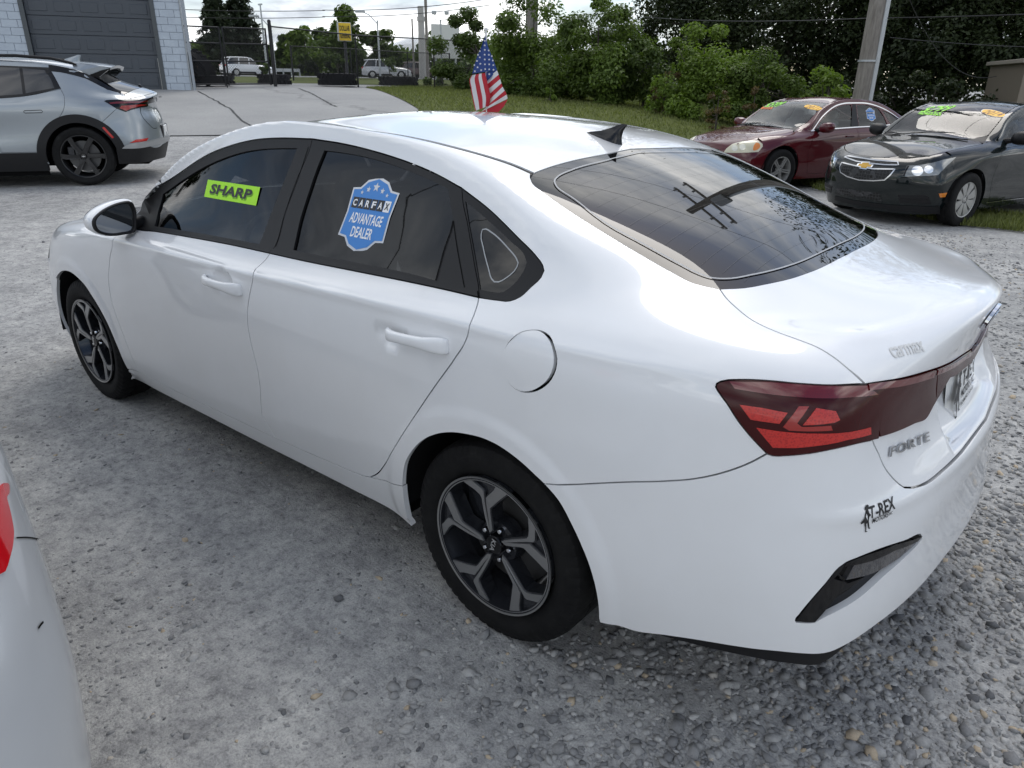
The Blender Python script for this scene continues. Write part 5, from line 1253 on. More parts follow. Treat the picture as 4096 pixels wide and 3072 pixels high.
# --- cabin: seats, wheel, dash
def rbox(name, c, d, m, parent, bev=.05, rot=(0, 0, 0)):
    mb = MB(); mb.box((0, 0, 0), d, 0, bev); o = mb.build(name, m, parent, 60); o.location = c; o.rotation_euler = rot
    md = o.modifiers.new('s', 'SUBSURF'); md.levels = 1; md.render_levels = 1; return o
def cabin(parent, x_f, x_r, z, m=M_SEAT, half=.36, dash_x=2.0, wheel_side=1):
    for s_ in (1, -1):
        rbox('seat_cushion', (x_f+.22, s_*half, z), (.52, .48, .16), m, parent)
        rbox('seat_back', (x_f-.09, s_*half, z+.34), (.15, .46, .62), m, parent, rot=(0, R(-14), 0))
        rbox('headrest', (x_f-.20, s_*half, z+.70), (.09, .25, .17), m, parent, .03, rot=(0, R(-8), 0))
        rbox('headrest', (x_r-.20, s_*half*.95, z+.66), (.09, .25, .14), m, parent, .03, rot=(0, R(-10), 0))
    rbox('rear_bench', (x_r+.2, 0, z+.02), (.50, 1.25, .16), m, parent)
    rbox('rear_bench_back', (x_r-.10, 0, z+.32), (.16, 1.25, .60), m, parent, rot=(0, R(-20), 0))
    rbox('dashboard', (dash_x+.12, 0, z+.34), (.42, 1.40, .22), M_BLKPL, parent, .06)
    rbox('cabin_floor', ((x_f+x_r)/2+.2, 0, z-.18), (2.6, 1.40, .06), M_DARK, parent, .01)
    mb = MB(); cc = Vector((dash_x-.20, wheel_side*half, z+.36)); ax = Vector((-.92, 0, .38)).normalized(); yy = Vector((0, 1, 0)); zz = ax.cross(yy)
    mb.tube([cc+(yy*math.cos(a)+zz*math.sin(a))*.185 for a in np.linspace(0, 2*math.pi, 33)], .016, 8, False)
    mb.tube([cc-yy*.18, cc+yy*.18], .02, 6); mb.tube([cc, cc-zz*.18], .02, 6); mb.tube([cc, cc-ax*.2], .04, 8)
    mb.build('steering_wheel', M_BLKPL, parent, True)
cabin(car, 1.30, .42, .46, dash_x=1.88)
rbox('parcel_shelf', (-.10, 0, .97), (.62, 1.30, .04), M_SEAT, car, .01)
# --- wheels
def wheel_plane(k, cx, *pts): return [(lambda q: (q[0]-cx, q[2]-.308))(pinv(x, y, 1, .868)) for x, y in Z(k, *pts)]
SP_L = wheel_plane(7, 0, (640, 808), (628, 770), (612, 690), (600, 610), (590, 540), (576, 515), (540, 480), (440, 408), (497, 388), (545, 435), (597, 480), (606, 500), (611, 560), (621, 640), (633, 720), (641, 785))
SP_R = wheel_plane(7, 0, (640, 808), (641, 785), (636, 700), (627, 610), (622, 545), (680, 490), (707, 440), (795, 505), (720, 562), (652, 620), (650, 650), (656, 720), (658, 790))
SP_G = wheel_plane(7, 0, (641, 785), (621, 640), (606, 500), (590, 470), (497, 392), (600, 385), (700, 440), (680, 490), (622, 545), (636, 700))
for nme, cx in (('rear_wheel', 0.0), ('front_wheel', 2.70)):
    for sg in (1, -1):
        t = spoke_wheel(nme, (cx, sg*.765, .308), sg < 0, .315, .212, .205, [SP_L, SP_R], M_ALU, M_RIMD, car, 5, 0.0 if sg > 0 and cx == 0 else (.03 if sg > 0 else 1.0), depth=.05, groove=[SP_G], cap_m=M_BLKGL, face_h=.098, lug_r=.050, cap_r=.031)
        if sg > 0:
            fr = (Vector((0, .0935, 0)), Vector((.25, 0, -1)).normalized(), Vector((-1, 0, -.25)).normalized(), Vector((0, 1, 0)))
            fr = (fr[0], fr[1], fr[3].cross(fr[1]), fr[3])
            text_on('cap_letters', 'KIA', fr, .043, mat('cap_silver', (.6, .6, .6), .3, .8), t, bold=.02, height=.016, lift=.0)
# ------------------------------------------------------------------ the other cars: same method, coarser
def posed(x, y, z, a, sl=0.0):
    return Matrix.Translation((x, y, z)) @ Matrix.Rotation(a, 4, 'Z')
def car_empty(name, pose, label, cat='car', group=None):
    o = empty(name, pose[:3], pose[3], label, cat, group); return o
def ray_uw(B, u, w):
    h = B.cast((u, 0, w), (0, 1, 0)); return h[0]
def suw(B, pts, step=0.02, closed=False):            # (u, w) list -> side-chart polyline
    q = [B.dinv('side', ray_uw(B, u, w)) for u, w in pts]
    if closed: return [tuple(p) for p in crv(q, max(12, int(sum(np.hypot(*(np.array(q[i])-q[i-1])) for i in range(len(q)))/step)), True)]
    return q
def spath(B, segs, step=0.02):
    out = []
    for sg in segs:
        q = [B.dinv('side', ray_uw(B, u, w)) for u, w in sg]
        L = sum(np.hypot(*(np.array(q[i+1])-q[i])) for i in range(len(q)-1))
        out += [tuple(p) for p in crv(q, max(2, int(L/step)))[:-1]]
    return out
def top2(B, dom, pts): return [tuple(B.dinv(dom, B.surf('top', u, v)[0])) for u, v in pts]
def smoothl(pts, n): return [tuple(p) for p in crv(pts, n)]
def build_sedan(B, car, S, paint_m, glass_m, st, A6, top, wr):
    """S: spec. generic panels of a three-box or two-box car"""
    T2v = lambda u: float(np.interp(u, sorted(st[1:-1]), [t[0] for _, t in sorted(zip(st[1:-1], top[1]))]))
    A6v = lambda u: float(pch(A6, u)[0])
    cu, wt, bt, bb = S['cowl'], S['ws_top'], S['bl_top'], S['bl_bot']
    uf, ur = S['front_seam'], S['rear_seam']
    hood_e = [(u, A6v(u)-.025) for u in np.linspace(uf, cu+.05, 8)]
    pil = [(u, T2v(u)+.006) for u in np.linspace(cu-.22, wt, 8)]
    rail = [(u, T2v(u)+.006) for u in np.linspace(wt, bt, 8)][1:]
    bl = S['bl_side']                                   # (u, v) along the rear window side
    deck_e = [(u, A6v(u)-.045) for u in np.linspace(bb-.03, ur, 5)]
    up = top2(B, 'side', smoothl(hood_e, 20)[:-1]+smoothl([hood_e[-1]]+pil, 40)[:-1]+smoothl([pil[-1]]+rail, 30)[:-1]+smoothl([rail[-1]]+bl, 24)[:-1]+smoothl([bl[-1]]+deck_e, 16))
    a0, a1 = S['axles']; ra = S['arch']; hw = S['hub']; zb = S['sill']
    def arc(c, f, t, n=22): return [tuple(B.dinv('side', ray_uw(B, c+ra*math.cos(x), hw+ra*math.sin(x)))) for x in np.linspace(f, t, n)]
    t0 = math.asin(max(-.9, (zb-hw)/ra))
    low = [tuple(B.dinv('side', ray_uw(B, ur, w))) for w in np.linspace(S['deck_w'], zb+.05, 5)]
    fr = [tuple(B.dinv('side', ray_uw(B, uf, w))) for w in np.linspace(zb+.05, S['hood_w'], 5)]
    poly = up+low+arc(a0, math.pi-t0, t0)+arc(a1, math.pi-t0, t0)+fr
    doors = [spath(B, d) for d in S['doors']]; wins = [spath(B, w) for w in S['windows']]
    B.panel('body_side_panel', 'side', poly, paint_m, car, holes=doors+wins, hole_gap=.0, gap=.001, sp=.05, mirror=True, dense=[(lambda g: (g[:, 1] > .46), .02)])
    for nmx, d in zip(('front_door', 'rear_door'), doors): B.panel(nmx, 'side', d, paint_m, car, gap=.004, sp=.05, mirror=True, flange=.02)
    for w in wins: B.panel('side_window', 'side', w, glass_m, car, gap=-.004, sp=.08, mirror=True, off=-.008, flange=.003)
    def tp(name, half, m, **k): return B.panel(name, 'top', mirror_poly([tuple(q) for q in half if q[1] > .003]), m, car, sp=.06, **k)
    nose = S['hood_nose']
    tp('hood', smoothl([(cu+.05, .004), (cu+.02, .3), (cu-.02, A6v(cu)-.03)], 10)[:-1]+[(u, v-.004) for u, v in hood_e[::-1] if u < nose[0][0]+.001]+smoothl(nose, 20), paint_m, gap=.002)
    wsb = smoothl([(cu-.20, T2v(cu-.2)+.01), (cu-.06, .52), (cu, .25), (cu+.01, .004)], 20)
    tp('windscreen', smoothl([(wt+.04, .004), (wt+.025, .3), (wt, T2v(wt))], 10)[:-1]+smoothl([(u, v-.008) for u, v in pil[::-1]], 24)[:-1]+wsb, S.get('ws_m', glass_m), gap=.002, off=-.002, flange=.004)
    tp('cowl_panel', [(cu+.005, .004), (cu-.06, .53), (cu-.21, T2v(cu-.2)+.012), (cu-.16, A6v(cu)-.05), (cu-.03, A6v(cu)-.035), (cu+.018, .3), (cu+.045, .004)], M_BLKPL, off=-.006, gap=.001)
    tp('roof', smoothl([(bt, .004), (bt+S.get('bt_c', -.02), .3), (bt, T2v(bt)-.006)], 10)[:-1]+smoothl([(u, v-.016) for u, v in rail[::-1]]+[(wt, T2v(wt)-.008)], 24)[:-1]+smoothl([(wt, T2v(wt)-.008), (wt+.028, .3), (wt+.044, .004)], 10), paint_m, gap=.001)
    tp('rear_window', smoothl([(bt-.006, .004), (bt-.006, T2v(bt)*.6), (bt, T2v(bt))], 8)[:-1]+smoothl([(u, v-.006) for u, v in [(bt, T2v(bt))]+bl], 24)[:-1]+smoothl([(bl[-1][0], bl[-1][1]-.006), (bb-.02, .3), (bb-.035, .004)], 14), glass_m, gap=.002, off=-.002, flange=.004)
    tp('trunk_deck', smoothl([(bb-.04, .004), (bb-.025, .3), (bl[-1][0]-.006, bl[-1][1]-.01)], 10)[:-1]+[(u, v-.006) for u, v in deck_e]+[(ur, .004)], paint_m, gap=.001)
    # nose and tail caps
    bf = S['bottom_f']; fa = smoothl(nose, 20)
    half = [tuple(B.dinv('front', B.surf('top', u, v)[0])) for u, v in fa[::-1] if v > .003]
    half += [tuple(B.dinv('front', B.surf('top', u, v-.002)[0])) for u, v in hood_e[::-1] if u >= nose[0][0]-.0]
    half += [tuple(B.dinv('front', ray_uw(B, uf, w))) for w in np.linspace(S['hood_w']-.02, bf+.04, 8)]
    amax = half[-1][0]; half += [(amax*k, bf) for k in (.85, .6, .35, .12)]+[(.003, bf)]
    B.panel('front_bumper', 'front', mirror0([q for q in half if q[0] > .002]), paint_m, car, gap=.002, sp=.045, flange=.03)
    br = S['bottom_r']; half = [tuple(B.dinv('rear', B.surf('top', ur-.0, v)[0])) for v in (.004, .2, A6v(ur)-.06)]
    half += [tuple(B.dinv('rear', ray_uw(B, ur, w))) for w in np.linspace(S['deck_w'], br+.04, 8)]
    amax = half[-1][0]; half += [(amax*k, br) for k in (.85, .6, .35, .12)]+[(.003, br)]
    half = [q for q in half if q[0] > .002]
    if S.get('tail', True): B.panel('rear_bumper', 'rear', mirror0(half), paint_m, car, gap=.002, sp=.045, flange=.03)
    # under side, wells
    mb = MB(); mb.box(((a0+a1)/2, 0, zb+.03), (a1-a0+1.2, 1.1, .05)); mb.box(((a0+a1)/2, 0, zb+.04), (a1-a0-.8, 1.6, .05)); mb.build('underbody', M_DARK, car)
    for c in (a0, a1):
        for sg in (1, -1):
            n = 20; vs = []
            for i in range(n+1):
                x = -.06+(math.pi+.12)*i/n
                for y in (S['half']-.03, S['half']-.42): vs.append((c+(ra+.012)*math.cos(x), sg*y, hw+(ra+.012)*math.sin(x)))
            mesh_obj('wheel_arch_liner', vs+[(c, sg*(S['half']-.42), hw)], [(2*i, 2*i+1, 2*i+3, 2*i+2) for i in range(n)]+[(2*n+2, 2*i+1, 2*i+3) for i in range(n)], M_LINER, car)
    def drop(cc):
        u, v, w = cc[:, 0], np.abs(cc[:, 1]), cc[:, 2]
        d = ((np.hypot(u-a0, w-hw) < ra+.06) | (np.hypot(u-a1, w-hw) < ra+.06)) & (v > .3)
        d |= (w > A6[len(A6)//2][2]-.02) & (u < cu+.1) & (u > bb-.1)
        return d | (w < zb+.12) | (u < ur+.06) | (u > uf-.02)
    B.shell('inner_skin', M_DARK, car, .03, drop)
def rect_spokes(r0, r1, w0, w1, gap=None):
    if gap is None: return [[(-w0/2, r0), (w0/2, r0), (w1/2, r1), (-w1/2, r1)]]
    return [[(-w0/2-gap/2, r0), (-gap/2, r0), (-gap/2-.004, r1), (-w1/2-gap/2, r1)], [(gap/2, r0), (w0/2+gap/2, r0), (w1/2+gap/2, r1), (gap/2+.004, r1)]]
def four_wheels(car, axles, half, hub, r, rim, width, spokes, face, side_m, nsp, rot=0.0, **k):
    for nme, cx in (('rear_wheel', axles[0]), ('front_wheel', axles[1])):
        for sg in (1, -1):
            spoke_wheel(nme, (cx, sg*(half-width/2-.005), hub), sg < 0, r, rim, width, spokes, face, side_m, car, nsp, rot+(.3 if cx > 1 else 0), notch=36, **k)
def side_mirror(car, p, m, sg=1, s=1.0):
    """rounded pod"""
    t = bpy.data.objects.new('door_mirror', None); COL.objects.link(t); t.parent = car; t.empty_display_size = .05
    mb = MB(); vs = []; n = 14; rings = [(-.055, .50), (-.05, .92), (-.02, 1.0), (.03, .95), (.07, .72), (.09, .35)]
    for du, sc in rings:
        for j in range(n):
            a = 2*math.pi*j/n; e = .8
            cx = math.copysign(abs(math.cos(a))**e, math.cos(a)); sx = math.copysign(abs(math.sin(a))**e, math.sin(a))
            vs.append((p[0]+du*s, sg*(p[1]+.115*s*cx*sc), p[2]+.075*s*sx*sc+.012*cx))
    fs = [(i*n+j, i*n+(j+1) % n, (i+1)*n+(j+1) % n, (i+1)*n+j) for i in range(len(rings)-1) for j in range(n)]+[tuple(range(n)), tuple((len(rings)-1)*n+j for j in range(n))]
    o = mesh_obj('mirror_shell', vs, fs, m, t, True); o.data.set_sharp_from_angle(angle=R(50))
    mb = MB(); mb.tube([(p[0], sg*(p[1]-.08*s), p[2]-.03), (p[0]+.02, sg*(p[1]-.20*s), p[2]-.06)], [.03, .04], 8); mb.build('mirror_arm', M_BLKPL, t, True)
    mesh_obj('mirror_glass', [(v[0]-.003, v[1], v[2]) for v in vs[:n]], [tuple(range(n))], M_MIRROR, t)
def over(B, car, name, dom, px, m, off=.003, closed=False, flange=.004, mirror=False, sp=.03, gap=0.0):
    segs = px if closed else [[px[i], px[(i+1) % len(px)]] for i in range(len(px))]
    poly = B.outline(dom, segs, step=.012, closed_smooth=closed)
    return B.panel(name, dom, poly, m, car, gap=gap, off=off, flange=flange, mirror=mirror, sp=sp)
ZC.update({20: (0, 180, 700/1936), 21: (2720, 370, 930/2212), 22: (3270, 370, 826/2212), 23: (0, 1700, 400/484)})
def wraps(rows, du=(.10, .03, 0.0), vv=(.52, .27, 0.0)):      # (u, w) at the centre of nose/tail -> three points
    return [[(u-d if u > 1 else u+d, v, w) for d, v in zip(du, vv)] for u, w in rows]
# ---------------------------------------------------------------- maroon sedan
P_IM = (3.2207, -13.2988, -.0872, 1.1649)
IM_ST = [3.45, 3.2, 2.807, 2.45, 2.2, 1.95, 1.7, 1.3, .9, .45, .1, -.3, -.7, -1.0]
IM_SIDE = [
 [(3.45,.72,.16),(2.807,.84,.12),(1.5,.86,.12),(0,.86,.12),(-.7,.82,.18),(-1,.76,.2)],
 [(3.45,.80,.34),(2.807,.905,.33),(1.5,.90,.31),(0,.91,.33),(-.7,.87,.36),(-1,.81,.38)],
 [(3.45,.82,.50),(2.807,.922,.50),(1.5,.918,.50),(0,.922,.52),(-.7,.885,.54),(-1,.82,.55)],
 [(3.45,.79,.61),(2.807,.92,.66),(1.5,.92,.66),(0,.92,.68),(-.7,.885,.70),(-1,.82,.71)],
 [(3.45,.75,.69),(2.807,.90,.77),(1.5,.915,.78),(0,.912,.80),(-.7,.87,.83),(-1,.80,.84)],
 [(3.45,.70,.74),(2.807,.86,.84),(2.3,.89,.87),(1.5,.90,.885),(0,.89,.91),(-.7,.84,.94),(-1,.77,.94)],
 [(3.45,.63,.78),(2.807,.76,.885),(2.4,.80,.915),(2.19,.825,.93),(1.1,.84,.985),(.34,.84,1.01),(-.1,.83,1.03),(-.7,.77,1.03),(-1,.70,1.01)]]
IM_FR = wraps([(3.70,.16),(3.76,.34),(3.79,.48),(3.77,.60),(3.74,.665),(3.70,.71),(3.63,.745)])
IM_RE = wraps([(-1.22,.2),(-1.27,.38),(-1.28,.55),(-1.27,.71),(-1.22,.84),(-1.19,.95),(-1.15,1.03)])
IM_TOP = [
 [(.56,.855),(.58,.915),(.68,.955),(.80,.985),(.735,1.14),(.69,1.29),(.66,1.375),(.655,1.38),(.68,1.34),(.72,1.23),(.745,1.09),(.62,1.05)],
 [(.30,.865),(.30,.93),(.36,.975),(.70,1.03),(.66,1.20),(.61,1.33),(.575,1.42),(.57,1.425),(.575,1.39),(.59,1.30),(.58,1.15),(.33,1.065)],
 [(0,.87),(0,.935),(0,.985),(0,1.09),(0,1.235),(0,1.365),(0,1.46),(0,1.468),(0,1.45),(0,1.375),(0,1.22),(0,1.075)]]
IB = Body(IM_ST, IM_SIDE, IM_FR, IM_RE, IM_TOP, level=3, T=posed(*P_IM)); IB.fu = 2.7; IB.ru = -.3; IB.tu = -.6
M_MAROON = paint('maroon_paint', (0.075, 0.004, 0.008), 0.0, .08, .45)
maroon = car_empty('maroon_sedan', P_IM, 'maroon sedan with cloudy headlights and a yellow 2011 oval on its windscreen')
def arcuw(c, r, f, t, h, n=9): return [(c+r*math.cos(x), h+r*math.sin(x)) for x in np.linspace(R(f), R(t), n)]
S_IM = dict(cowl=2.45, ws_top=1.58, bl_top=.22, bl_bot=-.52, front_seam=3.17, rear_seam=-.95, axles=(0, 2.807), arch=.385, hub=.345, sill=.17, half=.915,
    bl_side=[(.05, .60), (-.2, .62), (-.45, .60)], deck_w=1.0, hood_w=.80, hood_nose=[(3.22, .70), (3.40, .56), (3.58, .30), (3.62, .004)], bottom_f=.20, bottom_r=.22, ws_m=M_CLEAR,
    doors=[[[(2.20, .915), (2.22, .80), (2.24, .60), (2.19, .30), (2.17, .245)], [(2.17, .245), (1.12, .245)], [(1.12, .245), (1.09, .5), (1.10, .965)], [(1.10, .965), (2.20, .915)]],
           [[(1.08, .968), (1.07, .5), (1.09, .245)], [(1.09, .245), (.52, .245)], [(.52, .245), (.42, .45), (.30, .65), (.28, .80), (.25, .99)], [(.25, .99), (1.08, .968)]]],
    windows=[[[(2.06, .955), (1.10, .995)], [(1.10, .995), (1.12, 1.345)], [(1.12, 1.345), (1.30, 1.34), (1.50, 1.30), (1.75, 1.19), (2.06, .955)]],
             [[(1.02, .998), (.30, 1.018)], [(.30, 1.018), (.36, 1.18), (.46, 1.29)], [(.46, 1.29), (.70, 1.335), (.98, 1.345)], [(.98, 1.345), (1.02, .998)]],
             [[(.22, 1.03), (-.12, 1.065)], [(-.12, 1.065), (.05, 1.155), (.20, 1.215), (.36, 1.255)], [(.36, 1.255), (.28, 1.12), (.22, 1.03)]]])
build_sedan(IB, maroon, S_IM, M_MAROON, M_CLEAR, IM_ST, IM_SIDE[6], IM_TOP, None)
M_HAZY = mat('cloudy_lens', (0.55, 0.52, 0.38), 0.25, coat=.6); M_AMBER = mat('amber_lens', (0.65, 0.20, 0.02), 0.2, coat=1.0)
M_LENS = mat('clear_lamp_lens', (0.20, 0.21, 0.215), 0.14, 0.5, coat=.8)
M_SILVERW = mat('silver_wheel', (0.42, 0.42, 0.41), 0.35, 0.7)
over(IB, maroon, 'headlamp', 'front', Z(21, (415, 572), (440, 535), (500, 490), (600, 463), (690, 458), (750, 465), (785, 490), (786, 515), (745, 565), (600, 573)), M_HAZY, mirror=True)
over(IB, maroon, 'indicator_lens', 'front', Z(21, (700, 552), (705, 500), (725, 478), (758, 492), (762, 515), (735, 545)), M_AMBER, off=.0045, closed=True, mirror=True)
for cpx in ((520, 530), (595, 520)):
    over(IB, maroon, 'headlamp_bulb', 'front', Z(21, *[(cpx[0]+30*math.cos(a), cpx[1]+30*math.sin(a)) for a in np.linspace(0, 2*math.pi, 9)[:-1]]), mat('cloudy_reflector', (.72, .70, .60), .2, .3), off=.0045, closed=True, mirror=True)
over(IB, maroon, 'grille', 'front', Z(21, (230, 520), (370, 540), (362, 560), (220, 540)), M_BLKPL)
for w, h in ((1, 0),):
    IB.ribbon('side_moulding', 'side', suw(IB, [(2.26, .565), (1.8, .57), (1.2, .575), (.5, .58)]), .012, M_MAROON, maroon, off=.008, mirror=True)
M_TRIM = mat('bright_trim', (.65, .65, .66), .18, 1.0)
IB.ribbon('belt_trim', 'side', spath(IB, [[(2.16, .94), (1.10, .986), (.30, 1.01), (-.15, 1.055)]], .05)+[], .016, M_TRIM, maroon, off=.004, mirror=True)
IB.ribbon('window_trim', 'side', spath(IB, [[(2.13, .945), (1.80, 1.19), (1.52, 1.325), (1.30, 1.367), (1.05, 1.375), (.70, 1.365), (.44, 1.315), (.15, 1.215), (-.15, 1.06)]], .03), .014, M_TRIM, maroon, off=.003, mirror=True)
over(IB, maroon, 'door_pillar_trim', 'side', Z(21, (1640, 112), (1672, 112), (1700, 325), (1628, 330)), M_BLKPL, mirror=True)
for sg in (1, -1): side_mirror(maroon, (2.02, 1.02, 1.00), M_MAROON, sg, 1.15)
for u in (1.30, .42):
    for sg in (1, -1):
        p = ray_uw(IB, u, .845); mb = MB(); mb.box((p[0], sg*(p[1]+.012), .845), (.19, .022, .028), 0, .008); mb.build('door_handle', M_MAROON, maroon)
four_wheels(maroon, (0, 2.807), .925, .335, .335, .215, .215, rect_spokes(.05, .205, .026, .040, .016), M_SILVERW, M_SILVERW, 5, .2, lug_r=.055, cap_r=.03, depth=.03)
cabin(maroon, 1.42, .50, .46, M_SEATL, .38, dash_x=2.05)
# writing on the windscreen
M_LIMEP = mat('window_paint_lime', (0.30, 0.85, 0.03), 0.5); M_ORNG = mat('window_sticker_orange', (0.75, 0.17, 0.02), 0.5); M_YELL = mat('window_sticker_yellow', (0.90, 0.50, 0.02), 0.5); M_REDTX = mat('sticker_brown_print', (0.20, 0.06, 0.01), .5)
def ws_text(B, car, txt, a, b, h, m, parent, **k):                 # h: photo pixels
    c = ((a[0]+b[0])/2, (a[1]+b[1])/2); h = float(np.linalg.norm(B.pix(c[0], c[1]-h/2)-B.pix(c[0], c[1]+h/2)))
    return wrap_text('windscreen_price', txt, B, 'top', a, b, h, m, parent, **k)
ws_text(IB, maroon, '$599', Z(21, (818, 122))[0], Z(21, (968, 112))[0], 17, M_LIMEP, maroon, bold=.012, shear=.2)
over(IB, maroon, 'windscreen_sticker', 'top', Z(21, (785, 138), (888, 140), (868, 160), (765, 156)), M_ORNG, off=.002, flange=0)
ws_text(IB, maroon, 'DOWN', Z(21, (790, 149))[0], Z(21, (865, 151))[0], 6.5, M_REDTX, maroon, bold=.01, off=.003)
over(IB, maroon, 'year_sticker', 'top', Z(21, (1182, 132), (1200, 120), (1245, 118), (1300, 126), (1340, 142), (1348, 158), (1325, 167), (1270, 164), (1215, 153), (1188, 142)), M_YELL, off=.002, closed=True, flange=0)
ws_text(IB, maroon, '2011', Z(21, (1210, 132))[0], Z(21, (1322, 152))[0], 9, M_REDTX, maroon, bold=.012, shear=.3, off=.003)
def badge_px(B, car, c, r, wpx):
    a, b = B.pix(*c), B.pix(*r); n = B.surf('side', *B.dinv('side', a))[1]; w = float(np.linalg.norm(b-a))*2
    return dealer_badge(frame_at(Vector(a), n, b-a), w, car, -.005)
badge_px(IB, maroon, Z(21, (1817, 208))[0], Z(21, (1858, 208))[0], 0)
for a, b, w_ in (((540, 298), (640, 312), .014), ((720, 318), (985, 345), .016)):
    pa, pb = IB.pix(*Z(21, a)[0]), IB.pix(*Z(21, b)[0]); mb = MB(); mb.tube([pa+np.array([0, 0, .012]), (pa+pb)/2+np.array([0, 0, .02]), pb+np.array([0, 0, .012])], [.006, w_*.7, .006], 6); mb.build('wiper', M_BLKPL, maroon)
# ---------------------------------------------------------------- dark green sedan
P_CR = (.4071, -11.473, -.0873, 1.232)
CR_ST = [3.25, 3.03, 2.685, 2.35, 2.15, 1.95, 1.7, 1.35, .95, .5, .15, -.2, -.55, -.8]
CR_SIDE = [
 [(3.25,.68,.14),(2.685,.82,.12),(1.5,.83,.12),(0,.84,.14),(-.55,.80,.2),(-.8,.74,.22)],
 [(3.25,.76,.32),(2.685,.89,.32),(1.5,.868,.31),(0,.885,.34),(-.55,.84,.37),(-.8,.77,.38)],
 [(3.25,.80,.48),(2.685,.90,.50),(1.5,.885,.48),(0,.90,.52),(-.55,.855,.55),(-.8,.78,.56)],
 [(3.25,.785,.61),(2.685,.90,.67),(1.5,.893,.66),(0,.90,.70),(-.55,.855,.72),(-.8,.78,.73)],
 [(3.25,.76,.71),(2.685,.89,.79),(1.5,.893,.80),(0,.895,.84),(-.55,.845,.87),(-.8,.76,.88)],
 [(3.25,.725,.785),(2.685,.86,.88),(1.5,.88,.92),(0,.88,.95),(-.55,.82,.98),(-.8,.73,.99)],
 [(3.25,.66,.845),(3.03,.72,.90),(2.685,.765,.945),(2.35,.80,.98),(2.15,.815,.99),(1.35,.825,1.00),(.5,.83,1.02),(0,.82,1.04),(-.55,.75,1.06),(-.8,.66,1.05)]]
CR_FR = wraps([(3.50,.13),(3.56,.33),(3.575,.49),(3.57,.61),(3.55,.70),(3.50,.77),(3.42,.815)])
CR_RE = wraps([(-.98,.22),(-1.02,.38),(-1.03,.56),(-1.02,.73),(-.98,.88),(-.96,.99),(-.92,1.08)])
CR_TOP = [
 [(.55,.915),(.58,.965),(.68,1.005),(.785,1.035),(.735,1.16),(.69,1.30),(.655,1.38),(.645,1.385),(.66,1.34),(.70,1.25),(.72,1.13),(.60,1.08)],
 [(.30,.93),(.30,.985),(.36,1.03),(.68,1.085),(.655,1.22),(.61,1.345),(.57,1.425),(.565,1.43),(.57,1.395),(.575,1.31),(.58,1.19),(.33,1.10)],
 [(0,.935),(0,.992),(0,1.045),(0,1.13),(0,1.25),(0,1.38),(0,1.46),(0,1.476),(0,1.455),(0,1.39),(0,1.27),(0,1.115)]]
CB = Body(CR_ST, CR_SIDE, CR_FR, CR_RE, CR_TOP, level=3, T=posed(*P_CR)); CB.fu = 2.6; CB.ru = -.25; CB.tu = -.5
M_DKGREEN = paint('dark_green_paint', (0.0025, 0.006, 0.0065), 0.0, .04, .45)
green = car_empty('dark_green_sedan', P_CR, 'near-black green sedan with a gold bow-tie badge and a yellow 2014 oval on its windscreen')
S_CR = dict(cowl=2.36, ws_top=1.44, bl_top=.20, bl_bot=-.46, front_seam=3.02, rear_seam=-.75, axles=(0, 2.685), arch=.372, hub=.338, sill=.19, half=.895,
    bl_side=[(.05, .58), (-.15, .60), (-.40, .58)], deck_w=1.03, hood_w=.88, hood_nose=[(3.06, .69), (3.20, .60), (3.34, .40), (3.42, .18), (3.435, .004)], bottom_f=.16, bottom_r=.22, ws_m=M_CLEAR,
    doors=[[[(2.19, .93), (2.20, .75), (2.21, .50), (2.13, .27)], [(2.13, .27), (1.08, .27)], [(1.08, .27), (1.05, .6), (1.06, .985)], [(1.06, .985), (2.19, .93)]],
           [[(1.04, .988), (1.03, .6), (1.05, .27)], [(1.05, .27), (.50, .28)], [(.50, .28), (.36, .5), (.20, .72), (.14, 1.00)], [(.14, 1.00), (1.04, .988)]]],
    windows=[[[(1.98, 1.02), (1.10, 1.015)], [(1.10, 1.015), (1.10, 1.345)], [(1.10, 1.345), (1.30, 1.335), (1.55, 1.27), (1.98, 1.02)]],
             [[(1.0, 1.015), (.25, 1.035)], [(.25, 1.035), (.40, 1.27)], [(.40, 1.27), (.70, 1.33), (1.0, 1.345)], [(1.0, 1.345), (1.0, 1.015)]]])
build_sedan(CB, green, S_CR, M_DKGREEN, M_CLEAR, CR_ST, CR_SIDE[6], CR_TOP, None)
hl_px = Z(22, (905, 902), (930, 845), (960, 785), (1080, 778), (1210, 758), (1340, 722), (1485, 692), (1440, 735), (1380, 790), (1320, 850), (1290, 885), (1100, 895))
over(CB, green, 'headlamp', 'front', hl_px, M_LENS, mirror=True)
for c_, r_, m_ in (((1070, 840), 62, M_CHROME), ((1190, 825), 50, M_CHROME), ((1290, 780), 45, M_LENS)):
    over(CB, green, 'headlamp_reflector', 'front', Z(22, *[(c_[0]+r_*math.cos(a), c_[1]+r_*.85*math.sin(a)) for a in np.linspace(0, 2*math.pi, 11)[:-1]]), m_, off=.0045, closed=True, mirror=True)
over(CB, green, 'headlamp_bezel', 'front', Z(22, (908, 900), (932, 845), (962, 788), (985, 788), (950, 850), (935, 898)), M_BLKGL, off=.005, mirror=True)
def grille_tex():
    m, nt, b = nm('grille_mesh'); p = opos(nt); v = N(nt, 'ShaderNodeTexVoronoi', feature='DISTANCE_TO_EDGE'); v.inputs['Scale'].default_value = 26; v.inputs['Randomness'].default_value = .25
    nt.links.new(p, v.inputs['Vector']); e = ramp(nt, v.outputs['Distance'], [(0.08, (1, 1, 1)), (0.16, (0, 0, 0))])
    nt.links.new(mixc(nt, e, (.002, .002, .002), (.03, .03, .032)), b.inputs['Base Color']); b.inputs['Roughness'].default_value = .4
    bump(nt, b, e, 1.0, .02); return m
M_GRILLE = grille_tex()
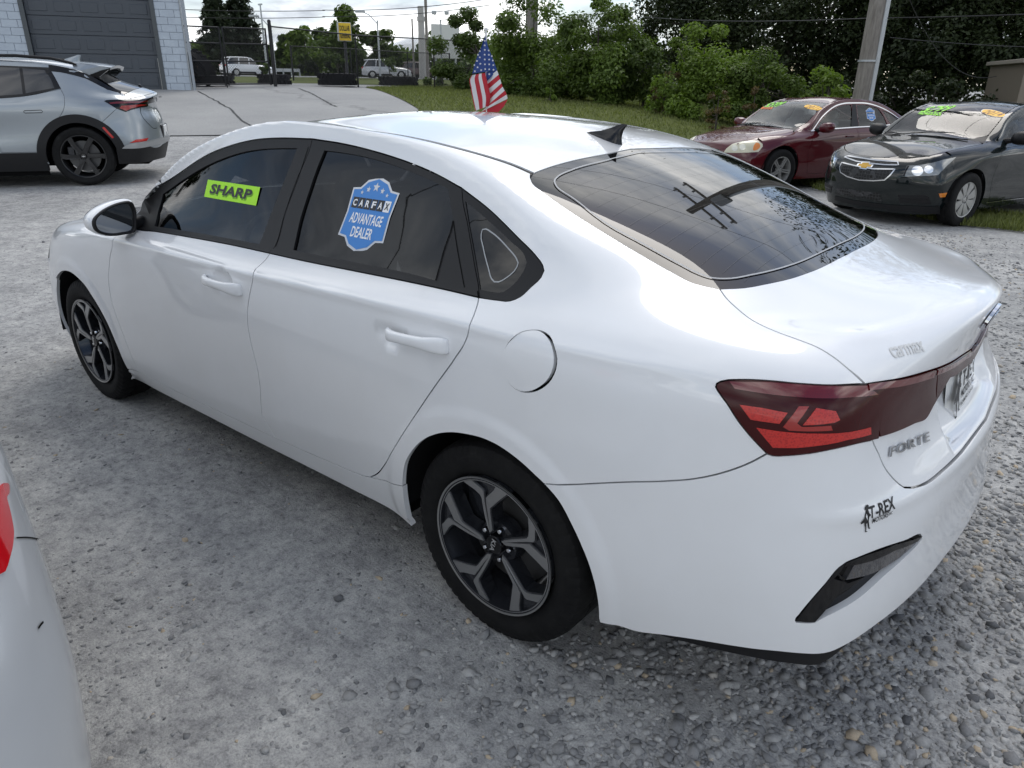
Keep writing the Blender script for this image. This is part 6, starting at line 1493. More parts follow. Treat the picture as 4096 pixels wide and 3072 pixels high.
g_low = Z(22, (262, 750), (430, 790), (600, 818), (832, 822), (780, 885), (720, 938), (600, 945), (450, 938), (320, 900), (250, 855), (240, 800))
g_up = Z(22, (288, 690), (330, 682), (480, 705), (640, 728), (858, 742), (868, 778), (720, 775), (560, 760), (420, 738))
for px in (g_low, g_up):
    over(CB, green, 'grille', 'front', px, M_GRILLE, off=.003)
    pl_ = CB.outline('front', [[px[i], px[(i+1) % len(px)]] for i in range(len(px))], step=.02)
    CB.ribbon('grille_frame', 'front', pl_, .013, M_TRIM, green, off=.007, closed=True)
bt = Z(22, (420, 788), (440, 762), (470, 765), (482, 745), (570, 748), (560, 772), (606, 778), (585, 806), (545, 802), (530, 826), (455, 815), (465, 795))
over(CB, green, 'bow_tie_badge', 'front', bt, M_CHROME, off=.014, flange=.01)
c0 = (514, 786); over(CB, green, 'badge_field', 'front', [(c0b[0], c0b[1]) for c0b in Z(22, *[(514+(x_-514)*.80, 786+(y_-786)*.72) for x_, y_ in [(420, 788), (440, 762), (470, 765), (482, 745), (570, 748), (560, 772), (606, 778), (585, 806), (545, 802), (530, 826), (455, 815), (465, 795)]])], mat('badge_gold', (.55, .33, .07), .3, .6), off=.016, flange=.001)
over(CB, green, 'lower_intake', 'front', Z(22, (205, 1030), (250, 1018), (480, 1055), (670, 1080), (690, 1165), (500, 1130), (300, 1100), (195, 1085)), M_GRILLE, off=.003)
over(CB, green, 'fog_lamp_panel', 'front', Z(22, (860, 1098), (1160, 1100), (1195, 1125), (1218, 1200), (1050, 1195), (880, 1180)), M_BLKPL, off=.003, mirror=True)
over(CB, green, 'fog_lamp_slat', 'front', Z(22, (880, 1130), (1190, 1145), (1195, 1152), (885, 1140)), M_BLKGL, off=.006, mirror=True)
over(CB, green, 'side_marker', 'front', Z(22, (1298, 1082), (1388, 1072), (1365, 1120), (1310, 1122)), M_AMBER, off=.004, mirror=True)
over(CB, green, 'chin_spoiler', 'front', Z(22, (190, 1105), (400, 1155), (700, 1195), (1000, 1212), (1305, 1215), (1310, 1300), (1050, 1285), (760, 1268), (740, 1250), (400, 1205), (190, 1150)), M_BLKPL, off=.008)
for sg in (1, -1): side_mirror(green, (1.95, 1.00, 1.06), M_BLKPL, sg, 1.15)
CB.ribbon('sill_trim', 'side', suw(CB, [(2.18, .262), (1.6, .262), (1.0, .262)]), .008, M_TRIM, green, off=.004, mirror=True)
hub_sp = [[(-.020, .055), (.020, .055), (.052, .175), (.046, .203), (-.046, .203), (-.052, .175)]]
four_wheels(green, (0, 2.685), .90, .332, .332, .212, .215, hub_sp, M_SILVERW, M_SILVERW, 8, .1, lug_r=.048, cap_r=.036, depth=.02)
cabin(green, 1.34, .44, .46, M_SEAT, .37, dash_x=1.95)
ws_text(CB, green, '$799', Z(22, (1140, 185))[0], Z(22, (1428, 172))[0], 23, M_LIMEP, green, bold=.012, shear=.25)
over(CB, green, 'windscreen_sticker', 'top', Z(22, (1095, 210), (1335, 215), (1315, 248), (1070, 236)), M_LIMEP, off=.002, flange=0)
ws_text(CB, green, 'DOWN', Z(22, (1090, 224))[0], Z(22, (1318, 230))[0], 8.5, M_INK, green, bold=.01, off=.0035, shear=.15)
oval22 = [(1752, 198), (1775, 182), (1840, 182), (1920, 198), (1990, 222), (2016, 245), (1995, 263), (1930, 264), (1850, 248), (1785, 225)]
over(CB, green, 'year_sticker', 'top', Z(22, *oval22), M_PLATE, off=.0015, closed=True, flange=0)
over(CB, green, 'year_sticker_field', 'top', Z(22, *[(1884+(a-1884)*.94, 223+(b-223)*.92) for a, b in oval22]), M_YELL, off=.0025, closed=True, flange=0)
ws_text(CB, green, '2014', Z(22, (1790, 205))[0], Z(22, (1985, 240))[0], 12.5, M_REDTX, green, bold=.012, shear=.3, off=.0035)
for a, b, w_ in (((715, 432), (890, 452), .012), ((1000, 462), (1610, 520), .018)):
    pa, pb = CB.pix(*Z(22, a)[0]), CB.pix(*Z(22, b)[0]); mb = MB(); mb.tube([pa+np.array([0, 0, .012]), (pa+pb)/2+np.array([0, 0, .02]), pb+np.array([0, 0, .012])], [.006, w_*.7, .006], 6); mb.build('wiper', M_BLKPL, green)
# ---------------------------------------------------------------- grey SUV
P_SV = (10.615, -2.436, .199, R(58))
SV_ST = [3.55, 3.30, 2.954, 2.55, 2.2, 1.8, 1.3, .8, .4, .1, -.15, -.35, -.52, -.66]
SV_SIDE = [
 [(3.55,.75,.16),(2.95,.87,.14),(1.5,.90,.14),(0,.91,.16),(-.35,.90,.2),(-.52,.88,.22)],
 [(3.55,.82,.42),(2.95,.945,.42),(1.5,.945,.42),(0,.955,.45),(-.35,.94,.47),(-.52,.915,.48)],
 [(3.55,.83,.60),(2.95,.95,.62),(1.5,.935,.62),(0,.955,.65),(-.35,.945,.66),(-.52,.915,.67)],
 [(3.55,.80,.75),(2.95,.945,.80),(1.5,.94,.80),(0,.95,.82),(-.35,.93,.83),(-.52,.885,.83)],
 [(3.55,.76,.88),(2.95,.92,.93),(1.5,.945,.94),(0,.95,.97),(-.35,.922,.97),(-.52,.875,.97)],
 [(3.55,.70,.95),(2.95,.88,1.02),(1.5,.925,1.04),(.5,.93,1.06),(0,.925,1.09),(-.35,.88,1.09),(-.52,.835,1.08)],
 [(3.55,.64,1.0),(2.95,.82,1.06),(2.2,.87,1.08),(1.5,.885,1.09),(.8,.88,1.114),(.5,.878,1.148),(.1,.86,1.215),(-.15,.83,1.20),(-.35,.79,1.18),(-.52,.755,1.145)]]
SV_FR = wraps([(3.78,.18),(3.85,.42),(3.87,.60),(3.85,.74),(3.82,.86),(3.77,.93),(3.70,.98)])
SV_RE = [[(-.66,.80,.24),(-.80,.5,.26),(-.87,.25,.27),(-.89,0,.27)],[(-.70,.83,.48),(-.89,.5,.50),(-.955,.25,.52),(-.975,0,.52)],[(-.70,.82,.62),(-.90,.5,.60),(-.955,.25,.60),(-.975,0,.60)],
 [(-.69,.79,.82),(-.88,.5,.80),(-.93,.25,.80),(-.945,0,.80)],[(-.665,.78,.97),(-.83,.5,.96),(-.875,.25,.96),(-.89,0,.96)],[(-.65,.76,1.06),(-.83,.5,1.07),(-.895,.25,1.09),(-.912,0,1.10)],[(-.64,.70,1.095),(-.80,.46,1.13),(-.885,.24,1.162),(-.915,0,1.177)]]
SV_TOP = [
 [(.60,1.03),(.62,1.07),(.70,1.10),(.80,1.15),(.74,1.38),(.705,1.48),(.70,1.476),(.70,1.458),(.70,1.435),(.715,1.37),(.735,1.275),(.72,1.19)],
 [(.32,1.05),(.33,1.09),(.38,1.13),(.72,1.20),(.67,1.43),(.62,1.55),(.61,1.56),(.61,1.545),(.62,1.50),(.62,1.44),(.61,1.34),(.55,1.25)],
 [(0,1.06),(0,1.10),(0,1.15),(0,1.27),(0,1.47),(0,1.60),(0,1.615),(0,1.60),(0,1.565),(0,1.50),(0,1.405),(0,1.325)]]
SB = Body(SV_ST, SV_SIDE, SV_FR, SV_RE, SV_TOP, level=3, T=posed(*P_SV)); SB.fu = 2.8; SB.ru = -.2; SB.tu = -.45; SB.tw = .9
M_GREYP = paint('grey_metallic_paint', (0.29, 0.32, 0.345), 0.55, rough=.32)
M_DKGLASS = mat('privacy_glass', (0.012, 0.012, 0.014), 0.03, spec=.8, coat=.3)
suv = car_empty('grey_suv', P_SV, 'grey metallic SUV with black wheels parked before the roll-up garage door', 'suv')
spx = lambda *p: Z(20, *p)
def sside(pts): return [tuple(SB.dinv('side', q)) for q in pts]
A6s = lambda u: float(pch(SV_SIDE[6], u)[0]); T2s = lambda u: float(np.interp(u, sorted(SV_ST[1:-1]), [t[0] for _, t in sorted(zip(SV_ST[1:-1], SV_TOP[1]))]))
hood_e = [(u, A6s(u)-.03) for u in np.linspace(3.3, 2.6, 5)]
rail_e = [(u, T2s(u)+.01) for u in list(np.linspace(2.3, 1.45, 6))+list(np.linspace(1.2, -.12, 6))]
up = top2(SB, 'side', smoothl(hood_e, 10)[:-1]+smoothl([hood_e[-1]]+rail_e, 60))
dp = SB.outline('side', [spx((965, 345), (1030, 395), (1100, 440), (1200, 495), (1280, 520), (1345, 530)), spx((1345, 530), (1400, 570), (1450, 603)), spx((1450, 603), (1300, 607), (1155, 620)), spx((1155, 620), (1290, 705)), spx((1290, 705), (1110, 872))], step=.02)
def sarc(r, f, t, n=24): return [tuple(SB.dinv('side', ray_uw(SB, r*math.cos(x), .375+r*math.sin(x)))) for x in np.linspace(R(f), R(t), n)]
def farc(r, f, t, n=24): return [tuple(SB.dinv('side', ray_uw(SB, 2.954+r*math.cos(x), .375+r*math.sin(x)))) for x in np.linspace(R(f), R(t), n)]
poly = up+dp+sarc(.43, 132, -12)+farc(.43, 192, -12)+[tuple(SB.dinv('side', ray_uw(SB, 3.3, w))) for w in (.3, .6, .9)]
doorR = spath(SB, [[(.93, 1.10), (.95, .8), (.94, .44)], [(.94, .44), (.50, .44)], [(.50, .44), (.42, .60), (.30, .78), (.16, .90), (.10, 1.0), (.085, 1.14), (.118, 1.214)], [(.118, 1.214), (.49, 1.138), (.93, 1.10)]])
SB.panel('body_side_panel', 'side', poly, M_GREYP, suv, gap=.001, sp=.04, mirror=True, holes=[doorR], hole_gap=0)
SB.panel('rear_door', 'side', doorR, M_GREYP, suv, gap=.004, sp=.04, mirror=True, flange=.02)
SB.shell('inner_skin', M_DARK, suv, .03, lambda c: ((np.hypot(c[:, 0], c[:, 2]-.375) < .5) | (np.hypot(c[:, 0]-2.954, c[:, 2]-.375) < .5)) & (np.abs(c[:, 1]) > .3) | (c[:, 0] < -.45))
win = spath(SB, [[(2.0, 1.09), (1.4, 1.085), (.82, 1.10), (.49, 1.135), (.115, 1.222)], [(.115, 1.222), (.20, 1.40), (.235, 1.475)], [(.235, 1.475), (.49, 1.482), (.82, 1.49), (1.3, 1.49), (1.7, 1.40), (2.0, 1.09)]])
SB.panel('window_surround', 'side', win, M_BLKGL, suv, gap=0, off=.004, mirror=True, sp=.06)
for nmx, w in (('rear_side_window', [[(.90, 1.125), (.56, 1.15)], [(.56, 1.15), (.575, 1.462)], [(.575, 1.462), (.90, 1.474)], [(.90, 1.474), (.90, 1.125)]]), ('quarter_window', [[(.525, 1.158), (.19, 1.225)], [(.19, 1.225), (.24, 1.36), (.29, 1.44)], [(.29, 1.44), (.54, 1.458)], [(.54, 1.458), (.525, 1.158)]]), ('front_side_window', [[(1.85, 1.12), (.98, 1.12)], [(.98, 1.12), (.98, 1.474)], [(.98, 1.474), (1.3, 1.47), (1.65, 1.36), (1.85, 1.12)]])):
    SB.panel(nmx, 'side', spath(SB, w), M_DKGLASS, suv, gap=0, off=.0055, mirror=True, sp=.08, flange=.001)
SB.panel('wheel_arch_cladding', 'side', sarc(.535, 172, -8, 30)+sarc(.43, -8, 172, 30), M_BLKPL, suv, gap=0, off=.012, mirror=True, sp=.05, flange=.03)
SB.panel('wheel_arch_cladding', 'side', farc(.535, 188, -8, 30)+farc(.43, -8, 188, 30), M_BLKPL, suv, gap=0, off=.012, mirror=True, sp=.05, flange=.03)
SB.panel('sill_cladding', 'side', spath(SB, [[(2.55, .43), (.50, .435)], [(.50, .435), (.44, .30), (.44, .20)], [(.44, .20), (2.5, .20)], [(2.5, .20), (2.55, .43)]]), M_BLKPL, suv, gap=0, off=.010, mirror=True, sp=.06, flange=.06)
over(SB, suv, 'side_marker', 'side', spx((1130, 915), (1155, 908), (1262, 1022), (1240, 1032)), M_LAMPR, off=.016, mirror=True)
hd = spath(SB, [[(.565, .955), (.375, .962)], [(.375, .962), (.36, .945), (.375, .93)], [(.375, .93), (.565, .925)], [(.565, .925), (.58, .94), (.565, .955)]])
SB.ribbon('door_handle', 'side', hd, .006, M_DARK, suv, off=.002, closed=True, mirror=True)
tps = lambda name, half, m, **k: SB.panel(name, 'top', mirror_poly([tuple(q) for q in half if q[1] > .003]), m, suv, sp=.06, **k)
tps('roof', [(-.10, .004), (-.10, T2s(-.1)-.004)]+[(u, T2s(u)-.004) for u in np.linspace(.1, 1.3, 8)]+[(1.40, .3), (1.42, .004)], M_GREYP, gap=0)
tps('windscreen', [(1.43, .004), (1.41, .3), (1.32, T2s(1.32))]+[(u, T2s(u)) for u in np.linspace(1.5, 2.3, 6)]+[(2.5, .4), (2.55, .004)], M_DKGLASS, gap=.001, off=-.002)
tps('hood', [(2.56, .004), (2.5, .42), (2.45, A6s(2.5)-.04)]+[(u, v-.004) for u, v in hood_e[::-1]]+[(3.5, .5), (3.62, .25), (3.66, .004)], M_GREYP, gap=.002)
tps('rear_window', [(-.08, .004), (-.08, .61), (-.20, .625), (-.35, .645), (-.50, .69), (-.575, .715), (-.68, .45), (-.74, .2), (-.755, .004)], M_DKGLASS, gap=.001, off=.002)
tps('tailgate_ledge', [(-.757, .004), (-.742, .2), (-.682, .45), (-.578, .718), (-.64, .695), (-.80, .455), (-.885, .235), (-.913, .004)], M_GREYP, gap=0)
fb_h = [(.003, .99), (.35, .96), (.70, .95)]+[tuple(SB.dinv('front', ray_uw(SB, 3.3, w))) for w in (.9, .6, .3)]+[(.4, .22), (.003, .22)]
SB.panel('front_bumper', 'front', mirror0(fb_h), M_GREYP, suv, sp=.08)
seam = SB.outline('rear', [spx((1110, 872), (1290, 705)), spx((1290, 705), (1155, 620)), spx((1155, 620), (1300, 607), (1450, 603))], step=.03)
lipr = [tuple(SB.dinv('rear', np.array(q))) for q in [(-.64, .70, 1.095), (-.80, .46, 1.128), (-.885, .24, 1.160), (-.915, .004, 1.175)]]
arcR = [tuple(SB.dinv('rear', ray_uw(SB, .43*math.cos(x), .375+.43*math.sin(x)))) for x in np.linspace(R(132), R(185), 8)]
halfR = lipr[::-1]+seam[::-1]+arcR+[(arcR[-1][0]*k, .30) for k in (.9, .6, .3)]+[(.003, .30)]
SB.panel('rear_bumper', 'rear', mirror0([q for q in halfR if q[0] > .002]), M_GREYP, suv, sp=.035, gap=.001, flange=.03)
rear_o = lambda name, px, m, **k: over(SB, suv, name, 'rear', px, m, **k)
rear_o('tail_lamp', spx((1152, 620), (1180, 611), (1300, 606), (1450, 604), (1555, 604), (1640, 588), (1700, 572), (1705, 625), (1640, 648), (1630, 682), (1550, 690), (1440, 722), (1390, 742), (1290, 705)), M_BLKGL, off=.006, mirror=True)
rear_o('tail_lamp_lens', spx((1322, 700), (1340, 674), (1440, 666), (1560, 657), (1622, 662), (1540, 680), (1450, 700), (1395, 728)), M_LAMPO, off=.008, mirror=True, flange=.001)
rear_o('tail_lamp_lens', spx((1205, 640), (1300, 628), (1550, 625), (1640, 612), (1640, 622), (1550, 640), (1300, 650), (1222, 655)), M_LAMPM, off=.008, mirror=True, flange=.001)
bd = SB.surf('rear', 0, 1.09)[0]; mb = MB(); mb.box((bd[0]-.012, 0, 1.09), (.02, .20, .05), 0, .005); mb.build('tailgate_badge', M_CHROME, suv)
mb = MB(); mb.box((SB.surf('rear', 0, 1.10)[0][0]-.006, 0, 1.105), (.012, 1.0, .022)); mb.build('light_bar', M_BLKGL, suv)
low_b = SB.outline('rear', [spx((1285, 1135), (1350, 1143), (1500, 1140), (1650, 1115))], step=.03); low_b = [q for q in low_b]+[(.003, low_b[-1][1]+.02)]
lowb2 = [(q[0], .27) for q in low_b[::-1]]
SB.panel('lower_bumper', 'rear', mirror0(lowb2+low_b) if False else low_b+[(-a, b) for a, b in low_b[::-1]]+[(-a, b) for a, b in lowb2[::-1]]+lowb2, M_BLKPL, suv, gap=0, off=.008, sp=.05, flange=.03)
st_t = SB.outline('rear', [spx((1350, 1142), (1400, 1105), (1500, 1085), (1640, 1058), (1750, 1030))], step=.03); st_b = SB.outline('rear', [spx((1350, 1144), (1500, 1142), (1650, 1118), (1750, 1092))], step=.03)
SB.panel('bumper_strip', 'rear', st_t+[(.003, st_t[-1][1]+.01), (.003, st_b[-1][1]+.01)]+st_b[::-1], mat('bumper_silver', (.42, .43, .44), .3, .8), suv, gap=0, off=.018, mirror=True, sp=.04, flange=.012)
rear_o('bumper_reflector', spx((1430, 1085), (1500, 1046), (1640, 1028), (1622, 1060), (1500, 1078)), M_LAMPR, off=.005, mirror=True)
gs = SB.outline('rear', [spx((1553, 690), (1560, 760), (1580, 800), (1640, 870), (1690, 918), (1740, 918))], step=.02)
SB.ribbon('tailgate_seam', 'rear', gs, .007, M_DARK, suv, off=.002, mirror=True)
mb = MB(); mb.box((-.955, 0, .64), (.03, .34, .18), 0, .008); pz = mb.build('licence_plate', M_PLATE, suv)
mb = MB(); mb.box((-.945, 0, .64), (.03, .62, .20), 0, .01); mb.build('plate_recess', M_BLKPL, suv)
# spoiler, rails, fin, wiper
mb = MB(); cols = [(-.60, .0), (-.45, .018), (-.2, .03), (0, .034), (.2, .03), (.45, .018), (.60, .0)]
rowsS = []
for u, zt, ws_ in ((-.02, 1.548, 1.0), (-.20, 1.536, 1.0), (-.36, 1.520, .97), (-.50, 1.500, .90)):
    rowsS.append([(u-(.0 if abs(v) < .5 else -.03*(u < -.3)), v*ws_, zt+dz-.01) for v, dz in cols])
vs = [p for r_ in rowsS for p in r_]+[(p[0]+.02, p[1], p[2]-.035) for p in rowsS[-1]]+[(p[0]+.05, p[1], p[2]-.07) for p in rowsS[1]]
k = len(cols); fs = [(i*k+j, i*k+j+1, (i+1)*k+j+1, (i+1)*k+j) for i in range(len(rowsS)+1) for j in range(k-1)]
mb.add(vs, fs)
sp_o = mb.build('roof_spoiler', M_GREYP, suv, 30)
for sg in (1, -1):
    mb = MB(); P = [(-.02, .605, 1.535), (-.20, .605, 1.522), (-.36, .585, 1.505), (-.47, .545, 1.485), (-.30, .60, 1.36), (-.19, .665, 1.385), (-.06, .685, 1.43)]
    mb.add([(a, sg*b, c) for a, b, c in P]+[(a, sg*(b-.03), c-.005) for a, b, c in P], [tuple(range(7)), tuple(range(13, 6, -1))]+[(i, (i+1) % 7, 7+(i+1) % 7, 7+i) for i in range(7)])
    mb.build('spoiler_side', M_GREYP, suv)
    mb = MB(); P = [(-.47, .544, 1.484), (-.30, .603, 1.355), (-.19, .668, 1.378), (-.36, .60, 1.45)]
    mb.add([(a, sg*(b+.006), c) for a, b, c in P], [(0, 1, 2, 3)]); mb.build('spoiler_fin', M_BLKPL, suv)
    mb = MB(); mb.tube([(1.9, sg*.66, 1.47), (1.7, sg*.655, 1.53), (1.3, sg*.64, 1.60), (.6, sg*.635, 1.612), (.2, sg*.635, 1.585), (-.02, sg*.635, 1.535), (-.08, sg*.635, 1.515)], [.012, .018, .02, .02, .02, .018, .01], 8); mb.build('roof_rail', M_BLKPL, suv, True)
    SB.ribbon('roof_edge_trim', 'side', [tuple(SB.dinv('side', SB.surf('side', *SB.dinv('side', ray_uw(SB, u, w)))[0])) for u, w in ((.24, 1.468), (.1, 1.452), (-.05, 1.418), (-.19, 1.375), (-.30, 1.31), (-.42, 1.24), (-.56, 1.175))], .05, M_BLKGL, suv, off=.004) if sg > 0 else None
mb = MB(); vs = []; n = 10
for h, x0, x1, wd in ((-.03, .20, -.04, .03), (.02, .15, -.035, .022), (.055, .04, -.05, .010), (.075, -.02, -.06, .004)):
    for j in range(n):
        a = 2*math.pi*j/n; vs.append(((x0+x1)/2+(x0-x1)/2*math.cos(a)+.02, wd*math.sin(a), 1.575+h))
mb.add(vs, [(i*n+j, i*n+(j+1) % n, (i+1)*n+(j+1) % n, (i+1)*n+j) for i in range(3) for j in range(n)]+[tuple(3*n+j for j in range(n))]); mb.build('fin_aerial', M_GREYP, suv, 40)
mb = MB(); mb.tube([(-.75, .02, 1.225), (-.72, .02, 1.262), (-.71, -.03, 1.272)], .016, 6); mb.build('rear_wiper', M_BLKPL, suv)
for c in (0.0, 2.954):
    for sg in (1, -1):
        n = 20; vs = []
        for i in range(n+1):
            x = -.06+(math.pi+.12)*i/n
            for y in (.93, .50): vs.append((c+.45*math.cos(x), sg*y, .375+.45*math.sin(x)))
        mesh_obj('wheel_arch_liner', vs+[(c, sg*.5, .375)], [(2*i, 2*i+1, 2*i+3, 2*i+2) for i in range(n)]+[(2*n+2, 2*i+1, 2*i+3) for i in range(n)], M_LINER, suv)
mb = MB(); mb.box((1.45, 0, .28), (4.4, 1.3, .08)); mb.build('underbody', M_DARK, suv)
M_BLKW = mat('black_wheel', (.012, .012, .013), .25, .2, coat=.3)
sv_sp = [[(-.030, .05), (.022, .045), (.010, .15), (-.020, .262), (-.075, .250), (-.040, .15)]]
four_wheels(suv, (0, 2.954), .955, .3765, .3765, .272, .275, sv_sp, M_BLKW, M_BLKW, 6, .35, lug_r=.06, cap_r=.035, nlug=6, depth=.04)
mb = MB(); bow = [(-.024, -.002), (-.019, .006), (-.008, .006), (-.006, .010), (.008, .010), (.007, .006), (.024, .005), (.019, -.004), (.007, -.004), (.005, -.008), (-.009, -.008), (-.008, -.003)]
mb.prism(bow[::-1], 0, .002, lambda x, y, h: (-x, .955-.002+h-.0, .375+y)); o_ = mb.build('cap_emblem', M_CHROME, suv); o_.location.y = -.028
# ---------------------------------------------------------------- silver sedan beside the camera
P_SI = (.87, 2.72, 0, 0)
LB_ = Body(W_ST, W_SIDE, W_FRONT, W_REAR, W_TOP, level=3, T=posed(*P_SI)); LB_.fu = 2.6; LB_.ru = -.25; LB_.tu = -.5; LB_.tw = .8
M_SILVERP = paint('silver_metallic_paint', (0.66, 0.68, 0.70), 0.35, rough=.35)
silver = car_empty('silver_sedan', P_SI, 'scuffed silver sedan with a bright red tail light beside the white car')
S_SI = dict(cowl=2.36, ws_top=1.36, bl_top=.12, bl_bot=-.50, front_seam=3.02, rear_seam=-.66, axles=(0, 2.70), arch=.36, hub=.312, sill=.20, half=.89,
    bl_side=[(.0, .59), (-.2, .615), (-.45, .60)], deck_w=1.02, hood_w=.83, hood_nose=[(3.06, .69), (3.22, .58), (3.38, .35), (3.44, .15), (3.45, .004)], bottom_f=.22, bottom_r=.24,
    doors=[[[(2.19, .93), (2.22, .75), (2.20, .50), (2.13, .27)], [(2.13, .27), (1.08, .27)], [(1.08, .27), (1.05, .6), (1.06, .975)], [(1.06, .975), (2.19, .93)]],
           [[(1.04, .978), (1.03, .6), (1.05, .27)], [(1.05, .27), (.52, .29)], [(.52, .29), (.36, .5), (.20, .72), (.10, 1.00)], [(.10, 1.00), (1.04, .978)]]],
    windows=[[[(1.95, .985), (1.10, 1.01)], [(1.10, 1.01), (1.08, 1.32)], [(1.08, 1.32), (1.30, 1.31), (1.55, 1.25), (1.95, .985)]],
             [[(1.0, 1.015), (.15, 1.045)], [(.15, 1.045), (.42, 1.255)], [(.42, 1.255), (.70, 1.31), (1.0, 1.32)], [(1.0, 1.32), (1.0, 1.015)]]])
build_sedan(LB_, silver, S_SI, M_SILVERP, M_TINT, W_ST, W_SIDE[6], W_TOP, None)
four_wheels(silver, (0, 2.70), .885, .312, .315, .212, .205, rect_spokes(.05, .205, .03, .045, .02), M_SILVERW, M_SILVERW, 5, .2, lug_r=.05, cap_r=.03, depth=.03)
cabin(silver, 1.30, .42, .46, M_SEAT, .36, dash_x=1.88)
for sg in (1, -1): side_mirror(silver, (2.0, 1.0, 1.02), M_SILVERP, sg)
lampS = Z(23, (-260, 330), (-60, 285), (10, 285), (32, 292), (34, 330), (20, 355), (38, 420), (52, 490), (55, 545), (48, 600), (35, 650), (15, 710), (-20, 765), (-80, 810), (-260, 700))
def lamp_side(px):
    q = [LB_.dinv('rear', LB_.pix(*p)) for p in px]; return [(-a, b) for a, b in q]
q = lamp_side(Z(23, (5, 285), (32, 292), (34, 330), (22, 355), (38, 420), (52, 490), (55, 545), (48, 600), (35, 650), (15, 710)))
cpt = np.mean(q, 0); inner = [(cpt[0]-.20, q[-1][1]+.02), (cpt[0]-.22, q[0][1])]
LB_.panel('tail_lamp', 'rear', [tuple(p) for p in crv(q, 40)]+inner, mat('lamp_bright_red', (.55, .006, .012), .12, coat=1.0), silver, gap=0, off=.004, mirror=True, sp=.03, flange=.01)
sm = [LB_.dinv('rear', LB_.pix(*p)) for p in Z(23, (75, 547), (120, 545), (160, 549), (183, 556))]
LB_.ribbon('bumper_seam', 'rear', [tuple(p) for p in crv(sm, 16)], .0025, M_DARK, silver, off=.0015)
sc_px = [((182, 985), (207, 953)), ((275, 838), (283, 860)), ((316, 960), (322, 980))]
for a, b in sc_px:
    LB_.ribbon('paint_chip', 'rear', [tuple(p) for p in crv([LB_.dinv('rear', LB_.pix(*p)) for p in Z(23, a, ((a[0]+b[0])/2-2, (a[1]+b[1])/2), b)], 6)], .004, M_DARK, silver, off=.0012)
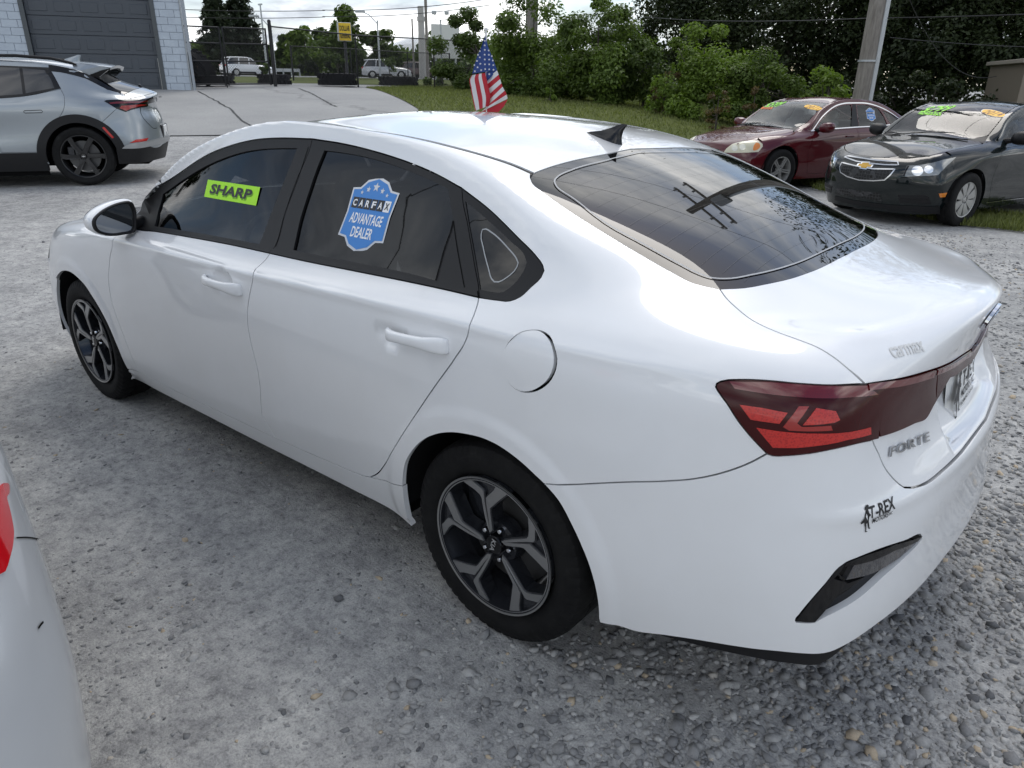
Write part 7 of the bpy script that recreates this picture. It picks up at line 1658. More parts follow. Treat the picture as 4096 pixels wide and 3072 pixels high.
# ------------------------------------------------------------------ far cars on the road (simple but shaped)
M_FWHITE = mat('far_white_paint', (.72, .73, .74), .25, coat=.6); M_FSILV = mat('far_silver_paint', (.55, .56, .57), .25, .2, coat=.6); M_FDARK = mat('far_dark_paint', (.09, .055, .05), .3, coat=.5)
def far_suv(x, yb, f, yaw, paint_m, label, sc=1.0):
    b = at_px(x, f); t = empty('far_suv', tuple(b), yaw, label, 'suv', 'cars on the far road')
    def loft(name, secs, m):
        vs = []; n = len(secs[0][1])
        for u, sec in secs: vs += [(u*sc, v*sc, w*sc) for v, w in sec]
        fs = [(i*n+j, i*n+(j+1) % n, (i+1)*n+(j+1) % n, (i+1)*n+j) for i in range(len(secs)-1) for j in range(n)]+[tuple(range(n))[::-1], tuple((len(secs)-1)*n+j for j in range(n))]
        o = mesh_obj(name, vs, fs, m, t, True); o.data.set_sharp_from_angle(angle=R(40)); return o
    def low(hw, zb, zs, zt, tw): return [(hw-.06, zb), (hw, zb+.2), (hw, zs), (tw, zt), (-tw, zt), (-hw, zs), (-hw, zb+.2), (-hw+.06, zb)]
    loft('body', [(-.98, low(.80, .35, .75, .95, .70)), (-.80, low(.90, .28, .88, 1.02, .80)), (0, low(.92, .25, .92, 1.05, .82)), (1.6, low(.92, .25, .90, 1.03, .82)), (2.2, low(.92, .25, .90, 1.02, .80)), (3.0, low(.92, .28, .84, .95, .76)), (3.45, low(.86, .30, .74, .84, .68)), (3.65, low(.70, .36, .62, .72, .55))], paint_m)
    def cab(hw, tw, z0, z1): return [(hw, z0), (tw+.03, z1-.05), (tw-.06, z1), (-tw+.06, z1), (-tw-.03, z1-.05), (-hw, z0)]
    loft('cabin_glass', [(-.86, cab(.76, .70, 1.0, 1.05)), (-.50, cab(.80, .66, 1.0, 1.60)), (.2, cab(.81, .66, 1.02, 1.64)), (1.2, cab(.81, .66, 1.01, 1.64)), (1.5, cab(.80, .65, 1.0, 1.58)), (2.25, cab(.77, .72, .99, 1.04))], M_DKGLASS)
    loft('roof', [(-.72, cab(.68, .64, 1.54, 1.62)), (-.4, cab(.675, .66, 1.58, 1.67)), (.3, cab(.675, .66, 1.60, 1.69)), (1.2, cab(.675, .66, 1.58, 1.67)), (1.55, cab(.66, .64, 1.52, 1.59))], paint_m)
    for sg in (1, -1):
        for u0, u1, z0, z1 in ((-.78, -.45, 1.04, 1.5), (-.45, -.35, 1.5, 1.6), (.35, .42, 1.03, 1.62), (1.30, 1.36, 1.02, 1.6)):
            mb = MB(); mb.tube([(u0*sc, sg*.815*sc, z0*sc), (u1*sc, sg*.69*sc, z1*sc)], .05*sc, 6); mb.build('pillar', paint_m, t)
        mb = MB(); mb.tube([(2.15*sc, sg*.80*sc, 1.03*sc), (1.52*sc, sg*.68*sc, 1.58*sc)], .045*sc, 6); mb.build('pillar', paint_m, t)
        mb = MB(); mb.box((-.90*sc, sg*.72*sc, .93*sc), (.16*sc, .26*sc, .14*sc), 0, .03); mb.build('tail_lamp', M_LAMPR, t)
        mb = MB(); mb.box((1.95*sc, sg*1.0*sc, 1.08*sc), (.12*sc, .2*sc, .14*sc), 0, .04); mb.build('door_mirror', paint_m, t)
        mb = MB(); mb.box((.9*sc, sg*.915*sc, .33*sc), (1.9*sc, .03*sc, .16*sc)); mb.build('sill', M_BLKPL, t)
        for u in (0, 2.72):
            mb = MB(); mb.lathe([(.22*sc, .10*sc), (.33*sc, .10*sc), (.35*sc, .06*sc), (.35*sc, -.1*sc)], 24, 'y', (u*sc, 0, .35*sc)); w_ = mb.build('wheel', M_TYRE, t, 40); w_.location.y = sg*.84*sc; w_.scale.y = sg
            mb = MB(); mb.lathe([(0, .105*sc), (.05*sc, .105*sc), (.225*sc, .092*sc)], 16, 'y', (u*sc, 0, .35*sc)); r_ = mb.build('rim', M_SILVERW, w_, 40); 
            mb = MB(); mb.lathe([(.35*sc, .02*sc), (.43*sc, .02*sc), (.43*sc, .0), (.35*sc, .0)], 24, 'y', (u*sc, 0, .36*sc)); a_ = mb.build('wheel_arch', M_BLKPL, t); a_.location.y = sg*.91*sc
    mb = MB(); mb.box((-.99*sc, 0, .45*sc), (.06*sc, 1.5*sc, .22*sc), 0, .02); mb.build('rear_bumper', M_BLKPL, t); return t
yaw_r = math.atan2(RH[1], RH[0])
far_suv(935, 303, 74, yaw_r+R(38), M_FWHITE, 'white SUV seen through the chain-link gate')
far_suv(1490, 322, 76, yaw_r+R(12), M_FSILV, 'silver-white SUV on the road right of the sign')
far_suv(1640, 318, 88, yaw_r+R(8), M_FDARK, 'dark reddish SUV behind the silver-white one')
# ------------------------------------------------------------------ loose stones (uncountable)
def stone_base(seed):
    bm = bmesh.new(); bmesh.ops.create_icosphere(bm, subdivisions=1, radius=1.0); g = random.Random(seed)
    for v in bm.verts: v.co *= g.uniform(.58, 1.25); v.co.z *= .66; v.co.x *= 1.2
    bm.verts.index_update(); V = np.array([v.co[:] for v in bm.verts]); F = np.array([[v.index for v in f.verts] for f in bm.faces]); bm.free(); return V, F
def stone_mat():
    m, nt, b = nm('gravel_stone'); at = N(nt, 'ShaderNodeAttribute', attribute_name='shade')
    c = ramp(nt, at.outputs['Fac'], [(0, (.11, .112, .117)), (.35, (.22, .22, .22)), (.7, (.33, .327, .318)), (.93, (.45, .445, .43)), (1.0, (.45, .37, .27))])
    c = mixc(nt, .6, c, ramp(nt, noise(nt, wpos(nt), 120, 4, .7), [(.3, (.7, .7, .7)), (.7, (1.2, 1.2, 1.2))]), 'MULTIPLY')
    nt.links.new(c, b.inputs['Base Color']); b.inputs['Roughness'].default_value = .85; b.inputs['Specular IOR Level'].default_value = .3; bump(nt, b, noise(nt, wpos(nt), 200, 3), .4, .003); return m
SB_ = [stone_base(i) for i in range(6)]
def stones(name, XY, S, sink, m, label, seed):
    g = np.random.default_rng(seed); k = len(XY); V = []; F = []; A = []; o = 0; Zg = hz(XY[:, 0], XY[:, 1]); which = g.integers(0, 6, k)
    for i in range(6):
        ix = np.where(which == i)[0]; n = len(ix); B, T = SB_[i]
        a = g.random(n)*6.283; ca, sa = np.cos(a), np.sin(a); tl = g.normal(size=(n, 2))*.25; s = S[ix][:, None]
        P = np.repeat(B[None], n, 0)*s[:, :, None]; P = np.stack([P[..., 0]*ca[:, None]-P[..., 1]*sa[:, None], P[..., 0]*sa[:, None]+P[..., 1]*ca[:, None], P[..., 2]+P[..., 0]*tl[:, :1]+P[..., 1]*tl[:, 1:]], -1)
        P[..., 0] += XY[ix, 0][:, None]; P[..., 1] += XY[ix, 1][:, None]; P[..., 2] += (Zg[ix]+S[ix]*(sink+.3*g.random(n)))[:, None]
        V.append(P.reshape(-1, 3)); F.append((T[None]+(np.arange(n)*len(B))[:, None, None]+o).reshape(-1, 3)); o += n*len(B)
        A.append(np.repeat(np.clip(g.normal(.58, .24, n), 0, 1), len(T)))
    V = np.concatenate(V); F = np.concatenate(F); A = np.concatenate(A); k = len(F)
    me = bpy.data.meshes.new(name); me.vertices.add(len(V)); me.vertices.foreach_set('co', V.ravel()); me.loops.add(3*k); me.loops.foreach_set('vertex_index', F.ravel()); me.polygons.add(k); me.polygons.foreach_set('loop_start', np.arange(0, 3*k, 3)); me.polygons.foreach_set('loop_total', np.full(k, 3))
    me.materials.append(m); at = me.attributes.new('shade', 'FLOAT', 'FACE'); at.data.foreach_set('value', A.astype(np.float32)); me.update(calc_edges=True)
    ob = bpy.data.objects.new(name, me); COL.objects.link(ob); return tag(ob, label, 'gravel', None, 'stuff')
M_STONE = stone_mat()
def vnoise(x, y):
    return (np.sin(x*2.3+1.3*np.sin(y*1.7))+np.sin(y*3.1+1.1*np.sin(x*2.9+2))+.6*np.sin(x*7.1+y*5.3)+.5*np.sin(x*11.7-y*9.1))/3.1
g = np.random.default_rng(21)
# dense loose gravel: lower right behind the bumper and along the right
A = np.stack([g.uniform(-5, 2.6, 330000), g.uniform(-8, 1.9, 330000)], 1); X, Y = A[:, 0], A[:, 1]
near = np.exp(-(((X+1.05)/.62)**2+((Y-.35)/1.0)**2))*1.3+np.exp(-(((X+1.6)/.8)**2+((Y+.9)/1.6)**2))*.8+np.exp(-(((X+.45)/.35)**2+((Y-1.15)/.45)**2))*.7+np.clip((-Y-1.2)/2, 0, .45)
keep = g.random(len(A)) < np.clip(near*(.75+.6*vnoise(X, Y)), 0, 1)*np.clip(3.4/np.hypot(X+1.16, Y-2.17), .1, 1)**1.3
A = A[keep]; S = np.clip(g.lognormal(math.log(.0072), .45, len(A)), .003, .022)
stones('gravel', A[:60000], S[:60000], -.12, M_STONE, 'loose grey gravel scattered over the lot', 22)
# half-buried fines everywhere near
A = np.stack([g.uniform(-2, 7, 60000), g.uniform(-1, 2.4, 60000)], 1); keep = g.random(len(A)) < np.clip(.28+.5*vnoise(A[:, 0]*1.6, A[:, 1]*1.6), .04, 1)*np.clip(2.2/np.hypot(A[:, 0]+1.16, A[:, 1]-2.17), .06, 1)
A = A[keep][:16000]; S = np.clip(g.lognormal(math.log(.0055), .45, len(A)), .0025, .02)
stones('embedded_gravel', A, S, -.38, M_STONE, 'small stones pressed into the dusty ground', 23)
# ------------------------------------------------------------------ block building with roll-up door
ZC.update({30: (690, 0, 600/1270), 31: (1250, 0, 900/1270), 32: (1840, 90, 240/601), 33: (3000, 0, 1096/1270), 34: (0, 0, 760/1270)})
def block_mat():
    m, nt, b = nm('painted_block'); p = wpos(nt)
    c = ramp(nt, noise(nt, p, 3, 6, .65), [(.3, (.42, .47, .53)), (.7, (.50, .56, .62))]); nt.links.new(c, b.inputs['Base Color']); b.inputs['Roughness'].default_value = .75
    bump(nt, b, noise(nt, p, 60, 5, .7), .5, .008); return m
M_BLOCK = block_mat(); M_JOINT = mat('mortar_joint', (.38, .425, .475), .9); M_DOORG = mat('garage_door_grey', (.062, .072, .085), .5); M_FRAMEG = mat('door_frame_grey', (.075, .085, .09), .55)
dr = pf(652, 361, 24.1); wdir = FH*.36+RH*.933; wdir /= np.linalg.norm(wdir); wn_ = np.array([-wdir[1], wdir[0], 0])
if wn_ @ (CAMP-dr) < 0: wn_ = -wn_                     # outward, towards the lot
BZ = dr[2]; bang = math.atan2(wdir[1], wdir[0]); DW, DH = 3.25, 2.95
def wall_pt(s, n, z): return dr+wdir*s+wn_*n+np.array([0, 0, z])
bld = empty('block_garage', tuple(dr), bang, 'pale blue-grey painted block garage with a dark roll-up door', 'building')
# local frame: x along the wall (0 = right edge of the door), y = outward * sy, z up
sy = 1.0 if abs(math.cos(math.atan2(wn_[1], wn_[0])-bang-math.pi/2)-1) < .01 else -1.0
s_corner = 0.82; WH = 5.0
def lbox(mb, x0, x1, y0, y1, z0, z1, bev=0.0): mb.box(((x0+x1)/2, sy*(y0+y1)/2, (z0+z1)/2), (x1-x0, abs(y1-y0), z1-z0), 0, bev)
mb = MB(); lbox(mb, .02, s_corner-.01, -9, -.012, -1.2, WH); lbox(mb, -14, -DW-.02, -9, -.012, -1.2, WH); lbox(mb, -DW-.02, .02, -9, -.012, DH+.02, WH); lbox(mb, -DW-.02, .02, -9, -.5, -1.2, DH+.02)
wallo = mb.build('wall', M_JOINT, bld)
BL, BH = .406, .203
def block_mesh(w):
    mb = MB(); mb.box((w/2, 0, BH/2), (w-.010, .030, BH-.010), 0, .004); me = mb.build('block', M_BLOCK).data
    o = bpy.data.objects[-1] if False else None; return me
for_del = []
def mk_block(w):
    mb = MB(); mb.box((w/2, 0, BH/2), (w-.010, .030, BH-.010), 0, .004); o = mb.build('block', M_BLOCK); me = o.data; bpy.data.objects.remove(o); return me
BM = {}
def put_block(x, z, w):
    k = round(w, 3)
    if k not in BM: BM[k] = mk_block(w)
    o = bpy.data.objects.new('block', BM[k]); COL.objects.link(o); o.parent = wallo; o.location = (x, sy*(-.003+random.uniform(-.0015, .0015)), z)
for c in range(-1, 17):
    z = c*BH; off = 0 if c % 2 else BL/2
    # right pier
    x = .03
    first = BL/2+.0 if c % 2 else BL
    for w in ([BL, BL-.03] if c % 2 else [BL/2, BL, BL/2-.03]):
        put_block(x, z, min(w, s_corner-x)); x += w
    # left of the door
    if z > DH+.02: continue
    x = -DW-.03
    k = 0
    while x > -DW-2.6:
        w = BL/2 if (k == 0 and c % 2 == 0) else BL; x -= w; put_block(x, z, w); k += 1
for c in range(15, 18):
    x = -DW-.03+.0
    z = c*BH+.10 if False else c*BH
    if z < DH+.10: continue
    x = -DW-.2 if c % 2 else -DW
    while x < -.02: put_block(x, z, BL); x += BL
mb = MB(); lbox(mb, .0, .12, -.05, .035, -.3, DH+.12, .006); lbox(mb, -DW-.12, -DW, -.05, .035, -.3, DH+.12, .006); lbox(mb, -DW, .0, -.05, .035, DH, DH+.12, .006); mb.build('door_frame', M_FRAMEG, bld)
gd = bpy.data.objects.new('roll_up_door', None); COL.objects.link(gd); gd.parent = bld
for r_ in range(6):
    z0 = r_*DH/6; mb = MB(); lbox(mb, -DW, 0, -.16, -.115, z0+.006, z0+DH/6-.006, .004)
    for c in range(5):
        x0 = -DW+(c+.5)*DW/5; w, h_ = DW/5*.80, DH/6*.66; zc = z0+DH/12
        o4 = [(-w/2, -h_/2), (w/2, -h_/2), (w/2, h_/2), (-w/2, h_/2)]; i4 = [(a*.86, b*.74) for a, b in o4]; vs = []
        for pl_, d in ((o4, -.1145), ([(a*.95, b*.90) for a, b in o4], -.125), (i4, -.104)): vs += [(x0+a, sy*d, zc+b) for a, b in pl_]
        fs_ = [(k*4+i, k*4+(i+1) % 4, (k+1)*4+(i+1) % 4, (k+1)*4+i) for k in range(2) for i in range(4)]+[(8, 9, 10, 11)]
        mb.add(vs, fs_)
    mb.build('door_section', M_DOORG, gd)
mb = MB(); lbox(mb, -.02, .0, -.12, -.05, -.2, .9); mb.build('white_post', mat('weathered_white', (.5, .5, .47), .7), bld)
mb = MB(); lbox(mb, s_corner-.01, s_corner+.03, -.08, .03, -.5, WH, .004); mb.build('corner_flashing', mat('galvanised', (.35, .37, .38), .4, .6), bld)
mb = MB(); mb.tube([(s_corner+.09, sy*.03, -.3), (s_corner+.09, sy*.03, WH)], .045, 10); mb.build('downspout', mat('downspout_grey', (.33, .36, .39), .5), bld, True)
mb = MB(); lbox(mb, -DW-2.75, -DW-2.68, -.03, .03, -.3, 2.2, .005); lbox(mb, -DW-3.7, -DW-2.75, -.02, .012, -.3, 2.15, .005); mb.build('side_door', mat('side_door_white', (.60, .61, .62), .5), bld)
mb = MB(); mb.lathe([(0, .05), (.025, .045), (.03, .03), (.02, .012)], 12, 'y', (-DW-2.82, 0, .98)); o = mb.build('door_knob', M_CHROME, bld, True); o.scale.y = sy
mb = MB(); lbox(mb, -DW-.5, .9, -.006, .012, DH+.46, DH+.475); mb.build('conduit', M_FRAMEG, bld)
# ------------------------------------------------------------------ chain-link fence and gates
M_FENCE = mat('black_fence_vinyl', (.008, .008, .009), .45)
def link_mesh(A, B, zt, zb, parent, s=.085, w=.005):
    """diamond wires between ground points A and B; zt/zb = top and bottom heights above the points"""
    A, B = np.array(A), np.array(B); d = B-A; L = float(np.hypot(d[0], d[1])); H = zt-zb; mb = MB()
    for sg in (1, -1):
        k = -H if sg > 0 else 0.0
        x = -H
        while x < L+H:
            x0, z0 = x, 0.0; x1, z1 = x+sg*H, H
            a0, b0, a1, b1 = x0, z0, x1, z1
            t0, t1 = 0.0, 1.0; dx = x1-x0
            for lim, s_ in ((0.0, 1), (L, -1)):
                f0, f1 = s_*(x0-lim), s_*(x1-lim)
                if f0 < 0 and f1 < 0: t0 = 2; break
                if f0 < 0: t0 = max(t0, f0/(f0-f1))
                elif f1 < 0: t1 = min(t1, f0/(f0-f1))
            if t0 < t1:
                P = [A+d*((x0+dx*t)/L)+np.array([0, 0, zb+H*t]) for t in (t0, t1)]
                n = np.array([-d[1], d[0], 0])/L*w; z = np.array([0, 0, w])
                mb.add([P[0]+n, P[0]+z, P[0]-n, P[0]-z, P[1]+n, P[1]+z, P[1]-n, P[1]-z], [(0, 1, 5, 4), (1, 2, 6, 5), (2, 3, 7, 6), (3, 0, 4, 7)])
            x += s
    o = mb.build('chain_link_mesh', M_FENCE, parent); o['kind'] = 'stuff'; return o
def base_top(x, yb, yt, f): b = pf(x, yb, f); return b, pf(x, yt, f)[2]-b[2]
gate = [pf(733, 351, 24.6), pf(905, 350, 25.5), pf(918, 350, 25.55), pf(1085, 348, 26.4)]
def gate_leaf(A, B, label):
    t = empty('gate_leaf', tuple(A), 0, label, 'gate', 'gate leaves'); A0 = A-A; B0 = B-A; H = 1.78
    fr_ = lambda s, z: A0+(B0-A0)*s+np.array([0, 0, z])
    for s in (0.0, 1.0): mb = MB(); mb.tube([fr_(s, .06), fr_(s, H)], .028, 8); mb.build('upright', M_FENCE, t, True)
    for z in (.10, .78, 1.30, H-.02): mb = MB(); mb.tube([fr_(0, z), fr_(1, z)], .022, 8); mb.build('rail', M_FENCE, t, True)
    link_mesh(A0, B0, H-.02, .08, t); return t
gate_leaf(gate[0], gate[1], 'black chain-link gate leaf next to the block garage'); gl2 = gate_leaf(gate[2], gate[3], 'black chain-link gate leaf hung on the thick double post')
mb = MB(); v_ = gate[1]-gate[2]; mb.tube([v_*.6+np.array([0, 0, -.12]), v_*.6+np.array([0, 0, 1.2])], .018, 6); mb.build('drop_bolt', M_FENCE, gl2, True)
def fence_run(P, H, label, group=None, name='chain_link_fence', post=.03):
    t = empty(name, tuple(P[0]), 0, label, 'fence', group); Q = [p-P[0] for p in P]
    for i, q in enumerate(Q):
        mb = MB(); mb.tube([q+np.array([0, 0, -.2]), q+np.array([0, 0, H+.03])], post*(1.5 if i in (0, len(Q)-1) else 1), 8); mb.build('post', M_FENCE, t, True)
    for a, b in zip(Q[:-1], Q[1:]):
        mb = MB(); mb.tube([a+np.array([0, 0, H]), b+np.array([0, 0, H])], .022, 8); mb.build('rail', M_FENCE, t, True); link_mesh(a, b, H, .04, t)
    return t
fence_run([pf(1101, 347, 26.4), pf(1434, 354, 29.8), pf(1739, 353, 32.4), pf(2015, 340, 38)], 1.83, 'black chain-link fence run from the gate post to the bushes', 'fence runs')
fence_run([pf(1176, 336, 40), pf(1410, 336, 43), pf(1634, 338, 47), pf(1800, 338, 49)], 1.75, 'second black chain-link fence behind the tractor tyres', 'fence runs')
for x, yb, f, lb in ((727, 354, 24.4, 'thick black gate post against the garage wall'), (1103, 347, 26.35, 'thick black gate post where the fence run starts')):
    b = pf(x, yb, f); t = empty('gate_post', tuple(b), 0, lb, 'post'); mb = MB(); mb.tube([(0, 0, -.2), (0, 0, 1.98)], .055, 10); mb.build('shaft', M_FENCE, t, True)
    mb = MB(); mb.lathe([(0, 2.03), (.04, 2.02), (.06, 1.98), (.06, 1.95)], 10, 'z'); mb.build('cap', M_FENCE, t, True)
    mb = MB(); mb.tube([(.06, 0, .3), (.06, 0, .45)], .03, 6); mb.tube([(.06, 0, 1.4), (.06, 0, 1.55)], .03, 6); mb.build('hinge', M_FENCE, t)
# ------------------------------------------------------------------ tractor tyres in the yard
M_OLDTYRE = mat('old_tyre_rubber', (.014, .014, .015), .85)
def big_tyre(loc, R_, r_, w, rot, label, lugs=22):
    t = empty('tractor_tyre', tuple(loc), 0, label, 'tyre', 'tractor tyres in the yard'); mb = MB()
    mb.lathe([(r_, -w*.42), (r_+.05, -w*.5), (R_-.08, -w*.5), (R_-.03, -w*.44), (R_-.03, w*.44), (R_-.08, w*.5), (r_+.05, w*.5), (r_, w*.42), (r_+.06, w*.3), (r_+.06, -w*.3)], 44, 'z', close=True); o = mb.build('carcass', M_OLDTYRE, t, 35); o.rotation_euler = rot
    mb = MB()
    for i in range(lugs):
        for s in (1, -1):
            a = 2*math.pi*(i+(.5 if s > 0 else 0))/lugs; P = []
            for ang, z in ((a, 0.03*s), (a+.05, 0.03*s), (a+.24, s*w*.49), (a+.17, s*w*.49)):
                for rr in (R_-.04, R_+.02): P.append((rr*math.cos(ang), rr*math.sin(ang), z))
            mb.add(P, [(1, 3, 5, 7), (0, 1, 7, 6), (2, 3, 1, 0), (4, 5, 3, 2), (6, 7, 5, 4)])
    o = mb.build('tread_lug', M_OLDTYRE, t); o.rotation_euler = rot; o['kind'] = 'stuff'; return t
def ty(x, y, f): return pf(x, y, f)
for x, y, f, R_, w, lb in ((1100, 338, 28.5, .58, .34, 'flat tractor tyre behind the thick gate post'), (1351, 341, 30.0, .72, .42, 'tallest tractor tyre lying flat right of the gate'), (1595, 347, 34.5, .85, .42, 'tractor tyre lying flat below the silver-white car'), (862, 338, 26.4, .62, .28, 'flat tractor tyre with another tyre leaning on it')):
    b = ty(x, y, f); big_tyre(b+np.array([0, 0, w/2+.0]), R_, R_*.52, w, (0, 0, random.random()*3), lb)
b = ty(815, 338, 26.2); big_tyre(b+np.array([0, 0, .52]), .55, .28, .34, (R(52), R(-38), .4), 'tractor tyre leaning up at a slant behind the gate', 18)
# timber stack by the garage
M_WOOD = bark_mat('weathered_timber', (.16, .085, .05), (.32, .20, .13))
tb = pf(775, 330, 27.2); stk = empty('timber_stack', tuple(tb), bang, 'stack of reddish timbers between the garage and the tyres', 'timber')
for i in range(4):
    for j in range(2):
        mb = MB(); mb.box((j*.24-.12+random.uniform(-.02, .02), random.uniform(-.05, .05), .10+i*.17), (.21, 1.8, .155), 0, .008); mb.build('timber', M_WOOD, stk)
mb = MB(); mb.box((-.42, 0, .55), (.06, .9, 1.3), 0, .01); mb.build('upright_board', M_WOOD, stk)
# ------------------------------------------------------------------ poles, lamps, wires, sign
M_POLE = bark_mat('weathered_pole_wood', (.13, .115, .10), (.30, .28, .25)); M_GALV = mat('galvanised_steel', (.40, .42, .43), .45, .7); M_CONC = mat('pole_concrete', (.40, .39, .36), .8); M_WIREM = mat('cable_black', (.012, .012, .012), .6)
def pole_base(x, f): return at_px(x, f)
pb_ = pole_base(3405, 17.6); up_ = empty('utility_pole', tuple(pb_), 0, 'weathered wooden utility pole with a grey conduit behind the maroon sedan', 'pole')
mb = MB(); mb.tube([(0, 0, -.5), (0, 0, 5), (0, 0, 10.2)], [.185, .165, .125], 16); mb.build('shaft', M_POLE, up_, True)
cdir = RH*.86-FH*.5; cdir /= np.linalg.norm(cdir)
mb = MB(); q = cdir*.19; mb.tube([q*1.0+np.array([0, 0, -.3]), q*1.0+np.array([0, 0, 7.5])], .06, 10); mb.build('conduit', M_GALV, up_, True)
for z in (1.9, 3.3, 5.1): mb = MB(); mb.lathe([(.175, z-.02), (.20, z-.02), (.20, z+.02), (.175, z+.02)], 16, 'z', close=True); mb.build('conduit_strap', M_GALV, up_)
arm = np.array([math.cos(R(-20)), math.sin(R(-20)), 0])
for z in (9.3, 8.5):
    mb = MB(); mb.box((0, 0, z), (2.6, .10, .12), R(-20)); mb.build('crossarm', M_POLE, up_)
    for s in (-1.2, -.7, .7, 1.2):
        mb = MB(); mb.lathe([(0, z+.26), (.05, z+.24), (.03, z+.18), (.055, z+.14), (.02, z+.06)], 10, 'z', tuple(arm*s)); mb.build('insulator', mat('insulator_grey', (.25, .25, .25), .4), up_, True)
mb = MB(); mb.lathe([(0, 8.2), (.2, 8.2), (.22, 8.1), (.22, 7.5), (.2, 7.4), (0, 7.4)], 16, 'z', tuple(FH*-.45)); mb.build('transformer', mat('transformer_grey', (.3, .31, .32), .5), up_, True)
def wire(name, A, B, sag, r, label, group='overhead wires', n=24):
    A, B = Vector(A), Vector(B); mb = MB(); mb.tube([A.lerp(B, i/n)-Vector((0, 0, sag*4*(i/n)*(1-i/n))) for i in range(n+1)], r, 5); return tag(mb.build(name, M_WIREM), label, 'wire', group)
wire('overhead_wire', pf(2580, 68, 30), pb_+np.array([0, 0, hz1(0, 0)])+np.array([0, 0, pf(3490, 72, 17.6)[2]-pb_[2]]), .10, .014, 'cable reaching the utility pole from the bushes')
wire('overhead_wire', pf(3490, 72, 17.6), pf(4300, 48, 16), .02, .012, 'cable leaving the utility pole over the tan shed')
wire('overhead_wire', pf(3560, 150, 20), pf(4250, 190, 22), .05, .010, 'lower cable running past the dark trees')
wire('overhead_wire', pf(3630, -20, 17.8), pf(3985, 305, 21), .55, .009, 'thin drooping service drop to the tan shed')
topz = pb_[2]+9.6
for s, lb in ((-1.2, 'top line on the outer insulator'), (1.2, 'top line on the opposite insulator')):
    a = pb_+arm*s+np.array([0, 0, 9.55]); wire('power_line', a, a+np.array([-arm[1], arm[0], 0])*40+np.array([0, 0, .6]), .9, .012, lb, 'power lines'); wire('power_line', a, a-np.array([-arm[1], arm[0], 0])*40, .9, .012, lb+', far side', 'power lines')
for y0, y1, f0, f1 in ((30, 42, 70, 76), (62, 68, 70, 76)):
    wire('roadside_wire', pf(560, y0, f0), pf(1300, y1, f1), .15, .03, 'upper wire crossing the sky behind the spruces' if y0 == 30 else 'lower wire crossing the sky behind the spruces', 'roadside wires')
for y0, y1 in ((40, -5), (66, 20)):
    wire('roadside_wire', pf(1290, y0, 76), pf(1960, y1, 70), .3, .03, 'upper wire crossing the sky above the yellow sign' if y0 == 40 else 'lower wire crossing the sky above the yellow sign', 'roadside wires')
def simple_pole(name, x, f, top, r0, r1, m, label, cat='pole'):
    b = at_px(x, f); t = empty(name, tuple(b), 0, label, cat); h = pf(x, top, f)[2]-b[2]; mb = MB(); mb.tube([(0, 0, -.3), (0, 0, h*.5), (0, 0, h)], [r0, (r0+r1)/2, r1], 10); mb.build('shaft', m, t, True); return t, h
t, h = simple_pole('concrete_pole', 1692, 80, 25, .38, .30, M_CONC, 'thick pale concrete pole rising above the trees'); mb = MB(); mb.lathe([(.36, h*.80), (.40, h*.80), (.40, h*.86), (.36, h*.86)], 12, 'z', close=True); mb.build('collar', M_CONC, t)
t, h = simple_pole('leaning_pole', 1712, 76, -60, .16, .13, M_POLE, 'thin dark wooden pole beside the concrete pole'); t.rotation_euler = (0, 0, 0)
simple_pole('short_pole', 1657, 78, 75, .10, .08, M_POLE, 'short dark post left of the concrete pole')
t, h = simple_pole('cut_off_pole', 2122, 34, -40, .28, .26, M_POLE, 'broad wooden pole half hidden in the bushes')
t, h = simple_pole('light_mast', 1072, 70, 18, .10, .06, M_GALV, 'slender white light mast right of the spruces', 'lamp post'); mb = MB(); mb.box((0, 0, h), (.5, .12, .12)); mb.build('cross_piece', M_GALV, t)
def street_lamp(x, f, top, armpx, label):
    t, h = simple_pole('street_lamp', x, f, top, .10, .07, M_GALV, label, 'street lamp'); s = depth_of(at_px(x, f))/FPX; d = RH*(armpx*s); mb = MB()
    mb.tube([(0, 0, h-.3), Vector(d*.5)+Vector((0, 0, h+.45)), Vector(d)+Vector((0, 0, h+.75))], [.05, .04, .035], 6); mb.build('arm', M_GALV, t, True)
    mb = MB(); mb.box(tuple(d*1.06+np.array([0, 0, h+.72])), (.9, .35, .18), math.atan2(d[1], d[0]), .05); mb.build('lamp_head', M_GALV, t); return t
street_lamp(1522, 74, 82, -62, 'street lamp with a long arm right of the yellow sign'); street_lamp(1104, 74, 100, -58, 'street lamp reaching over behind the thick gate post')
t, h = simple_pole('flood_light_pole', 1768, 60, 78, .07, .06, M_GALV, 'short pole with two flood lights by the white board', 'lamp post')
for s in (-1, 1):
    mb = MB(); e = RH*(.42*s); mb.tube([(0, 0, h-.05), Vector(e)+Vector((0, 0, h)), Vector(e)+Vector((0, 0, h+.35))], .03, 6); mb.build('bracket', M_GALV, t); mb = MB(); mb.box(tuple(e*1.1+np.array([0, 0, h+.45])), (.36, .12, .26), bang+.3*s, .03); mb.build('flood_lamp', M_GALV, t)
b = at_px(1785, 62); t = empty('white_board', tuple(b), bang, 'white roadside board partly hidden by the bush', 'sign'); zt = pf(1785, 97, 62)[2]-b[2]
mb = MB(); mb.box((0, 0, zt-1.2), (2.2, .2, 2.4), 0, .03); mb.build('panel', M_PLATE, t); mb = MB(); mb.tube([(-.8, 0, -.3), (-.8, 0, zt-2.3)], .08, 8); mb.tube([(.8, 0, -.3), (.8, 0, zt-2.3)], .08, 8); mb.build('leg', M_GALV, t)
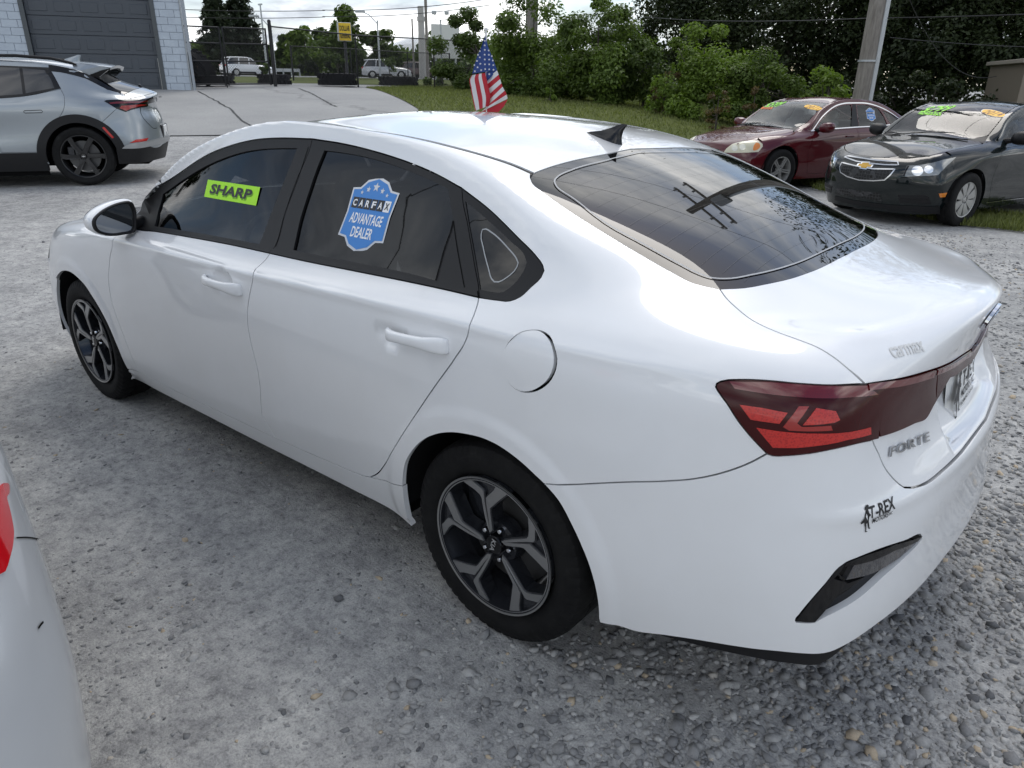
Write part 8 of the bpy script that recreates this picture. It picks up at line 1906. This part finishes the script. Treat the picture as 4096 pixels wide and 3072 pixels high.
# yellow store sign
sb = at_px(1390, 72); sg_ = empty('store_sign', tuple(sb), 0, 'yellow DOLLAR GENERAL sign on a dark post', 'sign'); dp_ = depth_of(sb); s1 = dp_/FPX
zc = pf(1386, 128, 72)[2]-sb[2]; fx = RH*.92+FH*.39; fx /= np.linalg.norm(fx); ang = math.atan2(fx[1], fx[0]); SW, SH = 46*s1, 62*s1
mb = MB(); mb.box((0, 0, zc), (SW*1.12, .55, SH*1.06), ang, .03); mb.build('cabinet', M_GALV, sg_)
nrm = np.array([fx[1], -fx[0], 0]); nrm = nrm if nrm @ (CAMP-sb) > 0 else -nrm
fr = (Vector(nrm*.285)+Vector((0, 0, zc)), Vector(fx), Vector((0, 0, 1)), Vector(nrm)); fr = fr if Vector(nrm).cross(Vector(fx)).z > 0 else (fr[0], -fr[1], fr[2], fr[3])
fc = poly_on('face', [[(-SW/2, -SH/2), (SW/2, -SH/2), (SW/2, SH/2), (-SW/2, SH/2)]], fr, mat('sign_yellow', (.75, .50, .03), .5), sg_, .01)
for i, txt in enumerate(('DOLLAR', 'GENERAL')): text_on('sign_letters', txt, (fr[0]+fr[2]*(SH*(.20-.42*i)),)+fr[1:], SW*.86, M_INK, sg_, bold=.03, height=SH*.30, lift=.02)
mb = MB(); mb.tube([(0, 0, -.3), (0, 0, zc-SH*.5)], .14, 10); mb.build('post', mat('sign_post_dark', (.03, .03, .035), .6), sg_, True)
# guard rail
ga, gb_ = at_px(1070, 87), at_px(1200, 87); gr_ = empty('guard_rail', tuple(ga), 0, 'pale guard rail along the far road', 'guard rail'); d = gb_-ga
mb = MB(); n_ = 10
for i in range(n_):
    a, b = d*(i/n_), d*((i+1)/n_); mb.add([a+np.array([0, 0, z]) for z in (.45, .55, .65, .78)]+[b+np.array([0, 0, z]) for z in (.45, .55, .65, .78)], [(0, 1, 5, 4), (1, 2, 6, 5), (2, 3, 7, 6)])
mb.build('beam', M_GALV, gr_)
for i in range(5): mb = MB(); q = d*(i/4); mb.box((q[0], q[1], .35), (.12, .12, .8)); mb.build('post', M_GALV, gr_)
# tan shed at the right
sa, sb2 = at_px(4020, 20.5), at_px(4330, 20.0); sd = sb2-sa; sl_ = float(np.hypot(sd[0], sd[1])); sang = math.atan2(sd[1], sd[0]); shed = empty('metal_shed', tuple(sa), sang, 'tan ribbed metal shed behind the green sedan', 'shed')
sh_ = pf(3965, 252, 20.5)[2]-sa[2]; nside = 1.0 if np.dot(np.array([-sd[1], sd[0]]), (np.array([0, 0])-sa[:2]+CAMP[:2])) < 0 else -1.0
M_TAN = mat('tan_metal', (.20, .17, .135), .55, .2); x = 0.0
while x < sl_:
    mb = MB(); mb.box((x+.11, 0, sh_/2-.2), (.218, .03, sh_+.4), 0, .004); mb.box((x+.20, -nside*.018, sh_/2-.2), (.03, .03, sh_+.4), 0, .006); mb.build('wall_panel', M_TAN, shed); x += .22
mb = MB(); mb.box((.02, nside*1.5, sh_/2-.2), (.04, 3.0, sh_+.4)); mb.build('end_wall', M_TAN, shed)
mb = MB(); mb.box((sl_/2, nside*1.35, sh_+.06), (sl_+.3, 3.2, .10), 0, .01); mb.build('roof', mat('shed_roof_trim', (.26, .235, .20), .5), shed)
# ------------------------------------------------------------------ little flags clipped to car windows
M_FRED = mat('flag_red', (.42, .012, .025), .7); M_FWHT = mat('flag_white', (.62, .62, .63), .7); M_FBLU = mat('flag_blue', (.012, .045, .20), .7); M_FPLASTIC = mat('white_plastic', (.65, .65, .64), .4)
def flag(origin_fn, label, tilt=0.0):
    """origin_fn(px, py) -> world point; outline traced in crop 32"""
    t = empty('car_flag', tuple(origin_fn(258, 905)), 0, label, 'flag', 'small flags clipped to car windows'); o0 = np.array(t.location)
    def W(x, y, dz=0.0): return Vector(origin_fn(x, y)-o0)+Vector(FH)*dz
    mb = MB(); mb.tube([W(268, 960), W(264, 500), W(260, 75)], [.0045, .0045, .0045], 8); mb.build('staff', M_FPLASTIC, t, True)
    mb = MB(); mb.tube([W(260, 78), W(259, 56)], .010, 10); mb.build('finial', M_FPLASTIC, t, True)
    def sheet(name, rows, mats_fn, nu, nv, dz):
        # rows: left edge and right edge polylines (same count); bilinear grid
        le = np.array(crv(rows[0], nv)); re = np.array(crv(rows[1], nv)); k = min(len(le), len(re)); vs = []; fs = []; fm = []
        for i in range(k):
            for j in range(nu+1):
                s = j/nu; q = le[i]*(1-s)+re[i]*s; vs.append(W(q[0], q[1], dz+.010*math.sin(s*5.5+i*.06)))
        for i in range(k-1):
            for j in range(nu): fs.append((i*(nu+1)+j, i*(nu+1)+j+1, (i+1)*(nu+1)+j+1, (i+1)*(nu+1)+j)); fm.append(mats_fn((j+.5)/nu, (i+.5)/(k-1)))
        return mesh_obj(name, vs, fs, None, t, True, [M_FRED, M_FWHT, M_FBLU], fm)
    cn = [(248, 138), (235, 170), (215, 240), (180, 320), (150, 410), (118, 528)], [(252, 138), (262, 170), (288, 260), (320, 340), (348, 410), (372, 480)]
    sheet('canton', cn, lambda s, q: 2, 14, 22, -.006)
    # right fold: diagonal stripes from the canton edge to the hem
    bl, br = np.array([272, 585]), np.array([372, 480]); ol, orr = np.array([325, 895]), np.array([478, 765])
    sheet('stripe_fold', ([(268, 560), (272, 590), (290, 700), (300, 800), (215, 893)], [(372, 480), (400, 560), (430, 650), (465, 715), (478, 770)]), lambda s, q: 1 if int(q*6.999+.0) % 2 == 0 else 0, 8, 42, -.003)
    mesh_obj('fold_tail', [W(*q, -.002) for q in [(215, 893), (478, 770), (440, 840), (385, 898), (300, 897)]], [(0, 1, 2, 3, 4)], M_FRED, t)
    mesh_obj('blue_fold', [W(*q, -.005) for q in [(250, 500), (372, 480), (272, 588), (262, 545)]], [(0, 1, 2, 3)], M_FBLU, t)
    # left fold: stripes hanging down
    sheet('stripe_front', ([(118, 528), (100, 560), (108, 660), (130, 780), (155, 885)], [(252, 505), (262, 545), (285, 640), (305, 750), (290, 832)]), lambda s, q: 0 if s < .05 else (1 if int((s-.05)/.95*3.999) % 2 == 0 else 0), 20, 24, -.014)
    V = []; F = []
    for x, y in [(250, 186), (249, 231), (250, 276), (201, 288), (289, 282), (249, 324), (291, 325), (200, 350), (250, 372), (294, 373), (330, 382), (172, 386), (206, 414), (146, 428), (251, 420), (294, 420), (335, 428), (178, 450), (254, 468), (294, 470), (337, 475), (151, 489), (214, 478), (295, 518), (182, 325), (320, 338)]:
        o_ = len(V); V += [W(a, b, -.024) for a, b in star(x, y, 12.5, -math.pi/2)]; F.append(tuple(range(o_, o_+10)))
    mesh_obj('star', V, F, M_FWHT, t)
    mb = MB(); mb.box(tuple(W(268, 955)), (.05, .012, .03), 0, .004); mb.build('window_clip', M_FPLASTIC, t)
    return t
fl0 = lambda x, y: pinv(1840+x*240/601, 90+y*240/601, 1, -.845)
flag(fl0, 'small stars-and-stripes flag standing above the white sedan roof')
def fl1(x, y):
    q = fl0(x, y)-fl0(258, 905); return np.array([1.86, 1.86, 1.16])+np.array([q[0]*.9, 0, q[2]])
flag(fl1, 'small stars-and-stripes flag on the silver sedan, mirrored in the white car window')
